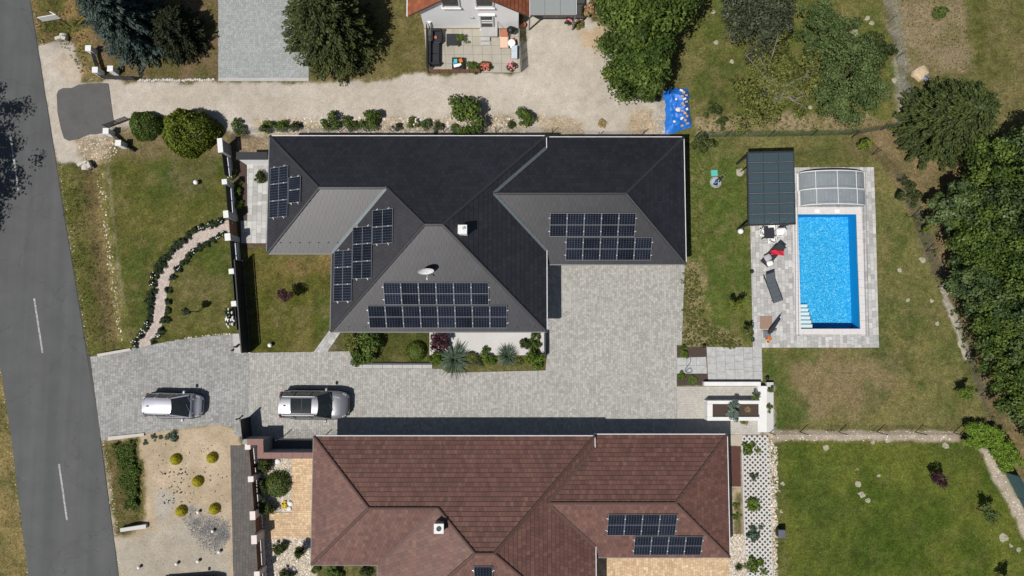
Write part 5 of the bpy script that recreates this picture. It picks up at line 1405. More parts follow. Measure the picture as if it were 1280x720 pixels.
# ------------------------------------------------------------------ vehicles
def paint(name, c, metal=.35, rough=.32):
    return mat(name, c, [x * .97 for x in c], 2, rough, fine=.02, metal=metal, spec=.5, coat=.8)
M['car_glass'] = mat('car_glass', (.012, .016, .018), (.02, .026, .026), 3, .06, fine=0, spec=.6)
M['tyre'] = mat('tyre', (.012, .012, .012), None, 10, .9)
M['lamp'] = mat('headlamp', (.55, .57, .6), None, 8, .1, metal=.5)
M['tail'] = mat('tail_lamp', (.3, .01, .01), None, 8, .2)
def car(label, cx, cy, rz, L, W, H, sh, hood, xr1, xf1, xf0, m, sunroof=False, rails=False, cat='car', glass_rear=.32):
    base = PX(cx, cy); r = thing('parked_car', label, cat, base)
    T = Matrix.Translation(base) @ Matrix.Rotation(rz, 4, 'Z')
    hw = W / 2; hl = L / 2
    st = [(-hl, .72, .72), (-hl + .06, .86, sh - .12), (-hl + .22, .95, sh), (-hl * .6, 1.0, sh + .01), (0, 1.0, sh), (xf0 - .1, 1.0, sh - .01), (xf0 + .25, .985, hood + .02),
          (hl - .55, .95, hood - .03), (hl - .22, .86, hood - .12), (hl - .06, .7, hood - .3), (hl, .52, .5)]
    vs = []; fs = []; n = 13
    for x, wf, z in st:
        w = hw * wf; zb = .24 if abs(x) < hl - .3 else .32
        half = [(w * .9, zb), (w * .985, zb + .1), (w, (zb + z) * .5), (w * .985, z - .1), (w * .93, z - .02), (w * .62, z + .03)]
        ring = [(-a, b) for a, b in half] + [(0, z + .05)] + [(a, b) for a, b in reversed(half)]
        vs += [T @ Vector((x, y, zz)) for y, zz in ring]
    for i in range(len(st) - 1):
        for k in range(n): fs.append([i * n + k, (i + 1) * n + k, (i + 1) * n + (k + 1) % n, i * n + (k + 1) % n])
    fs.append([k for k in range(n)]); fs.append([(len(st) - 1) * n + n - 1 - k for k in range(n)])
    mb = MB(); mb.add(vs, fs); body = mb.build('body', m, r, smooth=True)
    wb, wt = hw * .9, hw * .66; xr0 = -hl + .12; zt = H
    def grid(p00, p10, p11, p01, bulge, name, mm, nu=8, nv=4, thick=.0):
        mb = MB(); vs = []
        for j in range(nv + 1):
            for i in range(nu + 1):
                u, v = i / nu, j / nv
                p = Vector(p00) * (1 - u) * (1 - v) + Vector(p10) * u * (1 - v) + Vector(p11) * u * v + Vector(p01) * (1 - u) * v
                p = p + Vector(bulge) * (1 - (2 * u - 1) ** 2) * (1 - .35 * abs(2 * v - 1))
                vs.append(T @ p)
        mb.add(vs, [[j * (nu + 1) + i, j * (nu + 1) + i + 1, (j + 1) * (nu + 1) + i + 1, (j + 1) * (nu + 1) + i] for j in range(nv) for i in range(nu)])
        return mb.build(name, mm, r, smooth=True)
    grid((xf0, -wb, sh + .0), (xf0, wb, sh + .0), (xf1, wt, zt - .03), (xf1, -wt, zt - .03), (.16, 0, .03), 'windscreen', M['car_glass'])
    grid((xr0, wb * .93, sh), (xr0, -wb * .93, sh), (xr1, -wt, zt - .05), (xr1, wt, zt - .05), (-.08, 0, .02), 'rear_window', M['car_glass'])
    for s_ in (1, -1):
        a = [(xr0 + .05, wb * .97 * s_, sh), (xf0 - .05, wb * .99 * s_, sh), (xf1, wt * 1.0 * s_, zt - .05), (xr1, wt * 1.0 * s_, zt - .07)]
        if s_ < 0: a = [a[1], a[0], a[3], a[2]]
        grid(*a, (0, .03 * s_, 0), 'side_window', M['car_glass'])
    # roof sheet
    mb = MB(); nu, nv = 10, 8; vs = []
    for j in range(nv + 1):
        for i in range(nu + 1):
            u, v = 2 * i / nu - 1, j / nv
            x = xr1 - .1 + (xf1 - xr1 + .13) * v + .1 * (1 - u * u) * (v - .3)
            vs.append(T @ Vector((x, u * wt * 1.04, zt - .055 * u * u - .05 * (2 * v - 1) ** 2 - (.05 if abs(u) > .99 else 0))))
    mb.add(vs, [[j * (nu + 1) + i, (j + 1) * (nu + 1) + i, (j + 1) * (nu + 1) + i + 1, j * (nu + 1) + i + 1][::-1] for j in range(nv) for i in range(nu)])
    roof = mb.build('roof', m, r, smooth=True)
    mb = MB()
    for s_ in (1, -1):
        for a, b, w in (((xf0, wb * s_, sh), (xf1, wt * s_, zt - .05), .08), ((xr0 + .03, wb * .95 * s_, sh), (xr1 - .05, wt * s_, zt - .08), .16), ((.0, wb * 1.0 * s_, sh), (-.1, wt * 1.02 * s_, zt - .06), .07), ((-1.0 * hl * .5, wb * 1.0 * s_, sh), (-1.0 * hl * .5, wt * 1.02 * s_, zt - .06), .07)):
            mb.beam(T @ Vector(a), T @ Vector(b), w, .05)
    mb.build('window_pillar', m if not sunroof else M['black_plastic'], r)
    if sunroof:
        mb = MB(); x0, x1, w = xr1 + .66, xr1 + 2.05, wt * .8
        vs = []
        for i in range(7):
            u = -1 + i / 3
            for x in (x0, x1): vs.append(T @ Vector((x, u * w, zt + .012 - .055 * (u * .72) ** 2 * 1.0 - .05 * (2 * ((x - xr1) / (xf1 - xr1)) - 1) ** 2 * .5)))
        mb.add(vs, [[2 * i, 2 * i + 1, 2 * i + 3, 2 * i + 2][::1] for i in range(6)]); mb.build('sunroof', M['car_glass'], r, smooth=True)
        mb = MB(); mb.beam(T @ Vector((x0 + .75, -w, zt - .005)), T @ Vector((x0 + .75, w, zt - .005)), .03, .04); mb.build('sunroof_bar', M['black_plastic'], r)
    if rails:
        for s_ in (1, -1):
            mb = MB(); mb.tube([T @ Vector((x, wt * .98 * s_, zt + .0 + (.02 if i in (1, 2) else -.03))) for i, x in enumerate((xr1 + .1, xr1 + .25, xf1 - .3, xf1 - .15))], .025, 6); mb.build('roof_rail', M['alu_light'], r)
    mb = MB(); mb.beam(T @ Vector((xr1 + .32, 0, zt)), T @ Vector((xr1 + .2, 0, zt + .06)), .05, .06); mb.build('antenna', M['black_plastic'], r)
    for s_ in (1, -1):
        mb = MB(); c = T @ Vector((xf0 - .35, (hw + .1) * s_, sh + .05)); mb.box(c, (.16, .24, .16), rz=rz, bev=.05); mb.build('wing_mirror', m, r, smooth=False)
        mb = MB(); c = T @ Vector((hl - .3, hw * .68 * s_, hood - .17)); mb.box(c, (.3, .3, .12), rz=rz - s_ * .5, bev=.04, ry=.25); mb.build('headlight', M['lamp'], r)
        mb = MB(); c = T @ Vector((-hl + .1, hw * .8 * s_, sh - .14)); mb.box(c, (.14, .24, .22), rz=rz + s_ * .4, bev=.03); mb.build('tail_light', M['tail'], r)
        for x in (hl - .85, -hl + .8):
            mb = MB(); c = Vector((x, (hw - .12) * s_, .33)); ring = []
            a, b = T @ (c - Vector((0, .11, 0))), T @ (c + Vector((0, .11, 0)))
            mb.tube([a, b], .33, 18); wh = mb.build('wheel', M['tyre'], r)
            mb = MB(); o_ = Vector((0, .115 * s_, 0)); mb.tube([T @ (c + o_ * .9), T @ (c + o_ * 1.05)], .22, 14); mb.build('rim', M['alu'], wh)
    for s_ in (1, -1):
        mb = MB(); mb.tube([T @ Vector((x, (hw * w + .015) * s_, .36)) for x, w in ((-hl + .15, .9), (-hl * .6, 1.0), (0, 1.0), (hl * .6, .98), (hl - .2, .85))], [.07, .09, .09, .09, .06], 6); mb.build('side_sill', M['black_plastic'], r)
        mb = MB()
        for x in (-.15, -hl * .5 - .35): mb.beam(T @ Vector((x, (hw + .004) * s_, .5)), T @ Vector((x, hw * .965 * s_, sh - .02)), .015, .02)
        mb.build('door_gap', M['black_plastic'], body)
    # grille and bonnet creases
    mb = MB(); mb.box(T @ Vector((hl - .03, 0, hood - .38)), (.06, W * .5, .18), rz=rz, bev=.02); mb.build('grille', M['black_plastic'], r)
    mb = MB()
    for s_ in (1, -1): mb.beam(T @ Vector((xf0 + .25, hw * .62 * s_, hood + .055)), T @ Vector((hl - .5, hw * .5 * s_, hood + .015)), .05, .025)
    mb.build('bonnet_crease', m, body)
    mb = MB(); mb.box(T @ Vector((-hl + .02, 0, .62)), (.04, .5, .12), rz=rz); mb.build('number_plate', M['white_plastic'], r)
    mb = MB()
    for y in (-.35, .3): mb.beam(T @ Vector((xf0 + .12, y, sh + .08)), T @ Vector((xf0 - .1, y + .5, sh + .18)), .02, .02)
    mb.build('wiper', M['black_plastic'], r)
    return r
car('large silver sport utility car with glass sunroof and roof rails on the driveway', 397, 504.5, R(-.5), 4.6, 1.9, 1.68, 1.03, 1.0, -2.0, .4, 1.22, paint('silver_paint', (.27, .275, .29), .5, .36), True, True)
car('small silver family car with plain pale roof near the street end of the driveway', 224, 505.5, R(-1.5), 3.75, 1.66, 1.56, .98, .9, -1.62, .12, 1.12, paint('light_silver_paint', (.46, .46, .51)))
car('dark red car parked on the gravel at the bottom edge', 241, 737, R(4), 4.3, 1.75, 1.45, .9, .85, -1.6, .2, 1.1, paint('dark_red_paint', (.16, .012, .012)))

# ------------------------------------------------------------------ furniture
def chair(label, px, py, rz, m, arms=True, group=None, s=1.0):
    p = PX(px, py); p.z = .03; r = thing('garden_chair', label, 'chair', p, group)
    T = Matrix.Translation(p) @ Matrix.Rotation(rz, 4, 'Z') @ Matrix.Scale(s, 4)
    def bx_(c, d, bev, name, mm=m): mb = MB(); mb.box(T @ Vector(c), [x * s for x in d], rz=rz, bev=bev); return mb.build(name, mm, r)
    bx_((0, 0, .43), (.5, .5, .06), .03, 'seat')
    mb = MB(); K = 8; vs = []
    for i in range(K + 1):
        t = -1.15 + 2.3 * i / K
        for rr, z in ((.27, .45), (.31, .86), (.28, .86), (.24, .45)): vs.append(T @ Vector((-rr * math.cos(t) + .02, rr * math.sin(t), z)))
    mb.add(vs, [[i * 4 + k, (i + 1) * 4 + k, (i + 1) * 4 + (k + 1) % 4, i * 4 + (k + 1) % 4] for i in range(K) for k in range(4)] + [[0, 1, 2, 3], [K * 4 + 3, K * 4 + 2, K * 4 + 1, K * 4]])
    mb.build('backrest', m, r, smooth=False)
    for sx in (-.2, .2):
        for sy in (-.2, .2): bx_((sx, sy, .205), (.045, .045, .4), .01, 'leg')
    if arms:
        for sy in (-.27, .27): bx_((.03, sy, .64), (.42, .05, .04), .015, 'armrest'); 
    return r
def table(label, px0, py0, px1, py1, h, m, legm, name='garden_table'):
    a, b = PX(px0, py0, h), PX(px1, py1, h); c = (a + b) / 2; r = thing(name, label, 'table', (c.x, c.y, .03))
    dx, dy = abs(b.x - a.x), abs(b.y - a.y)
    mb = MB(); mb.box((c.x, c.y, h - .02), (dx, dy, .04), bev=.012); mb.build('table_top', m, r)
    for sx in (-1, 1):
        for sy in (-1, 1): mb = MB(); mb.box((c.x + sx * (dx / 2 - .06), c.y + sy * (dy / 2 - .06), h / 2), (.05, .05, h - .05)); mb.build('leg', legm, r)
    return r
table('square black garden table between four white chairs by the pergola', 955, 285, 968, 298, .74, M['fabric_dark'], M['steel_dark'])
chair('white garden chair left of the square black table', 951, 292, R(0), M['white_plastic'], group='white chairs round the black table')
chair('white garden chair right of the square black table', 972, 292, R(180), M['white_plastic'], group='white chairs round the black table')
chair('white garden chair half under the pergola edge, above the black table', 961.5, 284, R(-90), M['white_plastic'], group='white chairs round the black table')
chair('white garden chair below the square black table', 961.5, 301, R(90), M['white_plastic'], group='white chairs round the black table')
def lounger(label, head, foot, w, m, extra=None, lift=.35):
    a, b = PX(*head), PX(*foot); d = (b - a); L = d.length; d.normalize(); rz = math.atan2(d.y, d.x); s = Vector((-d.y, d.x, 0))
    r = thing('sun_lounger', label, 'sun lounger', (a + b) / 2 + Vector((0, 0, .03)))
    z = .33; hl_ = .36 * L
    mb = MB(); c = a + d * (hl_ + (L - hl_) / 2) + Vector((0, 0, z)); mb.box(c, (L - hl_, w, .05), rz=rz, bev=.02); mb.build('mattress', m, r)
    mb = MB(); p = a + d * hl_ + Vector((0, 0, z)); q = a + d * .08 + Vector((0, 0, z + lift))
    mb.add([p - s * w / 2, p + s * w / 2, q + s * w / 2, q - s * w / 2] + [v - Vector((0, 0, .05)) for v in (p - s * w / 2, p + s * w / 2, q + s * w / 2, q - s * w / 2)], [[0, 1, 2, 3], [7, 6, 5, 4], [0, 4, 5, 1], [1, 5, 6, 2], [2, 6, 7, 3], [3, 7, 4, 0]]); mb.build('backrest', m, r)
    mb = MB()
    for e in (-1, 1): mb.beam(a + d * .1 + s * e * (w / 2 + .02) + Vector((0, 0, z - .04)), b + s * e * (w / 2 + .02) + Vector((0, 0, z - .04)), .04, .05)
    mb.beam(q - s * w / 2, q + s * w / 2, .05, .05)
    mb.build('frame', M['steel_dark'], r)
    for f in (.15, .92):
        for e in (-1, 1): mb = MB(); p = a + d * (L * f) + s * e * (w / 2); mb.beam(p + Vector((0, 0, .02)), p + Vector((0, 0, z - .05)), .04, .04); mb.build('leg', M['steel_dark'], r)
    mb = MB()
    for f in (.5, .66, .83): p = a + d * (L * f) + Vector((0, 0, z + .028)); mb.beam(p - s * w / 2, p + s * w / 2, .012, .008)
    mb.build('seam', M['steel_dark'], r)
    return r, a, b, d, s
lounger('plain dark grey sun lounger standing beside the pool', (957.5, 341), (970.8, 377.5), .62, M['fabric_grey'])
r_, a, b, d, s = lounger('charcoal reclining chair by the pool with a red towel', (974, 307), (953, 331), .55, M['fabric_dark'], lift=.5)
mb = MB(); n = 8; c0 = PX(967.5, 317); vs = []
for i in range(n + 1):
    for j in range(5):
        u, v = i / n, j / 4
        p = c0 + Vector((-.4 + .85 * u, -.17 + .32 * v + .05 * math.sin(u * 5), .0)); vs.append((p.x, p.y, .5 + .05 * math.sin(u * 9 + v * 5) + .12 * u))
mb.add(vs, [[i * 5 + j, (i + 1) * 5 + j, (i + 1) * 5 + j + 1, i * 5 + j + 1] for i in range(n) for j in range(4)])
tag(mb.build('towel', M['red_cloth'], origin=c0), 'crumpled red towel thrown over the charcoal reclining chair', 'towel')
def cushion(label, px, py, sx, sy, z, rz, m, name='cushion'):
    p = PX(px, py); mb = MB(); mb.box(p + Vector((0, 0, z)), (sx, sy, .2), rz=rz, bev=.09); tag(mb.build(name, m, origin=p + Vector((0, 0, z)), smooth=True), label, 'cushion')
cushion('grey cushion lying left of the red towel by the pool', 956.5, 323, .5, .45, .5, .5, M['fabric_light'])
cushion('white cushion on the foot of the charcoal reclining chair', 959.5, 330, .45, .35, .46, .3, M['white_plastic'])
# mat with closed parasol and flower pot
block('outdoor_mat', 'square brown mat lying on the pool deck near its lower left corner', 'mat', [(949.5, 395), (965, 395), (965, 411), (949.5, 411)], .045, mat('brown_mat', (.3, .2, .15), (.24, .16, .12), 14, .95, fine=.25))
t_ = thing('parasol', 'closed dark parasol leaning over the brown mat on the pool deck', 'parasol', PX(958, 417))
a, b = PX(958.5, 417) + Vector((0, 0, .35)), PX(970, 398) + Vector((0, 0, .75))
mb = MB(); mb.tube([a, a.lerp(b, .15), a.lerp(b, .5), a.lerp(b, .9), b], [.09, .14, .12, .07, .05], 9); mb.build('folded_canopy', M['fabric_dark'], t_)
mb = MB(); mb.tube([a, Vector((a.x - .05, a.y - .1, .03))], .03, 8); mb.tube([b, b + (b - a).normalized() * .15], .03, 8); mb.build('pole', M['alu'], t_)
mb = MB(); c = PX(958, 418); mb.box(c + Vector((0, 0, .1)), (.5, .5, .14), bev=.03); mb.beam(c + Vector((0, 0, .2)), PX(969, 412) + Vector((0, 0, .2)), .1, .12); mb.build('base', M['steel_grey'], t_)
# globe lamps
def globe(label, px, py, r_, post=.12, group='white globe lamps'):
    h = post + r_; p = PX(px, py, h); t = thing('globe_lamp', label, 'lamp', (p.x, p.y, 0), group)
    mb = MB(); mb.ball((p.x, p.y, h), r_, 16, 12); mb.build('globe', M['white_plastic'], t, smooth=True)
    mb = MB(); mb.lathe((p.x, p.y, 0), [(.09, 0), (.09, post + .03)], 10); mb.build('base', M['black_plastic'], t)
globe('white globe lamp alone on the front lawn, upper middle', 244.8, 227.8, .17)
globe('white globe lamp on the inner lawn near the driveway edge', 337.3, 431.5, .15)
globe('white globe lamp on the green strip left of the pool deck', 925.8, 289, .2)
for lx, ly, lb in ((173.3, 709.5, 'white globe lamp nearest the road in the gravel garden'), (220.5, 705, 'white globe lamp above the red car, left one of the pair'), (247.3, 701.8, 'white globe lamp above the red car, right one of the pair'),
                   (265.7, 664, 'white globe lamp in the dark grey gravel patch'), (247.5, 640.3, 'white globe lamp between two golden balls in the gravel'), (273.8, 690, 'white globe lamp just below the dark grey gravel patch')): globe(lb, lx, ly, .11, .08)
# washing line pole base / concrete stump
t_ = thing('rotary_dryer_base', 'pale concrete foot with a dark pole left of the pergola', 'pole base', PX(925.5, 215))
p = PX(925.5, 215); mb = MB(); mb.stone(p, .3, .3, 10); mb.build('foot', M['stone'], t_); mb = MB(); mb.tube([p, p + Vector((0, 0, 1.6))], .035, 8); mb.build('pole', M['steel_dark'], t_)
# toys on the lawn
block('play_mat', 'small square teal mat on the lawn above the round toys', 'mat', [(888.5, 213), (896.5, 212.5), (897, 220), (889, 220.5)], .05, M['teal'])
t_ = thing('toy_tub', 'round grey tub with bright blue toys on the lawn', 'toy tub', PX(893.5, 228.5)); p = PX(893.5, 228.5)
mb = MB(); mb.lathe(p, [(.34, 0), (.4, .2), (.36, .21), (.3, .06)], 18); mb.build('tub', M['fabric_light'], t_)
for k in range(6): mb = MB(); mb.ball(p + Vector((random.uniform(-.18, .18), random.uniform(-.15, .2), .2)), random.uniform(.08, .13), 8, 6); mb.build('toy', M['blue_toy'] if k % 2 else M['fabric_dark'], t_)
t_ = thing('toy_tricycle', 'small black and pale toy ride beside the round tub', 'toy', PX(899.5, 224)); p = PX(899.5, 224)
mb = MB(); mb.box(p + Vector((0, 0, .25)), (.36, .14, .12), rz=.7, bev=.03); mb.build('frame', M['steel_dark'], t_)
for dx, dy in ((.18, .14), (-.14, .02), (-.02, -.16)): mb = MB(); mb.tube([p + Vector((dx - .03, dy + .03, .13)), p + Vector((dx + .03, dy - .03, .13))], .12, 12); mb.build('wheel', M['black_plastic'], t_)
mb = MB(); mb.tube([p + Vector((.05, .25, .48)), p + Vector((.25, .05, .48))], .02, 6); mb.build('handlebar', M['alu'], t_)
# compost bin by the south east lawn
t_ = thing('compost_bin', 'grey lidded compost bin at the left edge of the lower lawn', 'bin', PX(973, 664)); p = PX(973, 664)
mb = MB(); mb.box(p + Vector((0, 0, .3)), (.42, .5, .6), bev=.05); mb.build('bin_body', M['black_plastic'], t_); mb = MB(); mb.box(p + Vector((0, 0, .63)), (.46, .54, .06), bev=.02); mb.build('lid', mat('bin_lid', (.1, .11, .14), None, 8, .5), t_)
# solar path lights
for lx, ly, lb in ((957.8, 472.5, 'small black ball light at the corner of the white wall'), (879, 432.5, 'small black ball light at the corner of the upper mulch bed'), (938.5, 340, 'small black ball light at the left edge of the pool deck'), (939.5, 425, 'small black ball light at the lower left corner of the pool deck'), (447, 449.5, 'small black ball light in the corner of the front bed')):
    p = PX(lx, ly); t_ = thing('path_light', lb, 'lamp', p, 'black path lights'); mb = MB(); mb.ball(p + Vector((0, 0, .22)), .13, 12, 8); mb.build('shade', M['black_plastic'], t_, smooth=True); mb = MB(); mb.tube([p, p + Vector((0, 0, .12))], .03, 6); mb.build('stem', M['steel_dark'], t_)
# hose by the mulch beds
mb = MB(); hp = smooth_line([tuple(PX(a, b)[:2]) for a, b in ((862, 444), (863, 452), (859, 458), (856, 463), (860, 466), (865, 464), (862, 460), (857, 464))], 5); mb.tube([(p.x, p.y, .06) for p in hp], .025, 6)
tag(mb.build('garden_hose', mat('hose_blue', (.12, .14, .24), None, 8, .5), origin=PX(860, 458)), 'bluish garden hose curled across the slabs between the two mulch beds', 'hose')

# ---- patio of the white house
def sofa(label, px0, py0, px1, py1, backs):
    a, b = PX(px0, py0), PX(px1, py1); c = (a + b) / 2; r = thing('garden_sofa', label, 'sofa', (c.x, c.y, .05)); dx, dy = abs(b.x - a.x), abs(b.y - a.y)
    mb = MB(); mb.box((c.x, c.y, .2), (dx, dy, .28), bev=.03); mb.build('base', M['steel_dark'], r)
    n = max(1, round(max(dx, dy) / .75))
    for k in range(n):
        f = (k + .5) / n - .5; mb = MB()
        if dx > dy: mb.box((c.x + f * dx, c.y, .42), (dx / n - .03, dy - .1, .14), bev=.05)
        else: mb.box((c.x, c.y + f * dy, .42), (dx - .1, dy / n - .03, .14), bev=.05)
        mb.build('seat_cushion', M['fabric_dark'], r)
    for s_ in backs:
        mb = MB()
        if s_ == 'L': mb.box((c.x - dx / 2 + .08, c.y, .5), (.16, dy, .56), bev=.05)
        if s_ == 'R': mb.box((c.x + dx / 2 - .08, c.y, .42), (.16, dy, .4), bev=.05)
        if s_ == 'T': mb.box((c.x, c.y + dy / 2 - .08, .505), (dx - .01, .16, .55), bev=.05)
        if s_ == 'B': mb.box((c.x, c.y - dy / 2 + .08, .425), (dx - .01, .16, .4), bev=.05)
        mb.build('backrest', M['fabric_dark'], r)
sofa('dark garden armchair in the upper left corner of the patio', 540, 41, 553.5, 56, 'LTR')
sofa('long dark garden sofa along the left fence of the patio', 537.5, 56.5, 551, 84, 'LB')
table('low dark square table on the patio beside the armchair', 558, 42, 574, 56.5, .42, M['steel_dark'], M['steel_dark'], 'coffee_table')
p = PX(546, 51); mb = MB(); mb.ball(p + Vector((0, 0, .56)), .13, 10, 8); tag(mb.build('cushion', M['terracotta'], origin=p), 'small brown round cushion lying on the dark patio armchair', 'cushion')
t_ = thing('play_table', 'black tray table with teal white and orange toys on the patio', 'play table', PX(571, 78.5)); a, b = PX(565, 71.5, .45), PX(580, 86, .45); c = (a + b) / 2
mb = MB(); mb.box((c.x, c.y, .4), (abs(b.x - a.x), abs(b.y - a.y), .1), bev=.03); mb.build('tray', M['black_plastic'], t_)
for sx in (-.3, .3):
    for sy in (-.3, .3): mb = MB(); mb.box((c.x + sx, c.y + sy, .2), (.06, .06, .32)); mb.build('leg', M['black_plastic'], t_)
for k, (dx, dy, w, d_, mm) in enumerate(((-.17, .12, .26, .3, 'teal'), (-.1, -.2, .4, .22, 'white_plastic'), (.2, .15, .24, .28, 'orange'), (.14, -.14, .2, .16, 'white_plastic'), (-.26, -.05, .12, .2, 'blue_toy'))):
    mb = MB(); mb.box((c.x + dx, c.y + dy, .49 + .005 * k), (w, d_, .09), rz=.2 * k, bev=.02); mb.build('toy_block', M[mm], t_)
t_ = thing('wooden_deckchair', 'pale wooden deckchair with a peach coloured cushion on the patio', 'deckchair', PX(630, 52)); a, b = PX(625.5, 62.5), PX(635, 40)
c = (a + b) / 2; mb = MB(); mb.box((c.x, c.y - .25, .35), (.55, .8, .1), bev=.03); mb.build('seat_cushion', mat('peach_cloth', (.62, .4, .28), (.66, .5, .4), 12, .9), t_)
mb = MB(); mb.box((c.x, c.y + .38, .5), (.55, .5, .1), rx=.5, bev=.03); mb.build('back_cushion', M['terracotta'], t_)
mb = MB()
for sx in (-.29, .29): mb.beam((c.x + sx, c.y - .66, .3), (c.x + sx, c.y + .6, .3), .05, .07)
mb.build('frame', M['wood_pale'], t_)
for sx in (-.27, .27):
    for sy in (-.55, .5): mb = MB(); mb.box((c.x + sx, c.y + sy, .16), (.05, .05, .24)); mb.build('leg', M['wood_pale'], t_)
t_ = thing('kettle_grill', 'black kettle grill standing by the right patio fence', 'grill', PX(638.5, 42)); p = PX(638.5, 43)
mb = MB(); mb.lathe(p + Vector((0, 0, .45)), [(.02, 0), (.2, .08), (.29, .25), (.29, .28), (.2, .42), (.03, .48)], 18); mb.build('kettle', M['black_plastic'], t_, smooth=True)
for k in range(3): t = k * 2.1; mb = MB(); mb.tube([p + Vector((.15 * math.cos(t), .15 * math.sin(t), .52)), p + Vector((.28 * math.cos(t), .28 * math.sin(t), .05))], .018, 6); mb.build('leg', M['alu'], t_)
t_ = thing('side_table', 'small round white side table by the right patio fence', 'table', PX(639.5, 57.5)); p = PX(639.5, 57.5)
mb = MB(); mb.lathe(p + Vector((0, 0, .5)), [(.26, 0), (.27, .02), (.26, .04)], 20); mb.build('table_top', M['white_plastic'], t_); mb = MB(); mb.lathe(p, [(.16, .05), (.04, .1), (.035, .5)], 12); mb.build('pedestal', M['white_plastic'], t_)
t_ = thing('white_bench', 'pale grey bench along the right patio fence, above the pink flowers', 'bench', PX(643, 68)); p = PX(643, 68)
mb = MB(); mb.box(p + Vector((0, 0, .43)), (.4, .95, .05), bev=.015); mb.build('seat', mat('pale_bench', (.5, .56, .62), None, 6, .5), t_)
for sy in (-.4, .4): mb = MB(); mb.box(p + Vector((0, sy, .22)), (.36, .05, .36)); mb.build('leg', M['alu_light'], t_)
simple_fence('fence', 'dark slatted fence along the left side of the patio', [PX(535, 38), PX(535.5, 91)], 1.15, M['steel_dark'], n=7)
simple_fence('fence', 'low brown fence along the lower edge of the patio', [PX(537, 91.5), PX(600, 91.5)], .75, M['wood_brown'], n=5)
simple_fence('fence', 'grey slatted fence along the right side of the patio', [PX(648, 37), PX(651.5, 90)], 1.25, M['steel_grey'], n=7)
t_ = thing('garden_wall', 'short slanting white wall at the left corner of the white house', 'wall', PX(534, 30)); a, b = PX(530, 27), PX(541, 37); mb = MB(); mb.beam(a + Vector((0, 0, .55)), b + Vector((0, 0, .55)), .22, 1.1); mb.build('wall_body', M['render_white'], t_); mb = MB(); mb.beam(a + Vector((0, 0, 1.13)), b + Vector((0, 0, 1.13)), .3, .06); mb.build('wall_cap', M['cap_white'], t_)
p = PX(653.5, 33); mb = MB(); mb.lathe(p, [(.16, 0), (.22, .3), (.18, .3), (.14, .2)], 14); tag(mb.build('plant_pot', M['terracotta'], origin=p), 'empty terracotta pot at the right corner of the white house', 'pot')

# ------------------------------------------------------------------ blue tarpaulin over the rubble heap, with blocks
NXT, NYT = 44, 66
u = np.linspace(0, 1, NXT); v = np.linspace(0, 1, NYT); U, W_ = np.meshgrid(u, v)
c4_ = [PX(830, 112), PX(858, 113), PX(863, 160), PX(832, 167)]
def bil(U, V, k): return c4_[0][k] * (1 - U) * (1 - V) + c4_[1][k] * U * (1 - V) + c4_[2][k] * U * V + c4_[3][k] * (1 - U) * V
TX, TY = bil(U, W_, 0), bil(U, W_, 1)
edge_n = (fbm(TX, TY, 1.5, 3, 4) - .5) * .5
TX = TX + edge_n * (np.abs(U - .5) * 2) ** 4; TY = TY + edge_n * (np.abs(W_ - .5) * 2) ** 4
prof = np.clip(1.25 * (1 - np.abs(2 * U - 1) ** 2.4), 0, 1) * np.clip(1.3 * (1 - np.abs(2 * W_ - 1) ** 4), 0, 1)
rid = np.abs(fbm(TX, TY, 1.6, 4, 31) - .5) * 2
TZ = .04 + prof * (.42 + .28 * (fbm(TX, TY, 1.0, 3, 8) - .5)) + prof * (.3 - rid) * .22
ii, jj = np.meshgrid(np.arange(NXT - 1), np.arange(NYT - 1)); a_ = (jj * NXT + ii).ravel()
tp = PX(846, 140)
o_ = np_mesh('tarpaulin', np.stack([TX.ravel(), TY.ravel(), TZ.ravel()], 1), np.stack([a_, a_ + NXT, a_ + NXT + 1, a_ + 1], 1)[:, ::-1], mat('blue_tarp', (.012, .16, .58), (.01, .12, .46), 2.5, .5, fine=.1, spec=.5), origin=tuple(tp), smooth=True)
tag(o_, 'crumpled bright blue tarpaulin covering a heap beside the lane', 'tarpaulin')
def tz(px, py):
    p = PX(px, py); k = np.argmin((TX - p.x) ** 2 + (TY - p.y) ** 2); return p, float(TZ.ravel()[k])
for k in range(16):
    py = 115.5 + k * 2.9; px = 849.5 + (k % 3) * 3.1 + k * .12 + random.uniform(-.7, .7)
    p, z = tz(px, py); mb = MB(); mb.box(p + Vector((0, 0, z + .08)), (random.uniform(.14, .24), random.uniform(.1, .18), .12), rz=random.uniform(-.5, .5), bev=.015, rx=random.uniform(-.2, .2))
    tag(mb.build('block', M['brick'] if k % 4 else M['cap_white'], origin=p), 'tan building block in the heap along the right side of the blue tarpaulin', 'block', 'blocks on the blue tarpaulin')
for px, py, lb in ((843.5, 126.5, 'pale stone holding down the upper part of the blue tarpaulin'), (846, 139, 'large pinkish stone in the middle of the blue tarpaulin'), (849.8, 151, 'white stone on the lower middle of the blue tarpaulin'), (841, 154.5, 'flat stone on the lower fold of the blue tarpaulin')):
    p, z = tz(px, py); mb = MB(); mb.stone(p + Vector((0, 0, z)), .1 if 'large' not in lb else .18, .7, 8); tag(mb.build('stone', M['cap_pink'] if 'pink' in lb else M['cap_white'], origin=p), lb, 'stone')
p = PX(1149, 92); mb = MB(); mb.stone(p, .55, .6, 11); tag(mb.build('boulder', mat('sandy_boulder', (.55, .42, .28), (.45, .35, .24), 5, .9, fine=.15, bumpd=.02), origin=p), 'large sandy boulder above the dark conifer', 'boulder')
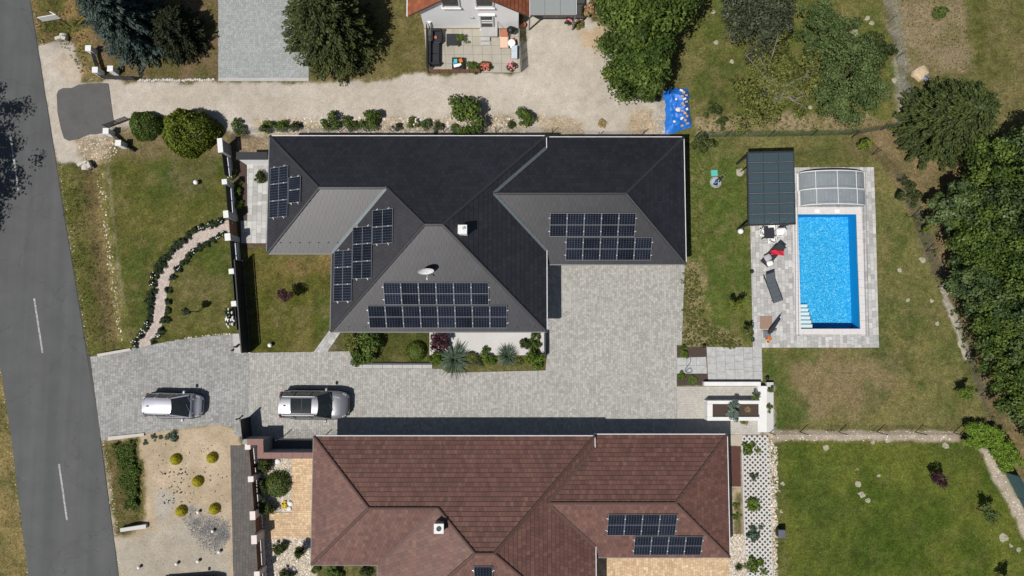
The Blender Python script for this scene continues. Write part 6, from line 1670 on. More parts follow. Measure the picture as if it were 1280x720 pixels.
t_ = thing('rubble_bag', 'grey blue sack lying beside the sandy boulder', 'sack', PX(1156, 99)); p = PX(1156, 99); mb = MB(); mb.box(p + Vector((0, 0, .15)), (.5, .35, .3), rz=-.6, bev=.12); mb.build('sack_body', mat('sack', (.16, .2, .25), None, 8, .8), t_, smooth=True); mb = MB(); mb.box(p + Vector((.2, -.14, .22)), (.18, .14, .12), rz=-.6, bev=.05); mb.build('sack_neck', M['fabric_light'], t_, smooth=True)
# ------------------------------------------------------------------ foliage
def unit(v): return v / np.maximum(np.linalg.norm(v, axis=1, keepdims=True), 1e-9)
def leaf_quads(c, n, L, Wd, t=None, fold=.15):
    N_ = len(c)
    if t is None: t = rng.normal(size=(N_, 3))
    t = t - n * np.sum(t * n, 1, keepdims=True); t = unit(t); b = np.cross(n, t)
    L = np.broadcast_to(L, N_)[:, None]; Wd = np.broadcast_to(Wd, N_)[:, None]
    V = np.empty((N_, 4, 3))
    V[:, 0] = c - t * L * .5; V[:, 2] = c + t * L * .5 - n * L * .12
    V[:, 1] = c + b * Wd * .5 + n * Wd * fold; V[:, 3] = c - b * Wd * .5 + n * Wd * fold
    return V.reshape(-1, 3)
def quads_idx(n): return np.arange(n * 4).reshape(n, 4)
def clump_cloud(cl, per, size, up=.2, asp=.6, low=-.35):
    """cl: (k,5) x y z r val -> V, A"""
    k = len(cl); c = np.repeat(cl, per, axis=0); N_ = len(c)
    d = unit(rng.normal(size=(N_, 3))); flip = d[:, 2] < low; d[flip, 2] *= -1
    rr = c[:, 3:4] * (rng.random((N_, 1)) ** .45)
    p = c[:, :3] + d * rr * np.array([1, 1, .85])
    n = unit(d + rng.normal(size=(N_, 3)) * .55 + np.array([0, 0, up]))
    s = size * (.7 + .6 * rng.random(N_))
    V = leaf_quads(p, n, s, s * asp)
    A = np.repeat(np.clip(c[:, 4] + rng.normal(size=N_) * .15, 0, 1), 4)
    return V, np.stack([A, A, A], 1)
def blob_clumps(k, Rx, Ry, Rz, cz, rc, rough=.25, zmin=-.45, seed=0):
    d = unit(rng.normal(size=(k * 2, 3))); d = d[d[:, 2] > zmin][:k]
    ph = rng.random(6) * 6.28; th = np.arctan2(d[:, 1], d[:, 0])
    q = 1 + rough * (np.sin(2 * th + ph[0]) * .35 + np.sin(3 * th + ph[1]) * .4 + np.sin(5 * th + ph[2] + 2 * d[:, 2]) * .35) + rng.normal(size=len(d)) * rough * .3
    rad = q * (.42 + .53 * rng.random(len(d)) ** .6)
    cl = np.zeros((len(d), 5)); cl[:, 0] = d[:, 0] * Rx * rad; cl[:, 1] = d[:, 1] * Ry * rad; cl[:, 2] = cz + d[:, 2] * Rz * rad
    cl[:, 3] = rc * (.7 + .6 * rng.random(len(d))); cl[:, 4] = rng.random(len(d))
    return cl
def limbs(mb, H0, cl, n, r0, base=(0, 0, 0)):
    b = Vector(base); mb.tube([b + Vector((0, 0, -.15)), b + Vector((.02, .03, H0 * .5)), b + Vector((0, .05, H0))], [r0 * 1.25, r0, r0 * .8], 8)
    idx_ = rng.permutation(len(cl))[:n]
    for i in idx_:
        e = Vector(cl[i, :3]) + b; s = b + Vector((0, .05, H0 * random.uniform(.75, 1)))
        m = s.lerp(e, .5) + Vector((random.uniform(-.2, .2), random.uniform(-.2, .2), .15))
        mb.tube([s, m, e], [r0 * .5, r0 * .3, r0 * .12], 6)
def tree(name, label, px, py, Rr, H, m, k=70, per=150, size=.2, hm=None, group=None, rough=.25, bark='bark', n_l=9, cat='tree', rc=.26, bare=0, Ry=None, zlow=.12):
    hm = H * .5 if hm is None else hm
    p = PX(px, py, hm); g = ground_z(p.x, p.y) if abs(p.x) < 40 and -20 < p.y < 28 else 0
    r = thing(name, label, cat, (p.x, p.y, g), group)
    cz = H * (.5 + zlow * .5); Rz = H * (.5 - zlow * .5)
    cl = blob_clumps(k, Rr, Ry or Rr, Rz * .95, cz, Rr * rc, rough)
    V, A = clump_cloud(cl, per, size)
    np_mesh('crown', V + np.array([p.x, p.y, g]), quads_idx(len(V) // 4), m, r, attr=A)
    mb = MB(); limbs(mb, H * .38, cl, n_l, Rr * .05 + .03, (p.x, p.y, g)); mb.build('trunk', M[bark], r, smooth=True)
    if bare:
        mb = MB()
        for i in range(bare):
            a = Vector((p.x + random.uniform(-.6, .6) * Rr * .5, p.y + random.uniform(-.6, .6) * Rr * .5, g + H * .55)); t = random.uniform(0, 6.28)
            e = a + Vector((math.cos(t), math.sin(t), .0)) * Rr * random.uniform(.5, .9) + Vector((0, 0, H * .42)); mm_ = a.lerp(e, .5) + Vector((random.uniform(-.2, .2), random.uniform(-.2, .2), .2))
            mb.tube([a, mm_, e], [.05, .035, .012], 5)
            for q in range(4):
                s = mm_.lerp(e, random.random()); mb.tube([s, s + Vector((random.uniform(-.5, .5), random.uniform(-.5, .5), random.uniform(.1, .3)))], [.02, .006], 4)
        mb.build('bare_branch', M['bark_pale'], r)
    return r
def conifer(name, label, px, py, Rr, H, m, whorl=.3, nb=9, tuft=.24, droop=.25, dens=9, z0=.25, pw=.85, group=None, asp=.3):
    p = PX(px, py, 0); g = ground_z(p.x, p.y)
    r = thing(name, label, 'tree', (p.x, p.y, g), group)
    C_, Nn, T_, Va = [], [], [], []; mb = MB(); mb.tube([(p.x, p.y, g - .1), (p.x, p.y, g + H * .6), (p.x, p.y, g + H)], [.06 * H ** .6, .035 * H ** .6, .01], 8)
    z = z0; a0 = 0
    while z < H - .1:
        Lb = Rr * max(.05, (1 - z / H)) ** pw; nbr = max(5, int(nb * (.55 + .45 * Lb / Rr) + .5)); a0 += 1.1
        for b in range(nbr):
            t = a0 + 2 * math.pi * b / nbr + random.uniform(-.22, .22); L = Lb * random.uniform(.78, 1.12); val = random.random()
            n_s = max(2, int(L / .16)); dr = droop * random.uniform(.6, 1.3)
            s = np.linspace(.12, 1, n_s); q = rng.random(n_s) * 0
            for f in s:
                w = (.14 + .42 * L * (1 - f) * .5) * (1 if f > .3 else .7)
                cnt = max(3, int(dens * (.5 + w)))
                lat = (rng.random(cnt) - .5) * 2 * w
                rad = L * f + (rng.random(cnt) - .5) * .16
                zz = z + .12 * f * L - dr * (f * L) ** 1.4 * .4 + (rng.random(cnt) - .4) * .16
                C_.append(np.stack([p.x + rad * math.cos(t) - lat * math.sin(t), p.y + rad * math.sin(t) + lat * math.cos(t), g + zz], 1))
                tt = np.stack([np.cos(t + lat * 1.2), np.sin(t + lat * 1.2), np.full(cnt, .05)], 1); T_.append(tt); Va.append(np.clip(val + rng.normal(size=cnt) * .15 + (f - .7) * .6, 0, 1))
            e = (p.x + L * .9 * math.cos(t), p.y + L * .9 * math.sin(t), g + z + .1 * L - dr * L ** 1.4 * .4)
            if z < H * .8: mb.tube([(p.x, p.y, g + z), e], [.03, .008], 4)
        z += whorl * random.uniform(.8, 1.2)
    C_ = np.concatenate(C_); T_ = np.concatenate(T_); Va = np.concatenate(Va); N_ = len(C_)
    n = unit(rng.normal(size=(N_, 3)) * .5 + np.array([0, 0, 1.0])); s = tuft * (.7 + .6 * rng.random(N_))
    V = leaf_quads(C_, n, s, s * asp, T_ + rng.normal(size=(N_, 3)) * .25, .1); A = np.repeat(Va, 4)
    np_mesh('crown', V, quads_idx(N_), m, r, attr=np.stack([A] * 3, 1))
    mb.build('trunk', M['bark'], r)
    return r
conifer('yew_tree', 'conifer with shade painted into its dark leaves behind the blue spruce at the top edge', 229, 49, 2.1, 3.2, M['lf_painted_shade'], whorl=.2, nb=14, tuft=.22, dens=13, pw=.4, droop=.05, asp=.4)
conifer('spruce_tree', 'large blue grey spruce at the top left corner', 183, 44, 2.8, 8.4, M['lf_spruce'], whorl=.22, nb=12, tuft=.26, dens=14, pw=.6)
conifer('yew_tree', 'big dark green bushy conifer between the paved driveway and the white house', 421, 50, 3.35, 6.4, M['lf_yew'], whorl=.2, nb=15, tuft=.2, dens=14, pw=.45, droop=.05, asp=.4)
tree('walnut_tree', 'mid green tree at the top edge right of the carport', 802, 6, 3.3, 6.2, M['lf_mid'], k=110, per=150, size=.24, rough=.25)
tree('walnut_tree', 'mid green spreading tree just left of the blue tarpaulin', 793, 84, 2.45, 5.4, M['lf_mid'], k=90, per=150, size=.23, rough=.3)
tree('fruit_tree', 'dark grey green tree at the top edge of the meadow', 946, 18, 2.7, 5.2, M['lf_grey'], k=80, per=170, size=.17, rough=.3)
tree('fruit_tree', 'sparse olive tree with bare pale branches in the meadow', 962, 108, 2.6, 4.6, M['lf_olive'], k=90, per=105, size=.16, rough=.45, bark='bark_pale', bare=16)
tree('fruit_tree', 'round mid green tree in the right of the meadow', 1054, 106, 2.4, 4.6, M['lf_soft'], k=90, per=140, size=.16, rough=.3)
tree('fruit_tree', 'pale soft green tree above the round meadow tree', 1028, 45, 2.0, 3.6, M['lf_soft'], k=60, per=130, size=.15, rough=.35)
tree('fruit_tree', 'small dark tree between the pale tree and the wire fence', 1090, 66, 1.15, 3.0, M['lf_dark'], k=40, per=110, size=.15, rough=.4)
conifer('conifer_tree', 'large dark green round crowned conifer beside the fence corner', 1164, 161, 3.15, 5.4, M['lf_conifer'], whorl=.2, nb=15, tuft=.22, dens=14, pw=.42, droop=.05, asp=.42)
wood = [(1196, 258, 1.75, 4.2, 0), (1240, 222, 2.2, 5.4, 1), (1282, 200, 2.3, 6, 0), (1220, 300, 2.0, 5, 1), (1262, 280, 2.3, 6, 0), (1218, 352, 1.6, 4.4, 0), (1258, 342, 2.2, 5.6, 1), (1300, 315, 2.6, 6.5, 0), (1247, 402, 2.0, 5, 1), (1288, 395, 2.4, 6, 0), (1262, 452, 1.8, 5, 1), (1296, 470, 2.4, 6, 1), (1285, 512, 1.5, 4.2, 0), (1325, 545, 1.8, 5, 1), (1320, 250, 2.6, 6.5, 1), (1322, 390, 2.6, 6.5, 1), (1230, 262, 1.6, 4.6, 0), (1250, 312, 1.7, 5, 1), (1242, 375, 1.7, 4.8, 0), (1270, 425, 1.8, 5.2, 0), (1270, 487, 1.4, 4.4, 1), (1268, 245, 1.8, 5.5, 1)]
wl = ['silvery green woodland tree at the edge of the wood, nearest the conifer', 'bright green woodland tree below right of the conifer', 'silvery green woodland tree at the upper right edge of the picture', 'bright green woodland tree bulging towards the pool garden', 'silvery green woodland tree in the upper middle of the wood', 'small silvery woodland tree at the left tip of the wood beside the fence', 'bright green tree in the very middle of the wood', 'tall silvery tree at the right edge, middle height', 'bright green tree where the wood narrows beside the stone path', 'silvery tree at the right edge behind the stone path', 'bright green tree in the lower part of the wood', 'bright tree at the right edge in the lower wood', 'silvery tree at the lower end of the wood above the hedge', 'bright tree in the lower right corner of the wood', 'bright tree at the right edge of the upper wood', 'bright tree cut by the right edge of the picture halfway down', 'small silvery tree filling the gap in the upper wood', 'small bright tree filling the gap in the middle wood', 'small silvery tree between two bright ones in the middle wood', 'silvery tree between the stone path and the right edge', 'small bright tree at the foot of the wood, nearest the hedge', 'bright tree towards the top right of the wood']
for (x, y, r_, h, kd), lb in zip(wood, wl): tree('woodland_tree', lb, x, y, r_ * .95, h, M['lf_wood'] if kd == 0 else (M['lf_mid'] if (x + y) % 3 else M['lf_soft']), k=int(24 + r_ * 16), per=190, size=.2 if kd == 0 else .19, rough=.42, group='trees of the wood on the right', n_l=6, rc=.33)
# tree left of the picture whose shadow falls across the road
tree('roadside_tree', 'roadside tree left of the road whose shadow crosses the asphalt', -168, 238, 3.8, 7.5, M['lf_mid'], k=200, per=70, size=.24, rough=.5, hm=5.2, zlow=.45, Ry=4.7, rc=.2)
# ---- shrubs
_shr = {}
def shrub_proto(kind, v):
    if (kind, v) in _shr: return _shr[(kind, v)]
    if kind == 'ball':
        d = unit(rng.normal(size=(1500, 3))); d[:, 2] = np.abs(d[:, 2]) * 1.0 - .25 * rng.random(1500)
        p = d * (.93 + .09 * rng.random((1500, 1))); p[:, 2] += .1; n = unit(d + rng.normal(size=d.shape) * .22); s = .13 * (.7 + .6 * rng.random(1500))
        V = leaf_quads(p, n, s, s * .6); A = np.repeat(rng.random(1500), 4)
        core = MB(); core.ball((0, 0, .1), .86, 12, 8, (1, 1, .9))
    elif kind == 'bigball':
        n_ = 9000; d = unit(rng.normal(size=(n_, 3))); d[:, 2] = np.abs(d[:, 2]) * 1.05 - .12 * rng.random(n_)
        th = np.arctan2(d[:, 1], d[:, 0]); lump = 1 + .07 * np.sin(3 * th + 1 + v) + .05 * np.sin(2 * th + v * 2) + .04 * np.sin(7 * th + 3 * d[:, 2]) + .035 * np.sin(11 * d[:, 2] + 4 * th)
        p = d * (lump * (.9 + .1 * rng.random(n_)))[:, None]; n = unit(d + rng.normal(size=d.shape) * .6); s = .085 * (.7 + .7 * rng.random(n_))
        V = leaf_quads(p, n, s, s * .55); A = np.repeat(rng.random(n_), 4)
        core = MB(); core.ball((0, 0, 0), .84, 16, 10, (1, 1, 1))
    elif kind == 'rosette':
        Vs, Fs, As = [], [], []
        for i in range(260):
            t = rng.random() * 6.283; el = (rng.random() ** .8) * 1.35 + .08; L = 1.0 * (.75 + .35 * rng.random()); w = .022
            d = np.array([math.cos(t), math.sin(t), 0]); sd = np.array([-math.sin(t), math.cos(t), 0]); pts = []
            for f in (.05, .5, 1.0):
                pts.append(d * math.cos(el) * L * f + np.array([0, 0, .12 + math.sin(el) * L * f * .75 - .22 * f * f]))
            ws = (w, w * .9, .004)
            Vs += [pts[0] - sd * ws[0], pts[0] + sd * ws[0], pts[1] + sd * ws[1], pts[1] - sd * ws[1], pts[1] - sd * ws[1], pts[1] + sd * ws[1], pts[2] + sd * ws[2], pts[2] - sd * ws[2]]
            As += [rng.random()] * 1 * 8
        V = np.array(Vs); A = np.array(As); core = None
    else:
        k, per, sz, rough = {'leafy': (16, 110, .17, .4), 'loose': (12, 80, .2, .6), 'low': (14, 70, .18, .5), 'dense': (26, 110, .15, .3), 'cone': (22, 90, .13, .3)}[kind]
        hz = {'leafy': .8, 'loose': .8, 'low': .4, 'dense': .9, 'cone': 1.5}[kind]
        cl = blob_clumps(k, .78, .78, hz * .6, hz * .55, .34, rough)
        if kind == 'cone':
            f = np.clip(1.15 - cl[:, 2] / (hz * 1.2), .15, 1); cl[:, 0] *= f; cl[:, 1] *= f; cl[:, 3] *= (.4 + .6 * f)
        V, A3 = clump_cloud(cl, per, sz); A = A3[:, 0]; core = None
    me = np_mesh('foliage', V, quads_idx(len(V) // 4), None, attr=np.stack([A] * 3, 1)); cm = None
    if core: c_ = core.build('core', M['bark'], None, smooth=True); cm = c_.data; bpy.data.objects.remove(c_)
    data = me.data; bpy.data.objects.remove(me)
    sm = MB()
    for i in range(4): t = i * 1.57 + v; sm.tube([(0, 0, -.05), (.1 * math.cos(t), .1 * math.sin(t), .25), (.35 * math.cos(t), .35 * math.sin(t), .5)], [.035, .025, .01], 5)
    st_ = sm.build('stem', M['bark']); sdata = st_.data; bpy.data.objects.remove(st_)
    _shr[(kind, v)] = (data, cm, sdata); return _shr[(kind, v)]
_sm = {}
def shrub(name, label, px, py, rpx, m, kind='leafy', hz=1.0, v=None, group=None, cat='shrub', flower=None, nf=8, h0=0.0, sy=1.0):
    v = random.randrange(3) if v is None else v
    if m is M['lf_mid']: m = M['lf_shrub']
    data, cm, sdata = shrub_proto(kind, v); key = (kind, v, m.name)
    if key not in _sm: d2 = data.copy(); d2.materials.clear(); d2.materials.append(m); _sm[key] = d2
    rr = rpx * SC; p = PX(px, py, rr * .4 + h0); g = (ground_z(p.x, p.y) if h0 == 0 else h0)
    r = thing(name, label, cat, (p.x, p.y, g), group)
    r.scale = (rr, rr * sy, rr * hz); r.rotation_euler = (0, 0, random.uniform(0, 6.28) if sy == 1 else 0)
    f = bpy.data.objects.new('foliage', _sm[key]); COL.objects.link(f); f.parent = r
    s = bpy.data.objects.new('stem' if 'ball' not in kind else 'core', cm if cm else sdata); COL.objects.link(s); s.parent = r
    if flower:
        mb = MB()
        for i in range(nf):
            t = random.uniform(0, 6.28); q = random.uniform(.1, .85); mb.ball((q * math.cos(t), q * math.sin(t), (1.05 - q * q * .5) * (.9 if kind != 'low' else .55)), (.048 if name == 'rose_bush' else .07) / max(rr, .25) * random.uniform(.7, 1.15), 6, 4)
        fo = mb.build('flower', flower); fo.parent = r; fo['kind'] = 'stuff'
    return r
# lane side
shrub('hedge_shrub', 'dark green clipped shrub left of the big round hedge by the lane', 181, 156, 20, M['lf_mid'], 'bigball', 1.15, v=1)
shrub('hedge_shrub', 'big rounded bright green hedge beside the lane', 236, 164, 34, M['lf_hedge'], 'bigball', 1.35, v=0, cat='hedge', sy=.88)
lane = [(298, 160, 10, 'leafy', 'lf_mid', 'shrub at the end of the dark fence below the lane'), (334, 160, 10, 'leafy', 'lf_mid', 'shrub at the upper left corner of the dark roof'), (352, 158, 9, 'leafy', 'lf_bright', 'light green shrub above the left end of the dark roof'), (370, 158, 9, 'loose', 'lf_dark', 'small dark shrub above the left end of the dark roof'), (413, 155, 14, 'loose', 'lf_mid', 'twiggy two stemmed shrub along the dark roof edge'), (437, 156, 10, 'leafy', 'lf_mid', 'small shrub left of the rounded pair shrub by the lane'), (463, 150, 15, 'leafy', 'lf_mid', 'rounded shrub casting a shadow on the lane, left of centre'), (497, 159, 7, 'low', 'lf_dark', 'tiny low shrub on the stony edge of the lane'), (517, 154, 10, 'low', 'lf_olive', 'low flowering shrub with white blossom by the lane'), (532, 155, 9, 'low', 'lf_soft', 'low grey green shrub right of the white flowering one'), (547, 159, 9, 'low', 'lf_dark', 'low dark shrub left of the large lane bush'), (587, 147, 26, 'leafy', 'lf_mid', 'largest bush along the lane above the dark roof'), (657, 149, 14, 'dense', 'lf_mid', 'round bush on the right end of the lane planting'), (640, 156, 7, 'low', 'lf_dark', 'tiny dark shrub between the large bush and the round bush'), (568, 161, 8, 'low', 'lf_mid', 'low green shrub at the left foot of the large lane bush')]
for x, y, r_, kd, mm, lb in lane: shrub('lane_shrub', lb, x, y, r_, M[mm], kd, 1.25, group='shrubs along the lane', flower=M['white_petal'] if 'white blossom' in lb else None)
# grass tuft on the lane
shrub('grass_tuft', 'dry grass tuft alone on the bare lane near the tarpaulin', 752, 154, 7, M['lf_dry'], 'low', .8, cat='grass tuft')
# roses along the pink path
LP_ = [(275, 276, 1), (267, 280, 0), (261, 282, 1), (252, 284, 1), (243, 288, 0), (235, 294, 0), (228, 301, 0), (221, 307, 0), (214, 315, 0), (207, 322, 0), (202, 329, 0), (197, 336, 0), (193, 345, 1), (191, 355, 1), (189, 366, 0), (187.5, 375, 0), (187.5, 384, 0), (187, 395, 0), (184, 405, 1), (181, 412, 1), (176, 419, 1), (168.5, 429, 1)]
RP_ = [(280, 293, 1), (272, 296, 1), (266, 300, 0), (258, 305, 0), (250, 309, 0), (242, 313, 1), (236, 319, 0), (229, 328, 0), (222, 337, 1), (215.5, 347, 0), (210, 363, 0), (210, 377, 0), (210, 389, 0), (206, 400, 0), (201, 414, 0), (197, 420, 1), (191.5, 427, 0)]
for k, (x, y, fl) in enumerate(LP_):
    zn = 'near the garden gate' if y < 310 else ('along the middle bend' if y < 380 else 'near the driveway')
    lb = ('white flowered rose bush' if fl else 'dark low bush without flowers') + ' left of the pink path, ' + zn
    shrub('rose_bush', lb, x, y, random.uniform(4.8, 6.6), M['lf_rose'], 'leafy', random.uniform(.8, 1.1), group='bushes edging the pink path', flower=M['white_petal'] if fl else None, nf=5)
for k, (x, y, fl) in enumerate(RP_):
    zn = 'near the garden gate' if y < 310 else ('along the middle bend' if y < 380 else 'near the driveway')
    lb = ('white flowered rose bush' if fl else 'dark low bush without flowers') + ' right of the pink path, ' + zn
    shrub('rose_bush', lb, x, y, random.uniform(4.3, 5.9), M['lf_rose'], 'leafy', random.uniform(.8, 1.1), group='bushes edging the pink path', flower=M['white_petal'] if fl else None, nf=6)
shrub('flowering_plant', 'white flowering plant hanging over the fence beside the sliding gate', 290, 397, 8, M['lf_rose'], 'loose', 1.6, flower=M['white_petal'], nf=26, cat='plant', sy=1.8)
# planting left of the terrace
for x, y, r_, lb in ((290.5, 218, 7, 'topmost bright shrub in the mulch strip behind the dark fence'), (299.5, 228, 5, 'olive coloured shrub second from the top in the mulch strip'), (298.5, 240, 6.5, 'bright shrub third from the top in the mulch strip'), (296.5, 257, 7, 'lowest bright shrub in the mulch strip')):
    shrub('garden_shrub', lb, x, y, r_, M['lf_bright'] if 'olive' not in lb else M['lf_olive'], 'leafy', 1.3, group='shrubs in the mulch strip')
shrub('potted_shrub', 'dark round shrub on the terrace against the left wall of the dark house', 327, 223, 9, M['lf_dark'], 'dense', 1.2)
def small_tree(label, px, py, rpx, m, h=1.6, m2=None):
    p = PX(px, py); r = thing('young_tree', label, 'tree', (p.x, p.y, ground_z(p.x, p.y)), 'young trees on the lawns'); rr = rpx * SC
    cl = blob_clumps(12, rr * .8, rr * .8, .45, h, rr * .45, .5); V, A = clump_cloud(cl, 55, .13); np_mesh('crown', V + np.array([p.x, p.y, 0]), quads_idx(len(V) // 4), m, r, attr=A)
    mb = MB(); mb.tube([(p.x, p.y, -.1), (p.x, p.y, h)], [.03, .02], 6); mb.tube([(p.x + .15, p.y, -.1), (p.x + .15, p.y, h * .8)], .025, 6); mb.build('trunk', M['bark'], r)
small_tree('young purple leaved tree on the inner lawn', 362, 371, 10, M['lf_purple'], 1.3)
small_tree('young bare looking tree on the front lawn inside the path curve', 246, 390, 5, M['lf_grey'], 1.5)
small_tree('young purplish tree in the upper right of the lower lawn', 1161, 594, 9, M['lf_purple'], 1.2)
small_tree('young tree with green and purple leaves in the right of the lower lawn', 1220, 636, 10, M['lf_soft'], 1.3)
small_tree('young tree cut by the bottom edge of the lower lawn', 1243, 722, 9, M['lf_mid'], 1.3)
small_tree('young green tree in the lower right of the back garden', 1191, 487, 9, M['lf_bright'], 1.2)
small_tree('tiny yellow green tree on the green strip between house and pool', 912, 380, 8, M['lf_hedge'], 1.2)
small_tree('tiny yellow green tree by the deck corner', 930, 415, 8, M['lf_weed'], .9)
small_tree('young bright tree in the top right corner of the pool garden', 1072, 187, 8, M['lf_hedge'], 1.1)
small_tree('tiny bright tree beside the slanting fence, right of the pool', 1149, 290, 5, M['lf_hedge'], .8)
small_tree('small dark sapling on the dry lawn right of the enclosure', 1118, 248, 6, M['lf_dark'], .8)
shrub('round_bush', 'round green bush on the dry grass at the top right', 1174, 17, 11, M['lf_mid'], 'dense', .9)
for x, y, r_, lb in ((1138, 232, 9, 'dark shrub beside the fence at the upper wood edge'), (1144, 246, 11, 'dark green shrub under the first woodland tree'), (1130, 226, 6, 'tiny dark shrub on the fence line'), (880, 178, 14, 'dark shrub at the upper right corner of the dark house'), (903, 152, 9, 'low dark shrub right of the blue tarpaulin'), (893, 138, 12, 'loose dark shrub in the meadow right of the blue tarpaulin'), (1000, 140, 9, 'small bright shrub at the foot of the olive tree'), (868, 180, 7, 'small dark shrub touching the house corner')):
    shrub('wild_shrub', lb, x, y, r_, M['lf_dark'] if 'dark' in lb else M['lf_mid'], 'loose', .9)
# front bed of the dark house
shrub('garden_shrub', 'large feathery dark green shrub in the left of the front bed', 460, 434, 22, M['lf_mid'], 'leafy', 1.0)
shrub('garden_shrub', 'leafy light shrub at the left end of the front bed', 441, 428, 13, M['lf_olive'], 'leafy', .8)
shrub('round_bush', 'rounded green bush in the right of the front bed', 520, 439, 13, M['lf_bright'], 'ball', .95)
shrub('purple_shrub', 'dark purple leaved shrub by the white terrace', 550, 424, 17, M['lf_purple'], 'loose', 1.1)
bed = [(545, 448, 10, 'lf_bright', 'leafy', 'bright green shrub left of the spiky plant'), (590, 446, 8, 'lf_olive', 'leafy', 'olive shrub just right of the spiky plant'), (598, 452, 8, 'lf_grey', 'low', 'grey low plant right of the spiky plant'), (608, 446, 10, 'lf_bright', 'leafy', 'bright shrub in the middle of the terrace planting'), (616, 452, 7, 'lf_bright', 'low', 'small light plant in the terrace planting, lower side'), (648, 453, 7, 'lf_olive', 'low', 'olive low plant left of the yellow green bush'), (669, 420, 7, 'lf_mid', 'leafy', 'green shrub at the right end of the white terrace, uppermost'), (668, 432, 9, 'lf_mid', 'leafy', 'green shrub at the right end of the white terrace, lower'), (667, 449, 14, 'lf_bright', 'leafy', 'yellow green bush at the house corner by the driveway'), (657, 430, 8, 'lf_dark', 'dense', 'dark clipped shrub standing on the white terrace')]
for x, y, r_, mm, kd, lb in bed: shrub('terrace_shrub', lb, x, y, r_, M[mm], kd, 1.1, group='plants along the white terrace')
shrub('yucca', 'large spiky blue green plant at the left of the terrace planting', 567, 449, 27, M['lf_yucca'], 'rosette', .75, cat='plant')
shrub('yucca', 'spiky green plant in the middle right of the terrace planting', 634, 445, 18, M['lf_yucca'], 'rosette', .9, cat='plant')
t_ = thing('terrace_post', 'dark downpipe post at the lower right corner of the dark house', 'post', PX(681, 440)); p = PX(681, 440); mb = MB(); mb.box((p.x, p.y + .5, .35), (.1, 1.6, .7)); mb.build('wall_fin', M['steel_dark'], t_)
# gravel garden
for x, y, lb in ((219, 574.5, 'golden ball bush at the upper left of the gravel garden'), (264.5, 572.5, 'golden ball bush at the upper right of the gravel garden'), (246.5, 602, 'golden ball bush in the middle of the gravel garden'), (226, 639, 'golden ball bush at the lower left of the gravel garden'), (267.5, 636.5, 'golden ball bush at the lower right of the gravel garden')):
    shrub('ball_bush', lb, x, y, 6.9, M['lf_gold'], 'ball', 1.15, v=0, group='golden ball bushes')
for x, y, r_, lb in ((192, 546.5, 4.5, 'small blue green succulent left of the larger one below the driveway'), (200, 547, 3.5, 'tiny blue green succulent between two larger ones'), (213, 546, 9, 'large blue green succulent below the driveway'), (181, 553, 4, 'thin green weed in the gravel below the concrete slab')):
    shrub('succulent', lb, x, y, r_, M['lf_yucca'], 'low', .8, cat='plant')
# brown house garden
shrub('round_bush', 'large round green bush in the pebble bed left of the brown house', 346, 605, 20, M['lf_mid'], 'rosette', .85, v=1)
shrub('round_bush', 'leafy core of the large round bush in the pebble bed', 346, 606, 16, M['lf_mid'], 'ball', .9, v=1)
for x, y, r_, kd, lb in ((331, 582, 13, 'dense', 'dark shrub at the top of the pebble bed below the L shaped wall'), (328, 608, 11, 'dense', 'dark shrub behind the large round bush, against the fence'), (331, 634, 13, 'dense', 'dark shrub below the large round bush'), (349, 686, 10, 'dense', 'dark shrub in the lower pebble bed'), (357, 719, 10, 'dense', 'dark shrub cut by the bottom edge below the pebble bed')):
    shrub('garden_shrub', lb, x, y, r_, M['lf_dark'], kd, 1.0)
shrub('conical_bush', 'dark conical bush against the left wall of the brown house', 377, 687, 11, M['lf_dark'], 'cone', 1.4)
shrub('yellow_plant', 'yellow flowering plant in the pebble bed', 355.5, 631, 5, M['lf_gold'], 'low', .9, flower=M['yellow_petal'], nf=14, cat='plant')
for x, y, r_, lb in ((416, 716, 12, 'green bush below the left corner of the brown roof'), (458, 716, 8, 'dark small shrub below the brown roof, right one'), (395, 711, 6, 'low light green plant below the brown roof, left one')): shrub('garden_shrub', lb, x, y, r_, M['lf_mid'] if 'dark' not in lb else M['lf_dark'], 'dense', .8)
for x, y, r_, mm, lb in ((938, 560, 11, 'lf_bright', 'topmost feathery green plant on the lattice'), (943, 595, 6.5, 'lf_grey', 'small grey green plant on the lattice, second from the top'), (941, 632, 11, 'lf_bright', 'green plant in the middle of the lattice'), (943, 666, 11, 'lf_yucca', 'blue green plant on the lattice, fourth from the top'), (946, 707, 13, 'lf_bright', 'large feathery plant at the lower end of the lattice'), (924, 709, 7, 'lf_dark', 'dark spiky plant in the gravel left of the lattice'), (921, 632, 5, 'lf_bright', 'bright little plant in the narrow bed by the brown house, upper'), (921, 645, 5.5, 'lf_bright', 'bright little plant in the narrow bed by the brown house, lower')):
    shrub('lattice_plant', lb, x, y, r_, M[mm], 'low' if 'spiky' not in lb else 'rosette', .9, cat='plant')
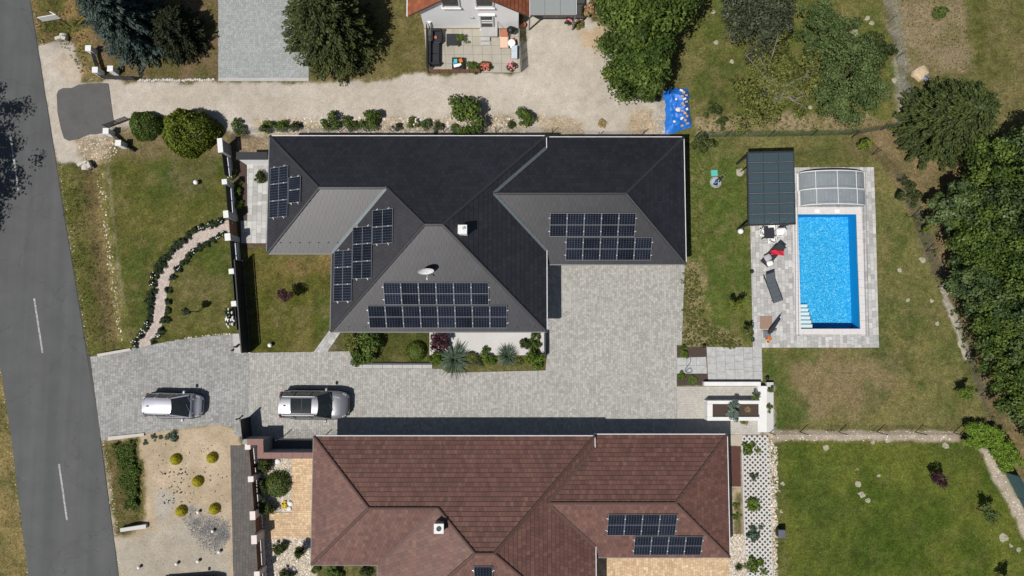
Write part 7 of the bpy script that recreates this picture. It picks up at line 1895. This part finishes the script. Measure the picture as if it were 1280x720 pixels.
# planter
shrub('blue_conifer', 'low blue green conifer in the white planter', 916, 513, 11, M['lf_blue'], 'leafy', .7, h0=.66)
shrub('garden_shrub', 'thin shrub at the upper right corner of the white planter', 944, 496, 6, M['lf_mid'], 'loose', 1.0, h0=.66)
shrub('ornamental_grass', 'reddish ornamental grass in the right of the white planter', 935, 512, 5, M['lf_dry'], 'rosette', .8, h0=.66, cat='grass')
shrub('ornamental_grass', 'yellowish grass below the right end of the white planter', 930, 526, 7, M['lf_olive'], 'low', .5, cat='grass')
for x, y, lb in ((962.5, 487, 'small plant on the upper right ledge of the white wall'), (961.5, 509, 'small plant on the lower right ledge of the white wall')): shrub('ledge_plant', lb, x, y, 5, M['lf_mid'], 'loose', .8, h0=.35, cat='plant')
shrub('garden_shrub', 'green shrub in the upper mulch bed beside the driveway', 854, 440, 7, M['lf_bright'], 'leafy', 1.0); shrub('garden_shrub', 'green shrub in the lower mulch bed beside the driveway', 852, 470, 6, M['lf_bright'], 'leafy', .9); shrub('creeping_plant', 'low dark creeping plant in the lower mulch bed', 866, 474, 8, M['lf_mid'], 'low', .5, cat='plant')
# patio plants
shrub('potted_plant', 'light green plant on the end of the low dark patio table', 576, 48, 6.5, M['lf_bright'], 'loose', 1.1, h0=.4, cat='plant')
shrub('potted_plant', 'green bush at the lower edge of the patio', 591, 84, 9, M['lf_mid'], 'leafy', 1.0, cat='plant')
shrub('flowering_plant', 'red and white flowering plant at the lower edge of the patio', 606.5, 82, 8, M['lf_dark'], 'leafy', .9, flower=M['red_petal'], nf=34, cat='plant')
shrub('flowering_plant', 'pink flowering plant in the lower right corner of the patio', 640, 83, 7, M['lf_dark'], 'leafy', .9, flower=M['pink_petal'], nf=30, cat='plant')
shrub('flowering_plant', 'red flowering plant beside the grill on the patio', 642, 51, 4, M['lf_dark'], 'leafy', 1.2, flower=M['red_petal'], nf=16, cat='plant')
shrub('flowering_plant', 'pink flowering plant below the carport', 711, 27, 6, M['lf_rose'], 'leafy', 1.0, flower=M['pink_petal'], nf=16, cat='plant')
shrub('dry_plant', 'dry yellowish plant under the tree right of the carport', 724, 30, 9, M['lf_olive'], 'loose', .8, flower=M['pink_petal'], nf=8, cat='plant')
shrub('dry_plant', 'tall dry flower stalks beside the tree at the carport', 736, 14, 12, M['lf_dry'], 'loose', 1.0, flower=M['pink_petal'], nf=14, cat='plant')
shrub('flower_pot_plant', 'orange flowers beside the closed parasol on the deck', 961, 423.5, 4, M['lf_dark'], 'low', 1.3, flower=M['orange'], nf=22, cat='plant')
# bottom right hedge
def hedge(name, label, pts, w, h, m, per=70, size=.13):
    P_ = [PX(a, b) for a, b in pts]; r = thing(name, label, 'hedge', P_[1]); cl = []
    for p, q in zip(P_[:-1], P_[1:]):
        L = (q - p).length
        for i in range(int(L * 44)):
            c = p.lerp(q, random.random()); s = Vector((-(q - p).y, (q - p).x, 0)).normalized() * random.uniform(-w / 2, w / 2)
            cl.append((c.x + s.x, c.y + s.y, random.uniform(.55, .85) * h, random.uniform(.18, .27), random.random()))
    V, A = clump_cloud(np.array(cl), per, size); np_mesh('foliage', V, quads_idx(len(V) // 4), m, r, attr=A)
    mb = MB()
    for p, q in zip(P_[:-1], P_[1:]):
        for i in range(8): c = p.lerp(q, (i + .5) / 8); mb.tube([(c.x, c.y, -.05), (c.x + .05, c.y + .05, h * .8)], [.04, .02], 5)
    mb.build('stem', M['bark'], r)
hedge('hedge', 'bright green L shaped hedge at the lower right above the pale path', [(1198, 543), (1225, 543), (1243, 552), (1255, 583)], 1.5, 1.0, M['lf_lime'], 110, .1)
def ground_cover(name, label, pxpoly, n, r_, m, per=26, size=.1):
    poly = [tuple(p[:2]) for p in PXL(pxpoly)]; xs = [p[0] for p in poly]; ys = [p[1] for p in poly]
    a = rng.uniform(min(xs), max(xs), n * 3); b = rng.uniform(min(ys), max(ys), n * 3); ok = sdf(a, b, poly) + (fbm(a, b, 1.3, 3, 5) - .5) > .05; a, b = a[ok][:n], b[ok][:n]
    cl = np.stack([a, b, np.full(len(a), r_ * .2), r_ * (.6 + .8 * rng.random(len(a))), rng.random(len(a))], 1)
    V, A = clump_cloud(cl, per, size, low=0); tag(np_mesh(name, V, quads_idx(len(V) // 4), m, attr=A), label, 'ground cover', kind='stuff')
ground_cover('weeds', 'yellow green weeds along the right wall of the dark house', [(853, 335), (872, 335), (880, 400), (925, 424), (935, 436), (853, 436)], 420, .1, M['lf_weed'], 14, .08)
ground_cover('weeds', 'green weeds in the narrow strip right of the dark house', [(860, 185), (880, 185), (878, 330), (860, 330)], 260, .09, M['lf_bright'], 10, .08)
ground_cover('tall_grass', 'tall green plants in the ditch beside the gravel garden', [(140, 556), (168, 551), (174, 600), (170, 640), (158, 636)], 420, .13, M['lf_shrub'], 22, .1)
ground_cover('weeds', 'rough weeds in the ditch below the asphalt apron', [(75, 210), (98, 212), (120, 300), (140, 430), (110, 440), (90, 320)], 260, .07, M['lf_weed'], 8, .06)
ground_cover('weeds', 'weeds beneath the woodland edge', [(1105, 220), (1150, 240), (1190, 350), (1240, 480), (1250, 540), (1225, 500), (1180, 370)], 150, .16, M['lf_mid'])
ground_cover('weeds', 'rough grass clumps in the meadow and along its fence', [(870, 140), (930, 130), (1000, 140), (1090, 140), (1095, 158), (870, 168)], 300, .09, M['lf_weed'], 12, .08)
ground_cover('weeds', 'scattered tufts on the dry ground at the top right', [(1120, 0), (1215, 0), (1230, 90), (1130, 90)], 200, .06, M['lf_weed'], 8, .07)
ground_cover('weeds', 'green tufts at the verge under the road sign', [(42, 20), (100, 0), (112, 50), (105, 100), (70, 50), (50, 52)], 260, .08, M['lf_weed'], 8, .07)

# ------------------------------------------------------------------ stones
flat = [(966, 583, 6), (968.5, 593, 4), (978, 605, 5), (964.5, 612, 6), (973, 615, 5), (977.5, 639, 5), (978.5, 691.5, 4), (1032, 560, 6), (1019, 555, 3), (1091, 553.5, 5), (1111, 550.5, 6), (1110, 571, 4), (1137.5, 568, 4), (1071, 587.5, 5), (1098, 594, 5), (1090, 584.5, 4), (1107, 583, 4), (1072.5, 605.5, 6.5), (1077.5, 618.5, 6), (1084.5, 626, 5.5), (1077.5, 630, 2.5), (1073, 637, 4), (1182, 557.5, 6), (1209.5, 560.5, 4), (1214.5, 567.5, 4), (1205.5, 579.5, 4), (1221, 567, 4), (1255, 672.5, 6.5), (1264, 682, 5), (1273.5, 687.5, 5.5), (1059, 566, 3), (986, 704, 2.5), (1030, 611, 2.8), (1250, 665, 3)]
for i, (x, y, r_) in enumerate(flat):
    p = PX(x, y); mb = MB(); mb.stone(p + Vector((0, 0, ground_z(p.x, p.y) - .02)), r_ * SC * .88, .09, 11, .24)
    zone = 'near the left edge of the lower lawn' if x < 990 else (('near the upper edge of the lower lawn, left half' if y < 580 else 'in the cluster down the middle of the lower lawn') if x < 1120 else ('by the hedge at the top of the lower lawn' if y < 600 else 'beside the pale path at the right of the lower lawn'))
    sz = 'large flat pale stone ' if r_ >= 5 else 'small flat pale stone '
    tag(mb.build('flat_stone', M['stone'], origin=p), sz + zone, 'stone', 'flat stones in the lower lawn')
st2 = [(1084.5, 22.5, 3.5, 'upper pale stone beside the wire fence in the meadow'), (1090, 28.5, 4, 'lower pale stone of the pair beside the wire fence'), (1068, 40, 5, 'broad pale stone in the meadow left of the small tree'), (1084, 46, 3, 'small pale stone above the small dark tree'), (1100, 45, 3, 'small pale stone by the wire fence above the small dark tree'), (892, 15, 3, 'upper pale stone in the left of the meadow'), (895, 53, 3.5, 'lower pale stone in the left of the meadow'), (915, 77, 3, 'small pale stone at the left of the olive tree'), (1001, 135, 3, 'pale stone at the foot of the olive tree'), (1013, 134, 3, 'pale stone right of the olive tree foot'), (1031, 4, 2.5, 'pale stone at the top edge of the meadow'), (1153, 325, 4, 'pale stone at the slanting fence, right of the pool'), (1125, 338, 3, 'small pale stone on the dry lawn right of the pool'), (1165, 376, 3, 'pale stone at the start of the stone path'), (1172, 404, 3, 'pale stone on the lawn left of the stone path'), (1135, 375, 2.5, 'tiny pale stone on the dry lawn'), (1103, 76, 3.5, 'stone at the foot of the small dark tree'), (1118, 100, 4, 'pale stone between the fence and the sandy boulder')]
for x, y, r_, lb in st2:
    p = PX(x, y); mb = MB(); mb.stone(p + Vector((0, 0, ground_z(p.x, p.y) - .01)), r_ * SC, .25, 9, .28); tag(mb.build('pale_stone', M['stone'], origin=p), lb, 'stone')
for k in range(26):
    f = k / 26; x = 1178 + 31 * f ** .8 + random.uniform(-2.5, 2.5); y = 360 + 90 * f; p = PX(x, y); mb = MB(); mb.stone(p + Vector((0, 0, .0)), random.uniform(2, 4) * SC, .25, 8, .25)
    tag(mb.build('path_stone', M['stone'], origin=p), 'pale rounded stone in the stony strip beside the slanting fence', 'stone', 'stones of the strip beside the slanting fence')
for x, y, r_, lb in ((363, 629, 3.5, 'white rock right of the yellow plant in the pebble bed'), (362, 636, 3, 'small white rock below the yellow plant'), (366, 712, 4, 'pale rock in the lower pebble bed'), (347, 577, 3.5, 'pale rock at the top of the pebble bed')):
    p = PX(x, y); mb = MB(); mb.stone(p, r_ * SC, .7, 9); tag(mb.build('rock', M['cap_white'], origin=p), lb, 'rock')

# ------------------------------------------------------------------ scatter: grass, pebbles
hard = np.zeros(gx.shape, bool)
for q in HARD: hard |= sdf(gx, gy, [tuple(p[:2]) for p in q]) > -.03
hard |= sdf(gx, gy, [tuple(p[:2]) for p in POOL]) > -.5
inv = (gx > X0 + 1)
dens = np.where(hard, 0, gdens) * (CELL ** 2) * 1.25
cnt = rng.poisson(dens); tot = int(cnt.sum())
J, I = np.nonzero(cnt); rep = np.repeat(np.arange(len(J)), cnt[J, I]); J, I = J[rep], I[rep]
bxp = gx[J, I] + (rng.random(len(J)) - .5) * CELL; byp = gy[J, I] + (rng.random(len(J)) - .5) * CELL; bz = gz[J, I]
t = rng.random(len(J)) * 6.283; L = gbl[J, I] * (.6 + .8 * rng.random(len(J))); w = gbw[J, I] * (.5 + .6 * rng.random(len(J)))
dx, dy = np.cos(t), np.sin(t); V = np.empty((len(J), 3, 3))
V[:, 0] = np.stack([bxp - dy * w * .5, byp + dx * w * .5, bz], 1); V[:, 1] = np.stack([bxp + dy * w * .5, byp - dx * w * .5, bz], 1)
V[:, 2] = np.stack([bxp + dx * L * .9, byp + dy * L * .9, bz + L * (.25 + .45 * rng.random(len(J)))], 1)
bc = gcol[J, I] * (.6 + 1.2 * rng.random((len(J), 1))) * np.where(rng.random((len(J), 1)) < .18, np.array([[1.5, 1.3, 1.0]]), 1.0)
reg = greg[J, I]
print('grass blades', len(J))
for nm, sel in (('grass', byp > -100),):
    k = np.nonzero(sel)[0]; VV = V[k].reshape(-1, 3); o_ = np_mesh(nm, VV, np.arange(len(VV)).reshape(-1, 3), M['blade'], attr=np.repeat(bc[k], 3, axis=0), k=3); tag(o_, 'short lawn and meadow grass covering the gardens and verges', 'grass', kind='stuff')
def pebbles(name, label, pxpoly, n, r0, r1, m, flat=.6, soft=0.0):
    poly = [tuple(p[:2]) for p in PXL(pxpoly)]; xs = [p[0] for p in poly]; ys = [p[1] for p in poly]
    px_ = rng.uniform(min(xs), max(xs), n * 4); py_ = rng.uniform(min(ys), max(ys), n * 4); ok = sdf(px_, py_, poly) + (fbm(px_, py_, 1.2, 3, 33) - .5) * soft > rng.random(n * 4) ** 1.5 * soft
    hi = np.clip(((px_ - X0) / CELL).round().astype(int), 0, nx - 1); hj = np.clip(((py_ - Y0) / CELL).round().astype(int), 0, ny - 1); ok &= ~hard[hj, hi]
    px_, py_, hz_ = px_[ok][:n], py_[ok][:n], gz[hj, hi][ok][:n]; n = len(px_)
    base = np.array([[1, 0, 0], [.3, .95, 0], [-.8, .6, 0], [-.8, -.6, 0], [.3, -.95, 0], [.5, 0, .8], [-.3, .45, .8], [-.3, -.45, .8]])
    r_ = rng.uniform(r0, r1, n); a = rng.random(n) * 6.28; ca, sa = np.cos(a), np.sin(a)
    V = base[None] * r_[:, None, None] * np.array([1, 1, flat]) * (1 + .25 * rng.normal(size=(n, 8, 1)))
    x = V[..., 0] * ca[:, None] - V[..., 1] * sa[:, None] + px_[:, None]; y = V[..., 0] * sa[:, None] + V[..., 1] * ca[:, None] + py_[:, None]; z = V[..., 2] + hz_[:, None]
    V = np.stack([x, y, z], -1).reshape(-1, 3)
    tri = np.array([[0, 1, 5], [1, 6, 5], [1, 2, 6], [2, 3, 6], [3, 7, 6], [3, 4, 7], [4, 5, 7], [4, 0, 5], [5, 6, 7]])
    F = (tri[None] + (np.arange(n) * 8)[:, None, None]).reshape(-1, 3)
    tag(np_mesh(name, V, F, m, k=3), label, 'pebbles', kind='stuff')
pebbles('pebbles', 'pale rounded pebbles filling the beds left of the brown house', [(328, 573), (394, 573), (394, 760), (328, 760)], 5200, .03, .075, M['pebble'])
pebbles('pebbles', 'pale pebbles in the strip between the brown house and the lattice', [(905, 668), (935, 668), (935, 740), (905, 740)], 1600, .03, .08, M['pebble'])
pebbles('pebbles', 'pale stones lining the right side of the lattice', [(957, 545), (972, 560), (972, 740), (962, 740), (958, 620)], 900, .03, .09, M['pebble'])
pebbles('gravel', 'fine beige gravel of the lane', [(60, 60), (98, 70), (140, 104), (650, 95), (660, 30), (740, 40), (755, 120), (830, 135), (828, 166), (330, 166), (140, 160), (120, 190), (70, 195)], 9000, .012, .032, mat('lane_pebble', (.42, .36, .28), (.34, .29, .22), 3, .9, island=.3, fine=0))
pebbles('stones', 'small pale stones on the planted edge of the lane', [(325, 146), (640, 146), (660, 166), (325, 166)], 900, .03, .09, M['pebble'])
pebbles('gravel', 'fine gravel of the gravel garden', [(180, 545), (270, 533), (290, 540), (292, 720), (155, 720), (182, 660)], 5000, .012, .035, mat('garden_pebble', (.4, .33, .24), (.32, .26, .19), 3, .9, island=.35, fine=0))
pebbles('dark_pebbles', 'dark stones scattered over the gravel garden', [(190, 555), (285, 555), (285, 640), (200, 650)], 110, .02, .06, M['pebble_dark'])
pebbles('dark_pebbles', 'dark stones clustered in the middle of the gravel garden', [(198, 590), (240, 585), (238, 630), (205, 632)], 60, .025, .075, M['pebble_dark'])
pebbles('lava_gravel', 'grey lava gravel patch at the right of the gravel garden', [(228, 648), (262, 645), (291, 648), (290, 672), (282, 686), (268, 694), (248, 680)], 2600, .012, .035, M['lava'], soft=.8)
pebbles('stones', 'pale stones in the dry bed below the asphalt apron', [(95, 172), (130, 172), (148, 182), (140, 202), (105, 204)], 150, .02, .07, M['pebble'])
pebbles('stones', 'pale stones strewn along the ditch', [(116, 215), (128, 215), (150, 425), (143, 425)], 160, .03, .08, M['pebble'])
pebbles('stones', 'pale stones along the fence strip below the back garden', [(962, 539), (1196, 539), (1196, 551), (962, 551)], 260, .02, .06, M['pebble'])
pebbles('stones', 'pale stones on the path at the right edge', [(1226, 562), (1236, 562), (1285, 650), (1285, 680)], 200, .02, .06, M['pebble'])

pebbles('grit', 'grit and small stones along the worn right edge of the road', [(36, 0), (48, 55), (67, 180), (96, 360), (109, 440), (114, 440), (101, 360), (73, 180), (54, 55), (42, 0)], 900, .012, .04, M['pebble'])
pebbles('grit', 'grit along the lower right edge of the road', [(125, 552), (135, 615), (149, 720), (156, 720), (141, 615), (131, 552)], 400, .012, .04, M['pebble'])
pebbles('grit', 'grit along the left edge of the road', [(-2, 440), (14, 540), (36, 720), (31, 720), (9, 540), (-6, 440)], 400, .012, .035, M['pebble'])

pebbles('stones', 'small pale stones edging the front lawn above the street driveway', [(205, 427.5), (240, 421), (268, 418), (292, 416.5), (292, 418.5), (268, 420.5), (240, 423.5), (206, 430)], 260, .03, .07, M['pebble'])
